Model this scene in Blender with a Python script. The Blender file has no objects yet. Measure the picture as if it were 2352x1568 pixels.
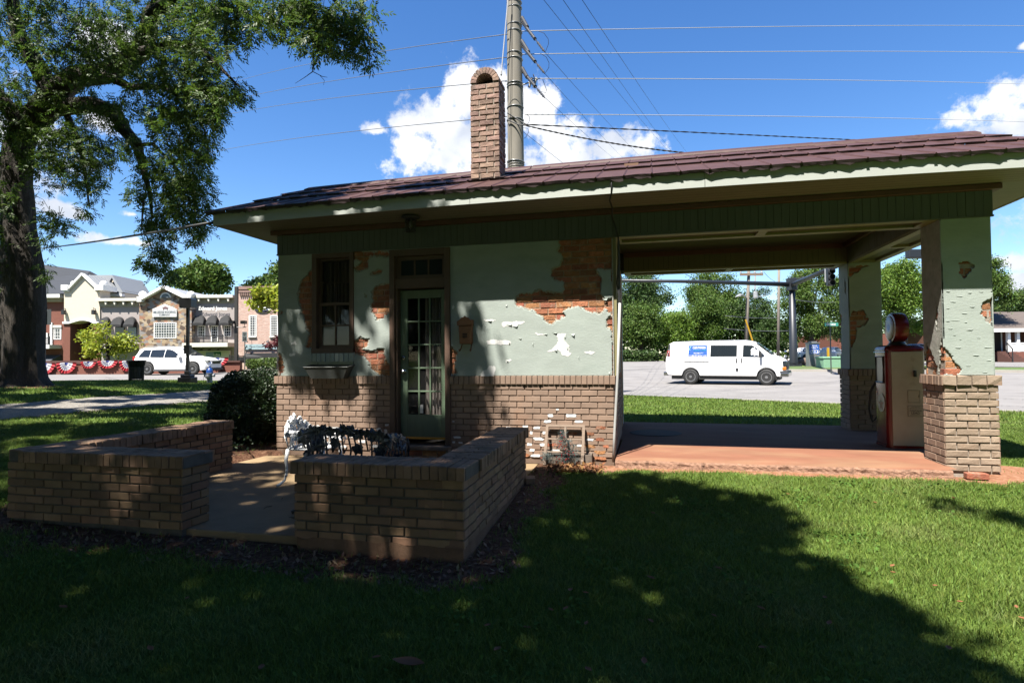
import bpy, math, random
import numpy as np
from mathutils import Vector, Matrix, Euler
from mathutils.geometry import delaunay_2d_cdt
R_=math.radians
sc=bpy.context.scene; COL=sc.collection
# ---------------------------------------------------------------- camera
FPX=1350.294; CAMC=np.array([0,-7.571,1.293])
YAW,PIT,ROL=[R_(a) for a in (13.477,1.488,-.503)]
f0=np.array([-math.sin(YAW),math.cos(YAW),0.]);r0=np.array([math.cos(YAW),math.sin(YAW),0.]);u0=np.array([0,0,1.])
fw=f0*math.cos(PIT)+u0*math.sin(PIT);up=-f0*math.sin(PIT)+u0*math.cos(PIT)
RR=r0*math.cos(ROL)+up*math.sin(ROL);UU=-r0*math.sin(ROL)+up*math.cos(ROL)
cam=bpy.data.cameras.new('camera'); co=bpy.data.objects.new('camera',cam); COL.objects.link(co)
co.matrix_world=Matrix(((RR[0],UU[0],-fw[0],CAMC[0]),(RR[1],UU[1],-fw[1],CAMC[1]),(RR[2],UU[2],-fw[2],CAMC[2]),(0,0,0,1)))
cam.sensor_width=36; cam.lens=36*FPX/2352; cam.clip_end=3000; cam.clip_start=.05
sc.camera=co
# ---------------------------------------------------------------- light
SUN=np.array([-.1614,-.4538,.8763])
EXPO=1.82
w=bpy.data.worlds.new('World'); sc.world=w; w.use_nodes=True
nt=w.node_tree; nt.nodes.clear()
def nd(nt,t,**k):
    n=nt.nodes.new(t)
    for a,b in k.items():
        if a in n.inputs.keys() if isinstance(a,str) else False: n.inputs[a].default_value=b
        else: setattr(n,a,b)
    return n
L=nt.links.new
sky=nd(nt,'ShaderNodeTexSky',sky_type='NISHITA',sun_disc=False,sun_elevation=R_(61.2),sun_rotation=math.atan2(SUN[0],SUN[1]),air_density=1.0,dust_density=.25,ozone_density=2.2,altitude=200)
tc=nd(nt,'ShaderNodeTexCoord')
hs=nd(nt,'ShaderNodeHueSaturation'); hs.inputs['Saturation'].default_value=1.28; hs.inputs['Hue'].default_value=.507; hs.inputs['Value'].default_value=1.34
L(sky.outputs[0],hs.inputs['Color'])
bg=nd(nt,'ShaderNodeBackground'); bg.inputs[1].default_value=.0465
# clouds : cumulus banks given by their direction from the site and angular radius
def raydir(px,py):
    d=fw+RR*(px-1176)/FPX+UU*(784-py)/FPX; return d/np.linalg.norm(d)
CL=[(1100,225,92,95),(1190,270,110,100),(1030,300,130,85),(965,340,115,75),(940,290,70,34),(868,298,46,16),(1110,340,150,90),(1290,345,150,78),(1410,335,110,50),(1240,250,60,60),
    (2220,270,62,36),(2300,240,85,45),(2360,280,130,50),(2330,600,60,22),(2350,650,60,26),(2352,105,14,10),
    (125,478,52,18),(165,490,40,13),(300,492,30,9),(290,555,75,14),(240,275,42,26),(230,90,80,42),(30,300,60,60),
    (-300,300,260,120),(2750,420,300,90),(-900,500,400,130)]
def mth(op,a,b=None,c=None,clamp=False):
    n=nt.nodes.new('ShaderNodeMath'); n.operation=op; n.use_clamp=clamp
    for i,x in enumerate((a,b,c)):
        if x is None: continue
        if isinstance(x,(int,float)): n.inputs[i].default_value=x
        else: L(x,n.inputs[i])
    return n.outputs[0]
acc=None
for (px,py,rx,ry) in CL:
    d=raydir(px,py); th=math.atan(rx/FPX); tv=math.atan(ry/FPX)
    h=np.array([d[1],-d[0],0]); h/=np.linalg.norm(h); v=np.cross(h,d)
    # elliptical distance: project direction offset on local axes
    def dot(vec,off):
        n=nt.nodes.new('ShaderNodeVectorMath'); n.operation='DOT_PRODUCT'; L(tc.outputs['Generated'],n.inputs[0]); n.inputs[1].default_value=tuple(vec/off); return n.outputs['Value']
    a=dot(h,th); b=dot(v,tv)
    s=mth('ADD',mth('POWER',mth('ABSOLUTE',a),2.),mth('POWER',mth('ABSOLUTE',b),2.))
    g=mth('SUBTRACT',1.,mth('SQRT',s))
    n=nt.nodes.new('ShaderNodeVectorMath'); n.operation='DOT_PRODUCT'; L(tc.outputs['Generated'],n.inputs[0]); n.inputs[1].default_value=tuple(d)
    g=mth('MULTIPLY_ADD',mth('LESS_THAN',n.outputs['Value'],.2),-9.,g)
    acc=g if acc is None else mth('SMOOTH_MAX',acc,g,.25)
nz=nd(nt,'ShaderNodeTexNoise'); nz.inputs['Scale'].default_value=17; nz.inputs['Detail'].default_value=9; nz.inputs['Roughness'].default_value=.6; nz.inputs['Distortion'].default_value=.25
L(tc.outputs['Generated'],nz.inputs['Vector'])
nv=nd(nt,'ShaderNodeTexVoronoi',feature='SMOOTH_F1'); nv.inputs['Scale'].default_value=26; nv.inputs['Smoothness'].default_value=.4
L(tc.outputs['Generated'],nv.inputs['Vector'])
fld=mth('ADD',acc,mth('MULTIPLY',mth('SUBTRACT',nz.outputs[0],.5),2.1))
fld=mth('ADD',fld,mth('MULTIPLY',mth('SUBTRACT',.38,nv.outputs[0]),.5))
nz3=nd(nt,'ShaderNodeTexNoise'); nz3.inputs['Scale'].default_value=55; nz3.inputs['Detail'].default_value=5; nz3.inputs['Roughness'].default_value=.65; L(tc.outputs['Generated'],nz3.inputs['Vector'])
fld=mth('ADD',fld,mth('MULTIPLY',mth('SUBTRACT',nz3.outputs[0],.5),1.3))
den=nt.nodes.new('ShaderNodeMapRange'); den.inputs[1].default_value=.0; den.inputs[2].default_value=.6; den.interpolation_type='SMOOTHSTEP'
L(fld,den.inputs[0])
n2=nd(nt,'ShaderNodeTexNoise'); n2.inputs['Scale'].default_value=12; n2.inputs['Detail'].default_value=6; L(tc.outputs['Generated'],n2.inputs['Vector'])
cr=nt.nodes.new('ShaderNodeValToRGB'); cr.color_ramp.elements[0].position=.35; cr.color_ramp.elements[0].color=(4.6,5.0,5.8,1); cr.color_ramp.elements[1].position=.56; cr.color_ramp.elements[1].color=(7.2,7.3,7.5,1)
L(n2.outputs[0],cr.inputs[0])
mx=nt.nodes.new('ShaderNodeMix'); mx.data_type='RGBA'
L(den.outputs[0],mx.inputs[0]); L(hs.outputs[0],mx.inputs[6]); L(cr.outputs[0],mx.inputs[7])
L(mx.outputs[2],bg.inputs[0])
ow=nt.nodes.new('ShaderNodeOutputWorld'); L(bg.outputs[0],ow.inputs[0])
sl=bpy.data.lights.new('sun','SUN'); sl.energy=5.0; sl.angle=R_(.53); sl.color=(1,.955,.88)
so=bpy.data.objects.new('sun',sl); COL.objects.link(so)
so.rotation_euler=Vector(SUN).to_track_quat('Z','Y').to_euler(); so.location=(-5,-20,30)
vs=sc.view_settings; vs.view_transform='Standard'; vs.look='None'; vs.exposure=EXPO; vs.gamma=1; vs.use_curve_mapping=False
sc.cycles.max_bounces=6; sc.cycles.diffuse_bounces=1; sc.cycles.transparent_max_bounces=8
sc.cycles.use_denoising=True
try: sc.cycles.denoiser='OPENIMAGEDENOISE'
except Exception: pass
# ---------------------------------------------------------------- helpers
def ray(px,py): return fw+RR*(px-1176)/FPX+UU*(784-py)/FPX
def aty(px,py,y): d=ray(px,py); return CAMC+d*(y-CAMC[1])/d[1]
def atz(px,py,z): d=ray(px,py); return CAMC+d*(z-CAMC[2])/d[2]
def W(Xc,Zc,z): p=CAMC+r0*Xc+f0*Zc; return np.array([p[0],p[1],z])
def K(px,py,Zc):
    d=ray(px,py);p=CAMC+d*(Zc/(d@f0)); return float((p-CAMC)@r0),float(p[2])
def P3(px,py,Zc):
    d=ray(px,py);return CAMC+d*(Zc/(d@f0))
def proj(p):
    v=np.asarray(p)-CAMC; d=v@fw; d=np.where(np.abs(d)<1e-6,1e-6,d)
    return 1176+FPX*(v@RR)/d, 784-FPX*(v@UU)/d, d
KX=Matrix(((r0[0],f0[0],0,CAMC[0]),(r0[1],f0[1],0,CAMC[1]),(0,0,1,0),(0,0,0,1)))  # street frame: x along, y away, z up
def vnoise(x,y,s=0,sc_=1.):
    x=np.asarray(x,float)*sc_+s*17.31; y=np.asarray(y,float)*sc_+s*7.77
    xi=np.floor(x).astype(np.int64); yi=np.floor(y).astype(np.int64); fx=x-xi; fy=y-yi
    fx=fx*fx*(3-2*fx); fy=fy*fy*(3-2*fy)
    def h(a,b):
        n=(a*374761393+b*668265263+int(s)*982451653)&0x7fffffff; n=((n^(n>>13))*1274126177)&0x7fffffff; n=n^(n>>16); return (n&0xffff)/65535.
    return (h(xi,yi)*(1-fx)+h(xi+1,yi)*fx)*(1-fy)+(h(xi,yi+1)*(1-fx)+h(xi+1,yi+1)*fx)*fy
def fbm(x,y,s=0,sc_=1.,o=4):
    r=0;a=.5;t=0
    for i in range(o): r=r+a*vnoise(x,y,s+i*3,sc_*2**i); t+=a; a*=.5
    return r/t
def inpoly(x,y,poly):
    x=np.asarray(x,float);y=np.asarray(y,float); c=np.zeros(x.shape,bool); n=len(poly)
    for i in range(n):
        x1,y1=poly[i];x2,y2=poly[(i+1)%n]
        if y1==y2: continue
        m=((y1>y)!=(y2>y))&(x<(x2-x1)*(y-y1)/(y2-y1)+x1); c^=m
    return c
def distpoly(x,y,poly,closed=True):
    d=np.full(np.shape(x),1e9); n=len(poly)
    for i in range(n if closed else n-1):
        x1,y1=poly[i];x2,y2=poly[(i+1)%n]; dx,dy=x2-x1,y2-y1; l=dx*dx+dy*dy+1e-12
        t=np.clip(((x-x1)*dx+(y-y1)*dy)/l,0,1); d=np.minimum(d,np.hypot(x-x1-t*dx,y-y1-t*dy))
    return d
def tag(o,label=None,cat=None,group=None,kind=None):
    for k,v in (('label',label),('category',cat),('group',group),('kind',kind)):
        if v: o[k]=v
    return o
def thing(name,label,cat,loc=(0,0,0),group=None,rotz=0):
    o=bpy.data.objects.new(name,None); COL.objects.link(o); o.location=loc; o.rotation_euler=(0,0,rotz); o.empty_display_size=.2
    return tag(o,label,cat,group)
def wloc(o):
    v=Vector((0,0,0)); 
    while o is not None: v+=o.location; o=o.parent
    return v
class MB:
    def __init__(s,xf=None): s.v=[];s.f=[];s.m=[];s.cur=0;s.xf=xf
    def add(s,vs,fs):
        b=len(s.v); s.v.extend(tuple(map(float,p)) for p in vs)
        for f in fs: s.f.append(tuple(i+b for i in f)); s.m.append(s.cur)
        return s
    def box(s,a,b,jit=0):
        x0,y0,z0=[min(p,q) for p,q in zip(a,b)];x1,y1,z1=[max(p,q) for p,q in zip(a,b)]
        vs=[(x0,y0,z0),(x1,y0,z0),(x1,y1,z0),(x0,y1,z0),(x0,y0,z1),(x1,y0,z1),(x1,y1,z1),(x0,y1,z1)]
        if jit: vs=[tuple(c+random.uniform(-jit,jit) for c in p) for p in vs]
        return s.add(vs,[(0,3,2,1),(4,5,6,7),(0,1,5,4),(1,2,6,5),(2,3,7,6),(3,0,4,7)])
    def obox(s,c,h,M):
        c=Vector(c); vs=[]
        for z in(-1,1):
            for x,y in((-1,-1),(1,-1),(1,1),(-1,1)): vs.append(c+M@Vector((x*h[0],y*h[1],z*h[2])))
        return s.add(vs,[(0,3,2,1),(4,5,6,7),(0,1,5,4),(1,2,6,5),(2,3,7,6),(3,0,4,7)])
    def prism(s,pts,d):
        n=len(pts); d=np.array(d,float); a=[np.array(p,float) for p in pts]; vs=a+[p+d for p in a]
        fs=[tuple(range(n))[::-1],tuple(range(n,2*n))]+[(i,(i+1)%n,n+(i+1)%n,n+i) for i in range(n)]
        return s.add(vs,fs)
    def tube(s,pts,r,n=6,cap=True):
        pts=[Vector(p) for p in pts]; k=len(pts); rs=r if hasattr(r,'__len__') else [r]*k
        ref=Vector((0,0,1)); 
        d0=(pts[-1]-pts[0]).normalized()
        if abs(d0.z)>.9: ref=Vector((1,0,0))
        vs=[]
        for i,p in enumerate(pts):
            d=(pts[min(i+1,k-1)]-pts[max(i-1,0)]).normalized(); a=d.cross(ref)
            if a.length<1e-4: a=d.cross(Vector((0,1,0)))
            a.normalize(); b=d.cross(a)
            for j in range(n):
                t=2*math.pi*j/n; vs.append(p+(a*math.cos(t)+b*math.sin(t))*rs[i])
        fs=[]
        for i in range(k-1):
            for j in range(n): fs.append((i*n+j,i*n+(j+1)%n,(i+1)*n+(j+1)%n,(i+1)*n+j))
        if cap: fs.append(tuple(range(n))); fs.append(tuple(range((k-1)*n,k*n))[::-1])
        return s.add(vs,fs)
    def lathe(s,c,prof,n=16,ax='z',M=None):
        vs=[]
        for r,z in prof:
            for j in range(n):
                t=2*math.pi*j/n; p=Vector((r*math.cos(t),r*math.sin(t),z))
                if ax=='y': p=Vector((p.x,p.z,p.y))
                if ax=='x': p=Vector((p.z,p.x,p.y))
                if M is not None: p=M@p
                vs.append(Vector(c)+p)
        fs=[(i*n+j,i*n+(j+1)%n,(i+1)*n+(j+1)%n,(i+1)*n+j) for i in range(len(prof)-1) for j in range(n)]
        fs.append(tuple(range(n))[::-1]); k=(len(prof)-1)*n; fs.append(tuple(range(k,k+n)))
        return s.add(vs,fs)
    def grid(s,rows):
        nr=len(rows);nc=len(rows[0]); return s.add([p for r in rows for p in r],[(i*nc+j,i*nc+j+1,(i+1)*nc+j+1,(i+1)*nc+j) for i in range(nr-1) for j in range(nc-1)])
    def ico(s,c,r,sub=1):
        import bmesh
        bm=bmesh.new(); bmesh.ops.create_icosphere(bm,subdivisions=sub,radius=1)
        rr=r if hasattr(r,'__len__') else (r,r,r)
        bm.verts.index_update()
        s.add([(c[0]+v.co.x*rr[0],c[1]+v.co.y*rr[1],c[2]+v.co.z*rr[2]) for v in bm.verts],[[v.index for v in f.verts] for f in bm.faces]); bm.free(); return s
    def build(s,name,mat,parent=None,smooth=False,bevel=0,fix=True,autos=None):
        me=bpy.data.meshes.new(name); off=wloc(parent) if parent else Vector((0,0,0))
        vs=[Vector(p) for p in s.v]
        if s.xf is not None: vs=[s.xf@p for p in vs]
        me.from_pydata([tuple(p-off) for p in vs],[],s.f)
        for m in (mat if isinstance(mat,(list,tuple)) else [mat]): me.materials.append(m)
        if any(s.m): me.polygons.foreach_set('material_index',s.m)
        if fix:
            import bmesh
            bm=bmesh.new(); bm.from_mesh(me); bmesh.ops.recalc_face_normals(bm,faces=bm.faces); bm.to_mesh(me); bm.free()
        if smooth:
            me.polygons.foreach_set('use_smooth',[True]*len(me.polygons))
            if autos:
                try: me.set_sharp_from_angle(angle=R_(autos))
                except Exception: pass
        me.update()
        o=bpy.data.objects.new(name,me); COL.objects.link(o); 
        if parent: o.parent=parent
        if bevel:
            b=o.modifiers.new('bevel','BEVEL'); b.width=bevel; b.segments=2; b.limit_method='ANGLE'; b.angle_limit=R_(40)
        return o
def fastmesh(name,V,F,mat,parent=None,smooth=False,cols=None,nside=4):
    me=bpy.data.meshes.new(name); off=np.array(wloc(parent)) if parent else np.zeros(3)
    V=np.asarray(V,np.float32).reshape(-1,3)-off.astype(np.float32); F=np.asarray(F,np.int32).reshape(-1,nside)
    me.vertices.add(len(V)); me.vertices.foreach_set('co',V.ravel())
    me.loops.add(F.size); me.loops.foreach_set('vertex_index',F.ravel())
    me.polygons.add(len(F)); me.polygons.foreach_set('loop_start',np.arange(0,F.size,nside,dtype=np.int32)); me.polygons.foreach_set('loop_total',np.full(len(F),nside,np.int32))
    if smooth: me.polygons.foreach_set('use_smooth',np.ones(len(F),bool))
    me.materials.append(mat); me.update(calc_edges=True)
    if cols is not None:
        at=me.color_attributes.new('mask','FLOAT_COLOR','POINT'); at.data.foreach_set('color',np.asarray(cols,np.float32).ravel())
    o=bpy.data.objects.new(name,me); COL.objects.link(o)
    if parent: o.parent=parent
    return o
def text(body,c,right,upv,width,height,mat,parent,name='lettering',extr=.004,bold=0,space=1.0):
    cu=bpy.data.curves.new(name,'FONT'); cu.body=body; cu.align_x='CENTER'; cu.align_y='CENTER'; cu.size=1; cu.extrude=.0; cu.offset=bold; cu.space_character=space; cu.space_line=.9
    o=bpy.data.objects.new('tmp',cu); COL.objects.link(o)
    me=bpy.data.meshes.new_from_object(o.evaluated_get(bpy.context.evaluated_depsgraph_get())); bpy.data.objects.remove(o)
    n=len(me.vertices); a=np.zeros(n*3,np.float32); me.vertices.foreach_get('co',a); a=a.reshape(-1,3)
    if n==0: return None
    lo,hi=a.min(0),a.max(0); w_,h_=hi[0]-lo[0],hi[1]-lo[1]; m=(lo+hi)/2
    right=np.array(right,float)/np.linalg.norm(right); upv=np.array(upv,float)/np.linalg.norm(upv); nn=np.cross(right,upv)
    sx=width/w_; sy=(height/h_) if height else sx
    off=np.array(wloc(parent)) if parent else 0
    b=np.array(c)+((a[:,:1]-m[0])*sx)*right+((a[:,1:2]-m[1])*sy)*upv+nn*extr-off
    me.vertices.foreach_set('co',b.astype(np.float32).ravel()); me.materials.clear(); me.materials.append(mat); me.update()
    o=bpy.data.objects.new(name,me); COL.objects.link(o)
    if parent: o.parent=parent
    return o
# ---------------------------------------------------------------- materials
MATS={}
def mat(name,base,rough=.8,var=.0,vscale=8.,isl=0.,bump=0.,bscale=40.,metal=0.,col2=None,c2scale=3.,c2lo=.5,c2hi=.6,c2amt=1.,spec=.5,transl=0.,coord='Object',stretch=None,bdist=.01,hsv=0.,detail=6,hi=1.):
    if name in MATS: return MATS[name]
    kf=.445*hi; base=tuple(c*kf for c in base); col2=tuple(c*kf for c in col2) if col2 else None
    m=bpy.data.materials.new(name); m.use_nodes=True; t=m.node_tree; t.nodes.clear(); l=t.links.new
    out=t.nodes.new('ShaderNodeOutputMaterial'); p=t.nodes.new('ShaderNodeBsdfPrincipled'); p.inputs['Roughness'].default_value=rough; p.inputs['Metallic'].default_value=metal; p.inputs['Specular IOR Level'].default_value=spec
    geo=t.nodes.new('ShaderNodeNewGeometry'); vec=geo.outputs['Position']
    if stretch:
        mp=t.nodes.new('ShaderNodeMapping'); mp.inputs['Scale'].default_value=stretch; l(vec,mp.inputs[0]); vec=mp.outputs[0]
    def noise(s,det=detail,ro=.6):
        n=t.nodes.new('ShaderNodeTexNoise'); n.inputs['Scale'].default_value=s; n.inputs['Detail'].default_value=det; n.inputs['Roughness'].default_value=ro; l(vec,n.inputs['Vector']); return n.outputs[0]
    rgb=t.nodes.new('ShaderNodeRGB'); rgb.outputs[0].default_value=(*base,1); c=rgb.outputs[0]
    if col2:
        mr=t.nodes.new('ShaderNodeMapRange'); mr.inputs[1].default_value=c2lo; mr.inputs[2].default_value=c2hi; mr.inputs[4].default_value=c2amt; l(noise(c2scale),mr.inputs[0])
        mx=t.nodes.new('ShaderNodeMix'); mx.data_type='RGBA'; l(mr.outputs[0],mx.inputs[0]); l(c,mx.inputs[6]); mx.inputs[7].default_value=(*col2,1); c=mx.outputs[2]
    if var or isl:
        h=t.nodes.new('ShaderNodeHueSaturation'); l(c,h.inputs['Color'])
        v=None
        if var:
            mr=t.nodes.new('ShaderNodeMapRange'); mr.inputs[1].default_value=.3; mr.inputs[2].default_value=.7; mr.inputs[3].default_value=1-var; mr.inputs[4].default_value=1+var; l(noise(vscale),mr.inputs[0]); v=mr.outputs[0]
        if isl:
            mr=t.nodes.new('ShaderNodeMapRange'); mr.inputs[3].default_value=1-isl; mr.inputs[4].default_value=1+isl; l(geo.outputs['Random Per Island'],mr.inputs[0])
            if v is None: v=mr.outputs[0]
            else:
                q=t.nodes.new('ShaderNodeMath'); q.operation='MULTIPLY'; l(v,q.inputs[0]); l(mr.outputs[0],q.inputs[1]); v=q.outputs[0]
            if hsv:
                q=t.nodes.new('ShaderNodeMath'); q.operation='FRACT'; q2=t.nodes.new('ShaderNodeMath'); q2.operation='MULTIPLY'; q2.inputs[1].default_value=7.3; l(geo.outputs['Random Per Island'],q2.inputs[0]); l(q2.outputs[0],q.inputs[0])
                mr=t.nodes.new('ShaderNodeMapRange'); mr.inputs[3].default_value=.5-hsv; mr.inputs[4].default_value=.5+hsv; l(q.outputs[0],mr.inputs[0]); l(mr.outputs[0],h.inputs['Hue'])
        l(v,h.inputs['Value']); c=h.outputs[0]
    l(c,p.inputs['Base Color'])
    if bump:
        b=t.nodes.new('ShaderNodeBump'); b.inputs['Strength'].default_value=bump; b.inputs['Distance'].default_value=bdist; l(noise(bscale,8,.7),b.inputs['Height']); l(b.outputs[0],p.inputs['Normal'])
    s=p.outputs[0]
    if transl:
        tr=t.nodes.new('ShaderNodeBsdfTranslucent'); l(c,tr.inputs[0]); ms=t.nodes.new('ShaderNodeMixShader'); ms.inputs[0].default_value=transl; l(s,ms.inputs[1]); l(tr.outputs[0],ms.inputs[2]); s=ms.outputs[0]
    l(s,out.inputs[0]); MATS[name]=m; m['c']=0
    return m
def glassmat(name,col=(.02,.025,.03),rough=.04,alpha=1.):
    m=bpy.data.materials.new(name); m.use_nodes=True; t=m.node_tree; p=t.nodes['Principled BSDF']
    p.inputs['Base Color'].default_value=(*col,1); p.inputs['Roughness'].default_value=rough; p.inputs['Specular IOR Level'].default_value=.6
    if alpha<1:
        tr=t.nodes.new('ShaderNodeBsdfTransparent'); ms=t.nodes.new('ShaderNodeMixShader'); ms.inputs[0].default_value=alpha
        t.links.new(tr.outputs[0],ms.inputs[1]); t.links.new(p.outputs[0],ms.inputs[2]); t.links.new(ms.outputs[0],t.nodes['Material Output'].inputs[0])
    return m
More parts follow.
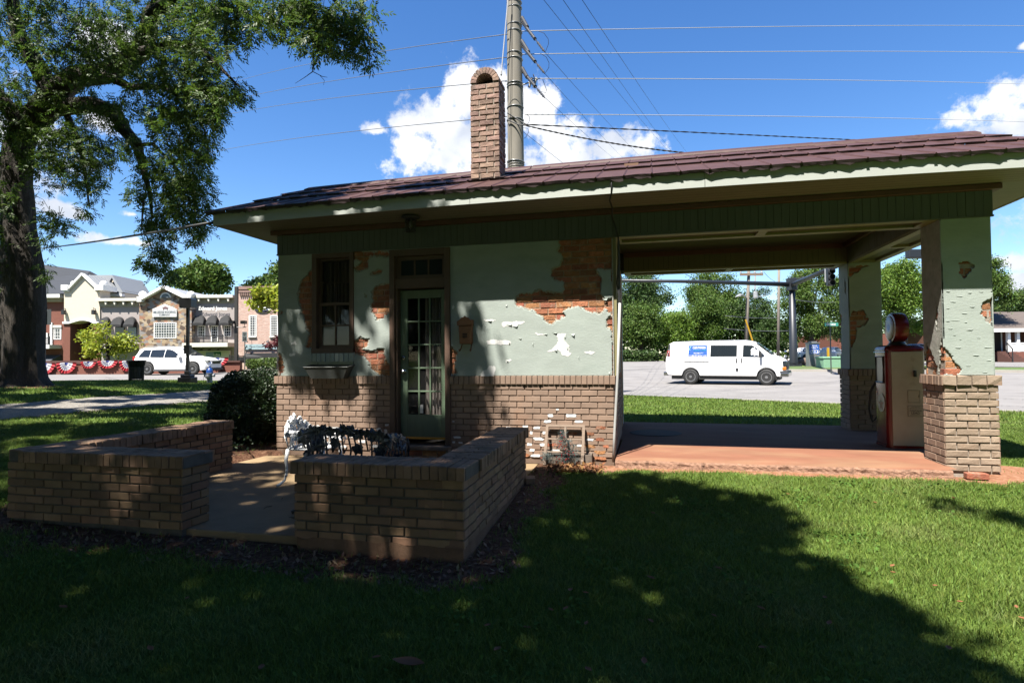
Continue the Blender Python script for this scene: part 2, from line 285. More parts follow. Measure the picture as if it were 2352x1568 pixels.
M=dict(
 stucco=mat('stucco green',(.51,.575,.52),.75,var=.10,vscale=2.5,bump=.3,bscale=24,bdist=.012,col2=(.38,.46,.40),c2scale=1.7,c2lo=.55,c2hi=.75,c2amt=.5,stretch=(1,1,2.2)),
 stuccoold=mat('stucco weathered grey',(.50,.50,.43),.85,var=.2,vscale=9,bump=.6,bscale=30,bdist=.02,col2=(.55,.53,.47),c2scale=7,c2lo=.5,c2hi=.56),
 brickp=mat('brick painted brown',(.41,.275,.195),.8,var=.12,vscale=5,isl=.10,bump=.3,bscale=60,bdist=.004,col2=(.42,.21,.11),c2scale=1.6,c2lo=.56,c2hi=.75,c2amt=.6),
 brickt=mat('brick tan weathered',(.47,.35,.25),.85,var=.12,vscale=7,isl=.10,bump=.6,bscale=35,bdist=.012,col2=(.44,.25,.15),c2scale=3,c2lo=.55,c2hi=.7,c2amt=.6),
 bricko=mat('brick bare orange',(.56,.215,.10),.9,var=.22,vscale=18,isl=.28,hsv=.018,bump=.9,bscale=45,bdist=.02,col2=(.62,.40,.27),c2scale=11,c2lo=.55,c2hi=.66,c2amt=.7),
 brickpatio=mat('brick patio brown',(.38,.225,.125),.85,var=.2,vscale=5,isl=.30,hsv=.01,bump=.5,bscale=60,bdist=.005,col2=(.38,.19,.09),c2scale=1.4,c2lo=.5,c2hi=.72,c2amt=.7),
 brickcap=mat('brick patio cap',(.42,.25,.15),.9,var=.2,vscale=9,isl=.22,bump=.6,bscale=50,bdist=.006,col2=(.10,.085,.05),c2scale=5,c2lo=.5,c2hi=.66,c2amt=.8),
 brickch=mat('brick chimney',(.48,.31,.24),.9,var=.2,vscale=16,isl=.3,hsv=.012,bump=.8,bscale=50,bdist=.01,col2=(.20,.14,.115),c2scale=9,c2lo=.5,c2hi=.62,c2amt=.6),
 mortarp=mat('mortar painted brown',(.27,.175,.12),.95,var=.2,vscale=10,bump=.5),
 mortarl=mat('mortar light',(.52,.44,.36),.95,var=.2,vscale=20,bump=.8,bscale=50),
 mortaro=mat('mortar sandy',(.50,.33,.22),.95,var=.2,vscale=20,bump=.8,bscale=50),
 mortarg=mat('mortar grey',(.17,.15,.125),.95,var=.3,vscale=8,bump=.5),
 white=mat('bare white plaster',(.86,.85,.82),.8,hi=1.3,var=.04,vscale=30,bump=.2),
 fascia=mat('fascia pale green paint',(.66,.70,.64),.55,var=.06,vscale=4,stretch=(.3,1,3)),
 beam=mat('beam green paint',(.125,.142,.118),.6,var=.12,vscale=5,stretch=(3,3,.4)),
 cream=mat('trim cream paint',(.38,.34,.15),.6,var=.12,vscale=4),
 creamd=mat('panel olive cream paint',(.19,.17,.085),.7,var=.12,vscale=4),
 soffit=mat('soffit boards',(.34,.29,.21),.7,var=.12,vscale=4,stretch=(.3,6,1)),
 trim=mat('crown trim brown paint',(.16,.055,.03),.6,var=.15),
 roofm=mat('maroon roofing metal',(.105,.047,.040),.6,var=.16,vscale=9,col2=(.15,.075,.062),c2scale=5,c2lo=.5,c2hi=.7,c2amt=.6,bump=.15,bscale=9,bdist=.02,spec=.3),
 roofe=mat('roofing dark edge',(.045,.022,.022),.6,var=.2),
 frame=mat('window frame brown paint',(.15,.082,.052),.6,var=.15,vscale=10),
 door=mat('door green paint',(.16,.235,.145),.5,var=.12,vscale=7,stretch=(3,3,.6)),
 brass=mat('brass sill',(.62,.38,.08),.35,metal=.6),
 chrome=mat('chrome',(.7,.7,.7),.15,metal=1.),
 copper=mat('oxidised copper',(.34,.15,.075),.5,metal=.35,var=.2,vscale=20),
 iron=mat('black wrought iron',(.022,.022,.024),.5),
 ironw=mat('white enamel cast iron',(.78,.78,.76),.4,hi=1.6,var=.08,vscale=20,bump=.6,bscale=90,bdist=.006),
 ironb=mat('black enamel cast iron',(.07,.078,.09),.3,bump=.5,bscale=90,bdist=.006),
 galv=mat('galvanised grey metal',(.13,.14,.13),.5,metal=.4,var=.15,vscale=15),
 curtain=mat('curtain cream cloth',(.95,.84,.76),.9,transl=.2,var=.05),
 sheer=mat('privacy pane pale',(.75,.75,.75),.5),
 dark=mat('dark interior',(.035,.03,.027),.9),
 woodw=mat('weathered wood',(.32,.23,.165),.85,var=.2,vscale=12,stretch=(2,2,14),bump=.4),
 woodg=mat('grey old wood',(.22,.17,.13),.9,var=.25,vscale=12,bump=.4),
 pipe=mat('conduit grey white',(.62,.62,.60),.5,var=.1),
 slab=mat('red floor concrete',(.37,.165,.10),.88,spec=.15,var=.14,vscale=1.8,col2=(.42,.23,.135),c2scale=1.1,c2lo=.45,c2hi=.62,bump=.2,bscale=20,stretch=(.6,1.4,1)),
 slabedge=mat('broken slab edge',(.52,.29,.19),.95,var=.25,vscale=14,bump=1.,bscale=30,bdist=.03),
 patio=mat('stained patio concrete',(.40,.27,.14),.85,var=.22,vscale=1.6,col2=(.15,.13,.055),c2scale=1.2,c2lo=.48,c2hi=.68,c2amt=.7,bump=.25,bscale=50),
 conc=mat('pale concrete',(.52,.50,.46),.9,var=.1,vscale=3,bump=.2),
 polec=mat('spun concrete pole',(.36,.33,.27),.85,var=.13,vscale=2.5,stretch=(3,3,.5),bump=.1),
 black=mat('black paint',(.012,.012,.013),.35),
 blackr=mat('black rubber',(.02,.02,.02),.7),
 wire=mat('bare aluminium wire',(.20,.21,.23),.5),
 wired=mat('black insulated cable',(.015,.015,.016),.6),
 asphalt=mat('bleached asphalt',(.33,.31,.295),.9,var=.09,vscale=.5,col2=(.28,.262,.25),c2scale=.8,c2lo=.5,c2hi=.62,bump=.25,bscale=60,stretch=(1,1,1)),
 curb=mat('kerb concrete',(.52,.48,.42),.9,var=.15,vscale=2),
 gravel=mat('grey gravel',(.30,.265,.22),.95,var=.35,vscale=16,col2=(.45,.42,.37),c2scale=28,c2lo=.5,c2hi=.55,bump=1.,bscale=30,bdist=.03),
 bark=mat('tree bark',(.075,.058,.043),.95,var=.35,vscale=6,stretch=(4,4,.8),bump=1.,bscale=9,bdist=.09,col2=(.14,.12,.10),c2scale=4,c2lo=.52,c2hi=.64,c2amt=.6),
 leaf=mat('pecan leaves',(.125,.215,.032),.5,isl=.42,hsv=.02,transl=.5,spec=.35),
 leafb=mat('bright maple leaves',(.21,.35,.045),.55,isl=.35,hsv=.018,transl=.35,spec=.3),
 leafd=mat('dark oak leaves',(.075,.14,.03),.6,isl=.40,hsv=.018,transl=.25,spec=.25),
 leafm=mat('green woodland leaves',(.135,.23,.038),.6,isl=.40,hsv=.02,transl=.3,spec=.25),
 leafy=mat('yellow green young leaves',(.50,.58,.05),.55,isl=.3,hsv=.02,transl=.4,spec=.3),
 leafx=mat('boxwood leaves',(.030,.062,.015),.5,isl=.5,hsv=.02,transl=.15,spec=.4),
 leafr=mat('dark red maple leaves',(.16,.02,.025),.6,isl=.4,transl=.3),
 straw=mat('dead leaf litter',(.30,.19,.11),.9,isl=.55,hsv=.03,transl=.1),
 drya=mat('dry fallen leaf',(.38,.17,.06),.8,isl=.4,hsv=.02,transl=.2),
 grass=mat('lawn grass blades',(.25,.375,.065),.6,col2=(.42,.42,.17),c2scale=1.1,c2lo=.52,c2hi=.72,c2amt=.6,isl=.40,hsv=.022,transl=.4,spec=.25,var=.16,vscale=1.2),
 vanw=mat('white vehicle paint',(.80,.80,.80),.22,hi=1.9,spec=.6),
 plasticd=mat('dark grey plastic',(.035,.036,.04),.55),
 red=mat('red enamel',(.27,.012,.010),.25,var=.1,vscale=6),
 creamp=mat('cream enamel',(.70,.62,.47),.4,var=.08,vscale=6,col2=(.40,.31,.2),c2scale=4,c2lo=.6,c2hi=.75),
 blue=mat('sign blue',(.02,.14,.62),.5),
 cyan=mat('logo cyan',(.05,.48,.75),.5),
 signg=mat('street sign green',(.05,.42,.33),.5),
 redp=mat('signal red',(.65,.02,.015),.4),
 yellow=mat('safety yellow',(.75,.42,.01),.5),
 mint=mat('mint green paint',(.33,.60,.38),.5,var=.06),
 steel=mat('brushed steel cabinet',(.42,.43,.43),.4,metal=.5),
 shingle=mat('brown shingle roof',(.16,.125,.105),.9,var=.15,vscale=3,stretch=(.5,.5,6)),
 shingled=mat('slate grey shingles',(.04,.046,.058),.9,var=.2,vscale=2,stretch=(.4,.4,8)),
 redbrick=mat('red brick far',(.29,.10,.065),.9,var=.15,vscale=2.5,stretch=(1.5,1.5,7)),
 pinkbrick=mat('washed pink brick',(.56,.37,.30),.9,hi=1.3,var=.22,vscale=7,stretch=(1,1,3.4),col2=(.68,.52,.44),c2scale=3,c2lo=.45,c2hi=.6,c2amt=.7),
 creamw=mat('cream stucco wall',(.88,.77,.60),.85,hi=1.18,var=.04),
 creaml=mat('pale cream trim',(.78,.74,.64),.7,hi=1.35),
 greyw=mat('grey stucco wall',(.38,.335,.315),.85,hi=1.5,var=.05),
 whitet=mat('white trim paint',(.80,.79,.76),.6,hi=1.7),
 tin=mat('standing seam pale metal',(.50,.52,.54),.5),
 awn=mat('black awning cloth',(.018,.018,.02),.8),
 skyblue=mat('pale blue signboard',(.50,.68,.72),.7),
 lettg=mat('grey lettering',(.22,.27,.30),.7),
 lettn=mat('navy lettering',(.02,.03,.10),.7),
 dkgreen=mat('poster green',(.01,.20,.12),.7),
)
M['glass']=glassmat('window glass dark'); M['glasst']=glassmat('clear pane',(.02,.02,.02),.03,.25); M['glassb']=glassmat('vehicle glass',(.012,.016,.020),.05)
# ragged thin sheet on a plane, kept where keep(u,v) is true
def sheet(name,o,u,v,Wd,Ht,keep,cell,thick,m,parent,jag=.25):
    nu=int(Wd/cell)+1; nv=int(Ht/cell)+1; u=np.array(u,float);v=np.array(v,float);n=np.cross(u,v);o=np.array(o,float)
    U=np.linspace(0,Wd,nu+1);V=np.linspace(0,Ht,nv+1)
    cu,cv=np.meshgrid((U[:-1]+U[1:])/2,(V[:-1]+V[1:])/2,indexing='ij'); k=keep(cu,cv)
    ii,jj=np.nonzero(k); idx=np.arange((nu+1)*(nv+1)).reshape(nu+1,nv+1)
    F=np.stack([idx[ii,jj],idx[ii+1,jj],idx[ii+1,jj+1],idx[ii,jj+1]],1)
    used=np.unique(F); rm=np.full(idx.size,-1); rm[used]=np.arange(len(used)); F=rm[F]
    gu,gv=np.meshgrid(U,V,indexing='ij'); rg=np.random.default_rng(5)
    inner=(gu>1e-6)&(gu<Wd-1e-6)&(gv>1e-6)&(gv<Ht-1e-6)
    gu=gu+inner*rg.uniform(-jag,jag,gu.shape)*cell; gv=gv+inner*rg.uniform(-jag,jag,gv.shape)*cell
    Pv=(o+gu[...,None]*u+gv[...,None]*v).reshape(-1,3)[used]
    ob=fastmesh(name,Pv,F,m,parent)
    if thick:
        s=ob.modifiers.new('thickness','SOLIDIFY'); s.thickness=thick; s.offset=-1
    return ob
# bricks laid on a plane: o lower left, u along, n outward
def bricks(mb,o,u,n,Lg,nc,ch,bl,gap=.012,proud=.008,back=.03,skip=None,jit=.0015,taper=.003,phase=0,rough=0,z0c=0):
    o=Vector(o);u=Vector(u);n=Vector(n);z=Vector((0,0,1))
    for c in range(nc):
        za=c*ch; off=(bl/2 if (c+z0c)%2 else 0)+phase; x=-off-bl
        while x<Lg:
            a=max(x,0);b=min(x+bl,Lg); x+=bl
            if b-a<.03: continue
            segs=[(a+gap/2 if a>0 else a,b-gap/2 if b<Lg else b)]
            if skip:
                for (s0,s1,t0,t1) in skip:
                    if za+ch*.5>t0 and za+ch*.5<t1:
                        ns=[]
                        for (p,q) in segs:
                            if q<=s0 or p>=s1: ns.append((p,q)); continue
                            if p<s0: ns.append((p,s0))
                            if q>s1: ns.append((s1,q))
                        segs=ns
            for p,q in segs:
                if q-p<.025: continue
                r=lambda k=jit:random.uniform(-k,k)
                lo=za+gap/2;hi=za+ch-gap/2; pr=proud+r(.002)+(random.uniform(-rough,rough) if rough else 0); tp=taper
                V=[]
                for (d,i) in ((-back,0),(pr-tp,0),(pr,tp)):
                    for (x_,z_) in ((p+i,lo+i),(q-i,lo+i),(q-i,hi-i),(p+i,hi-i)):
                        V.append(o+u*(x_+r())+z*(z_+r())+n*(d+(r(rough) if rough and d>0 else 0)))
                F=[(8,9,10,11)]
                for k in(0,4):
                    for j in range(4): F.append((k+j,k+(j+1)%4,k+4+(j+1)%4,k+4+j))
                mb.add(V,F)
def z2D(x,y): return ((800+x/1.9604)/1.30612,(650+y/1.9604)/1.30612)
# ================================================================ TERRAIN
CTRL=[(0,-7.6,-.33),(3,-5,-.24),(-3,-6,-.32),(6,-3,-.14),(1.5,-2.5,-.14),(-1,-3.8,-.20),(-3.2,-3.9,-.17),(-5.7,-3.6,-.12),(-9,-3,.0),(-9,0,.08),(-6.5,0,-.04),(-3,1,-.04),(1,-.5,-.03),(3.7,-.3,-.03),(1,3.8,-.04),(4.5,3.6,-.05),(-7,3.5,.0),
 (-1,13.4,-.10),(8.1,9,-.12),(3,7,-.07),(14,3,-.15),(3,22,-.18),(1,24,-.17),(6,21,-.17),(-2,24,-.12),(-25,-15,.1),(25,-15,-.3),(0,-40,-.6),(0,-20,-.45)]
for a in [(-10,11,.2),(-9.6,17.3,.12),(-12,14,.28),(-15.8,19,.56),(-19,17,.62),(-13.3,24,.34),(-15.3,24,.46),(-12.3,24.5,.27),(-8,24,.2),(-20,26.5,.33),(-12,27.5,.28),(-22,36,.31),(-16,36,.33),(-25,39.5,.33),(-16,41,.5),(-20,46,.5),(-32,46,.4),
   (10,51,.55),(17,37,.2),(26,32,.2),(24,41,.5),(26,44,.56),(48,58,.32),(30,48,.5),(10,90,.8),(60,60,.4),(-40,60,.5),(0,140,.8),(-60,100,.6),(90,120,.5),(70,10,-.2),(-60,20,.4),(0,32,.0),(0,60,.5)]:
    p=W(a[0],a[1],a[2]); CTRL.append(tuple(p))
CT=np.array(CTRL)
_n=len(CT); _D=np.hypot(CT[:,None,0]-CT[None,:,0],CT[:,None,1]-CT[None,:,1]); _A=np.zeros((_n+1,_n+1)); _A[:_n,:_n]=_D-np.eye(_n)*1.2; _A[_n,:_n]=1;_A[:_n,_n]=1
_w=np.linalg.solve(_A,np.append(CT[:,2],0))
def hgt(x,y):
    x=np.asarray(x,float);y=np.asarray(y,float); sh=x.shape; x=x.ravel();y=y.ravel(); r=np.empty(len(x))
    for i in range(0,len(x),20000):
        d=np.sqrt((x[i:i+20000,None]-CT[:,0])**2+(y[i:i+20000,None]-CT[:,1])**2+.3); r[i:i+20000]=d@_w[:-1]+_w[-1]
    return r.reshape(sh)
def H(x,y): return float(hgt(np.array([x]),np.array([y]))[0])
NEAR=[(60,-12),(30,-2.5),(14,6.2),(8.14,8.99),(5.05,10.73),(2.62,11.97),(-1.06,13.45),(-6,14.6),(-12,15.2),(-17,15.4),(-21,14.6),(-26,12.5),(-40,5),(-75,-12)]
def wk(X,Z): p=W(X,Z,0); return (p[0],p[1])
FAR=[(-78,8),wk(-38,39.6),wk(-24,39.6),wk(-14,40.6),wk(-9,41.5),wk(-4,50),wk(-6,110),wk(14,112),wk(19,58),wk(15,44),wk(15.6,38),wk(18,36.4),wk(27,31.5),(34,24),(64,8)]
ROADP=NEAR+FAR
GRAV_C=[wk(-9.6,6.5),wk(-10.4,11.8),wk(-11.2,15.5),wk(-12.1,20.6),wk(-12.2,26)]; GRAV_W=[1.4,1.5,1.7,1.9,2.2]
def gp(px,py):
    d=ray(px,py); a,b_=1.5,140.
    ts=np.concatenate([np.arange(1.5,40,.1),np.arange(40,160,.5)]); P_=CAMC+d*ts[:,None]; g=P_[:,2]-hgt(P_[:,0],P_[:,1]); k=np.nonzero(g<0)[0]
    if len(k)==0: return P_[-1]
    i=max(k[0],1); f=g[i-1]/(g[i-1]-g[i]); return P_[i-1]+(P_[i]-P_[i-1])*f
_gn=[(-260,992),(-120,978),(0,965),(120,952),(244,940),(360,930),(488,920),(580,912)]; _gf=[(660,884),(580,890),(488,897),(360,905),(244,912),(120,921),(0,931),(-120,941),(-260,954)]
_rg=random.Random(8)
def _dense(L_,k=7):
    r=[]
    for i in range(len(L_)-1):
        for j in range(k): t_=j/k; r.append((L_[i][0]+(L_[i+1][0]-L_[i][0])*t_,L_[i][1]+(L_[i+1][1]-L_[i][1])*t_+_rg.uniform(-1.3,1.3)))
    return r+[L_[-1]]
GRAVP=[tuple(gp(*q)[:2]) for q in _dense(_gn)]+[tuple(gp(*q)[:2]) for q in _dense(_gf)]
PATIO=[(-5.63,-3.5),(-1.36,-3.5),(-1.46,0.0),(-5.63,0.0)]
def axis(parts):
    r=[]
    for a,b,s in parts: r+=list(np.arange(a,b,s))
    return np.array(sorted(set(np.round(r,4))))
gx=axis([(-420,-120,60),(-120,-40,8),(-40,-16,1.0),(-16,-9,.4),(-9,7,.12),(7,16,.4),(16,60,1.5),(60,140,10),(140,430,60)])
gy=axis([(-200,-40,30),(-40,-10,3),(-10,-8,.5),(-8,1.2,.12),(1.2,16,.35),(16,60,1.2),(60,140,8),(140,620,60)])
GX,GY=np.meshgrid(gx,gy,indexing='ij'); GZ=hgt(GX,GY)
farf=np.clip((np.hypot(GX,GY)-150)/150,0,1); GZ=GZ*(1-farf)+.5*farf
inr=inpoly(GX,GY,ROADP)&(distpoly(GX,GY,ROADP)>.45)
GZ=np.where(inr,GZ-.14,GZ)
dg=np.where(inpoly(GX,GY,GRAVP),-1,1)*distpoly(GX,GY,GRAVP)
def rectd(x,y,x0,x1,y0,y1): return np.hypot(np.maximum(np.maximum(x0-x,x-x1),0),np.maximum(np.maximum(y0-y,y-y1),0))
GZ=np.where(inpoly(GX,GY,PATIO)&(distpoly(GX,GY,PATIO)>.1),-.30,GZ)
GZ=np.where((GX>-5.2)&(GX<3.6)&(GY>-.15)&(GY<3.7),-.22,GZ)
GZ=GZ+np.where(inr,0,.015*(fbm(GX,GY,3,.9)-.5)*np.clip(6-np.abs(GY)/6,0,1))
def dirtf(x,y):
    n=fbm(x,y,11,2.2)*.9+fbm(x,y,15,9.)*.35-.62
    d=rectd(x,y,-5.75,-1.30,-3.62,0)
    q=1.15-d/(.42+.16*(x<-2.0)*(y<-3.4))+n*1.3
    q=np.maximum(q,1.15-rectd(x,y,-7.6,-5.5,-1,3.2)/.35+n)
    tx,ty=wk(-15.8,18.6); q=np.maximum(q,1.5-np.hypot(x-tx,y-ty)/1.2+n*1.5)
    q=np.maximum(q,.75-np.abs(distpoly(x,y,GRAVP))/.35+n*1.6)
    q=np.maximum(q,1.0-rectd(x,y,-1.4,-.6,-.5,0)/.3+n)
    return np.clip(q,0,1)
def clayf(x,y):
    n=fbm(x,y,21,3.)*.9+fbm(x,y,25,10.)*.3-.6
    q=1.1-rectd(x,y,-.7,3.2,-.32,0)/.26+n*1.1
    q=np.maximum(q,1.2-rectd(x,y,3.1,4.2,-.25,.3)/.33+n*1.4)
    q=np.maximum(q,.8-rectd(x,y,3.9,7,-.1,.35)/.3+n*1.5)
    q=np.maximum(q,1.0-rectd(x,y,-.3,4,3.5,3.9)/.2+n)
    return np.clip(q,0,1)
cols=np.zeros((GX.size,4)); cols[:,0]=dirtf(GX,GY).ravel(); cols[:,1]=clayf(GX,GY).ravel(); cols[:,2]=np.clip(.75-dg/.6,0,1).ravel(); cols[:,3]=1
nx,ny=GX.shape; idx=np.arange(nx*ny).reshape(nx,ny)
F=np.stack([idx[:-1,:-1],idx[1:,:-1],idx[1:,1:],idx[:-1,1:]],-1).reshape(-1,4)
gm=bpy.data.materials.new('ground'); gm.use_nodes=True; t=gm.node_tree; l=t.links.new; p=t.nodes['Principled BSDF']; p.inputs['Roughness'].default_value=.95; p.inputs['Specular IOR Level'].default_value=.1
geo=t.nodes.new('ShaderNodeNewGeometry'); at=t.nodes.new('ShaderNodeVertexColor'); at.layer_name='mask'; sp=t.nodes.new('ShaderNodeSeparateColor'); l(at.outputs[0],sp.inputs[0])
def gn(s,d=8,r=.65):
    n=t.nodes.new('ShaderNodeTexNoise'); n.inputs['Scale'].default_value=s;n.inputs['Detail'].default_value=d;n.inputs['Roughness'].default_value=r;l(geo.outputs['Position'],n.inputs['Vector']);return n.outputs[0]
def ramp(f,stops):
    r=t.nodes.new('ShaderNodeValToRGB'); e=r.color_ramp.elements
    e[0].position=stops[0][0];e[0].color=(*stops[0][1],1);e[1].position=stops[-1][0];e[1].color=(*stops[-1][1],1)
    for q,c in stops[1:-1]: x=e.new(q);x.color=(*c,1)
    for x in e: x.color=[v*.46 for v in x.color[:3]]+[1]
    l(f,r.inputs[0]); return r.outputs[0]
def mix(f,a,b):
    m=t.nodes.new('ShaderNodeMix');m.data_type='RGBA';l(f,m.inputs[0]);l(a,m.inputs[6]);l(b,m.inputs[7]);return m.outputs[2]
def thr(s,nz,lo,hi,amt=.8):
    a=t.nodes.new('ShaderNodeMath');a.operation='MULTIPLY_ADD';l(nz,a.inputs[0]);a.inputs[1].default_value=amt;l(s,a.inputs[2])
    m=t.nodes.new('ShaderNodeMapRange');m.inputs[1].default_value=lo;m.inputs[2].default_value=hi;l(a.outputs[0],m.inputs[0]);return m.outputs[0]
mp=t.nodes.new('ShaderNodeMix');mp.data_type='RGBA'
g1=ramp(gn(55),[(.3,(.07,.10,.022)),(.5,(.16,.25,.045)),(.7,(.26,.36,.085))])
g2=ramp(gn(.6,4),[(.35,(.14,.235,.04)),(.65,(.21,.30,.07))])
mg=t.nodes.new('ShaderNodeMix');mg.data_type='RGBA';mg.inputs[0].default_value=.45;l(g1,mg.inputs[6]);l(g2,mg.inputs[7])
dirt=ramp(gn(28),[(.3,(.09,.045,.028)),(.5,(.20,.10,.06)),(.68,(.33,.20,.125))])
clay=ramp(gn(18),[(.3,(.30,.12,.06)),(.5,(.47,.23,.13)),(.7,(.60,.36,.24))])
grv=ramp(gn(34,6,.8),[(.3,(.12,.105,.09)),(.5,(.30,.27,.23)),(.68,(.52,.49,.44))])
nzz=gn(7)
c=mix(thr(sp.outputs[2],nzz,.85,1.0),mg.outputs[2],grv)
c=mix(thr(sp.outputs[0],nzz,.80,.95),c,dirt)
c=mix(thr(sp.outputs[1],nzz,.80,.95),c,clay)
l(c,p.inputs['Base Color'])
b=t.nodes.new('ShaderNodeBump');b.inputs['Strength'].default_value=.8;b.inputs['Distance'].default_value=.03;l(gn(45),b.inputs['Height']);l(b.outputs[0],p.inputs['Normal'])
tag(fastmesh('ground',np.stack([GX.ravel(),GY.ravel(),GZ.ravel()],1),F,gm,smooth=True,cols=cols),kind='structure')
# asphalt sheet
def polysheet(name,poly,dz,m,step=4.,near=None):
    pts=[];seg=[]
    for i in range(len(poly)):
        a=np.array(poly[i]);b=np.array(poly[(i+1)%len(poly)]); k=max(1,int(np.linalg.norm(b-a)/1.5))
        for j in range(k): pts.append(tuple(a+(b-a)*j/k))
    nb=len(pts); seg=[(i,(i+1)%nb) for i in range(nb)]
    P=np.array(poly); xs=np.arange(P[:,0].min(),P[:,0].max(),step);ys=np.arange(P[:,1].min(),P[:,1].max(),step)
    X,Y=np.meshgrid(xs,ys); k=inpoly(X,Y,pts)&(distpoly(X,Y,poly)>.6)
    pts+=list(zip(X[k],Y[k]))
    r=delaunay_2d_cdt([Vector(q) for q in pts],seg,[list(range(nb))],1,1e-4)
    vx=np.array([tuple(v) for v in r[0]]); z=hgt(vx[:,0],vx[:,1])+dz
    me=bpy.data.meshes.new(name); me.from_pydata([(a,b_,c_) for (a,b_),c_ in zip(vx,z)],[],[list(f) for f in r[2]]); me.materials.append(m)
    import bmesh; bm=bmesh.new();bm.from_mesh(me);bmesh.ops.recalc_face_normals(bm,faces=bm.faces)
    if sum(f.normal.z for f in bm.faces)<0: bmesh.ops.reverse_faces(bm,faces=bm.faces)
    bm.to_mesh(me);bm.free(); o=bpy.data.objects.new(name,me);COL.objects.link(o); return tag(o,kind='structure')
rg0=np.random.default_rng(9)
nearj=[]
for i in range(len(NEAR)-1):
    a=np.array(NEAR[i]);b=np.array(NEAR[i+1]);k=max(1,int(np.linalg.norm(b-a)/(.35 if i in(2,3,4,5) else 2)))
    for j in range(k):
        q=a+(b-a)*j/k; nearj.append(tuple(q+rg0.uniform(-.04,.04,2)))
nearj.append(NEAR[-1])
polysheet('gravel_drive',GRAVP,.012,M['gravel'],.8)
polysheet('road',nearj+FAR,.02,M['asphalt'],2.2)
def strip(name,c,wd,dz,m,th=0,kind='structure'):
    mb=MB();rows=[]
    C=[np.array(q,float) for q in c]; pts=[]
    for i in range(len(C)-1):
        k=max(1,int(np.linalg.norm(C[i+1]-C[i])/.6))
        for j in range(k): pts.append((C[i]+(C[i+1]-C[i])*j/k, i+j/k))
    pts.append((C[-1],len(C)-1)); L_=[];R2=[]
    for i,(q,s) in enumerate(pts):
        d=pts[min(i+1,len(pts)-1)][0]-pts[max(i-1,0)][0];d/=np.linalg.norm(d);n=np.array([-d[1],d[0]]);w_=np.interp(s,range(len(C)),wd if hasattr(wd,'__len__') else [wd]*len(C))/2
        a=q+n*w_;b=q-n*w_;z=H(*q)
        L_.append(((a[0],a[1],H(*a)+dz),(b[0],b[1],H(*b)+dz)))
        if th: R2.append([(a[0],a[1],H(*a)-th),(a[0],a[1],H(*a)+dz),(b[0],b[1],H(*b)+dz),(b[0],b[1],H(*b)-th)])
    mb.grid(R2 if th else [list(x) for x in L_]); o=mb.build(name,m,fix=True)
    if not th:
        me=o.data
        if me.polygons[0].normal.z<0: me.flip_normals()
    return tag(o,kind=kind)
# kerbs and far verge
strip('kerb',[wk(19,58),wk(15,44),wk(15.6,38),wk(18,36.4),wk(27,31.5),(34,24),(64,8)],.25,.15,M['curb'],th=.2)
strip('kerb',[wk(-38,39.75),wk(-24,39.75),wk(-14,40.75)],.3,.14,M['curb'],th=.2)
strip('kerb',[(q[0]+.05,q[1]-.08) for q in [(14,6.2),(8.14,8.99),(5.05,10.73),(2.62,11.97)]],.16,.035,M['curb'],th=.1)
polysheet('parking_lot',[wk(17,44.5),wk(23,42.8),wk(31,37.5),wk(60,30),wk(90,50),wk(60,57),wk(30,62),wk(20,60)],.03,M['asphalt'],3.)
# road seams
mb=MB()
for a,b in [((1428,909+2),(1925,936)),((1428,921),(1925,931))]: pass
for k,(p0,p1) in enumerate([((1430,902),(1925,917)),((1500,887),(1800,905)),((1440,896),(1560,880)),((2299,915),(2352,917)),((2299,931),(2352,934))]):
    q=[atz(p0[0]+(p1[0]-p0[0])*s/12,p0[1]+(p1[1]-p0[1])*s/12+random.uniform(-.5,.5),-.1) for s in range(13)]
    rows=[[(a[0]-.0,a[1]-.02,H(a[0],a[1])+.026),(a[0],a[1]+.025,H(a[0],a[1])+.026)] for a in q]; mb.grid(rows)
tag(mb.build('road_seams',mat('tar seam',(.19,.18,.17),.9)),kind='structure')

# ================================================================ SERVICE STATION
random.seed(4)
XL,XR,X0,X1,YB,ZB,ZL=-5.348,-.496,3.177,3.694,3.255,2.811,1.039; S=X1-X0; YE=YB+S
CH=.078; BL=.2115
st=thing('service_station','old service station with peeling pale green stucco, brick base and maroon metal roof','building',(-2.9,0,0))
WIN=(-4.775,-4.115,1.385,2.80); DR=(-3.535,-2.69,.10,2.79)
# brick masonry of the wall
mb=MB()
y0,y1=.022,.26
for (a,b,z0,z1) in [(XL,WIN[0],0,ZB),(WIN[1],DR[0],0,ZB),(DR[1],XR,0,ZB),(WIN[0],WIN[1],0,WIN[2]),(WIN[0],WIN[1],WIN[3],ZB),(DR[0],DR[1],-.05,DR[2]),(DR[0],DR[1],DR[3],ZB)]:
    mb.box((a,y0,z0),(b,y1,z1))
mb.build('wall_core',M['mortaro'],st)
mb=MB(); mb.box((XL,.0,-.1),(DR[0],.0215,ZL-.11)); mb.box((DR[1],.0,-.1),(XR,.0215,ZL-.11)); mb.build('wall_mortar',M['mortarp'],st)
mb=MB(); bricks(mb,(XL,0,0),(1,0,0),(0,-1,0),XR-XL,12,CH,BL,proud=.013,gap=.013,skip=[(DR[0]-XL,DR[1]-XL,-1,9)],jit=.002)
mb.build('brick_base',M['brickp'],st); mb=MB(); bricks(mb,(XL,0,0),(0,1,0),(-1,0,0),YE,12,CH,BL,proud=.013); brk=mb.build('gable_brick_base',M['brickp'],st)
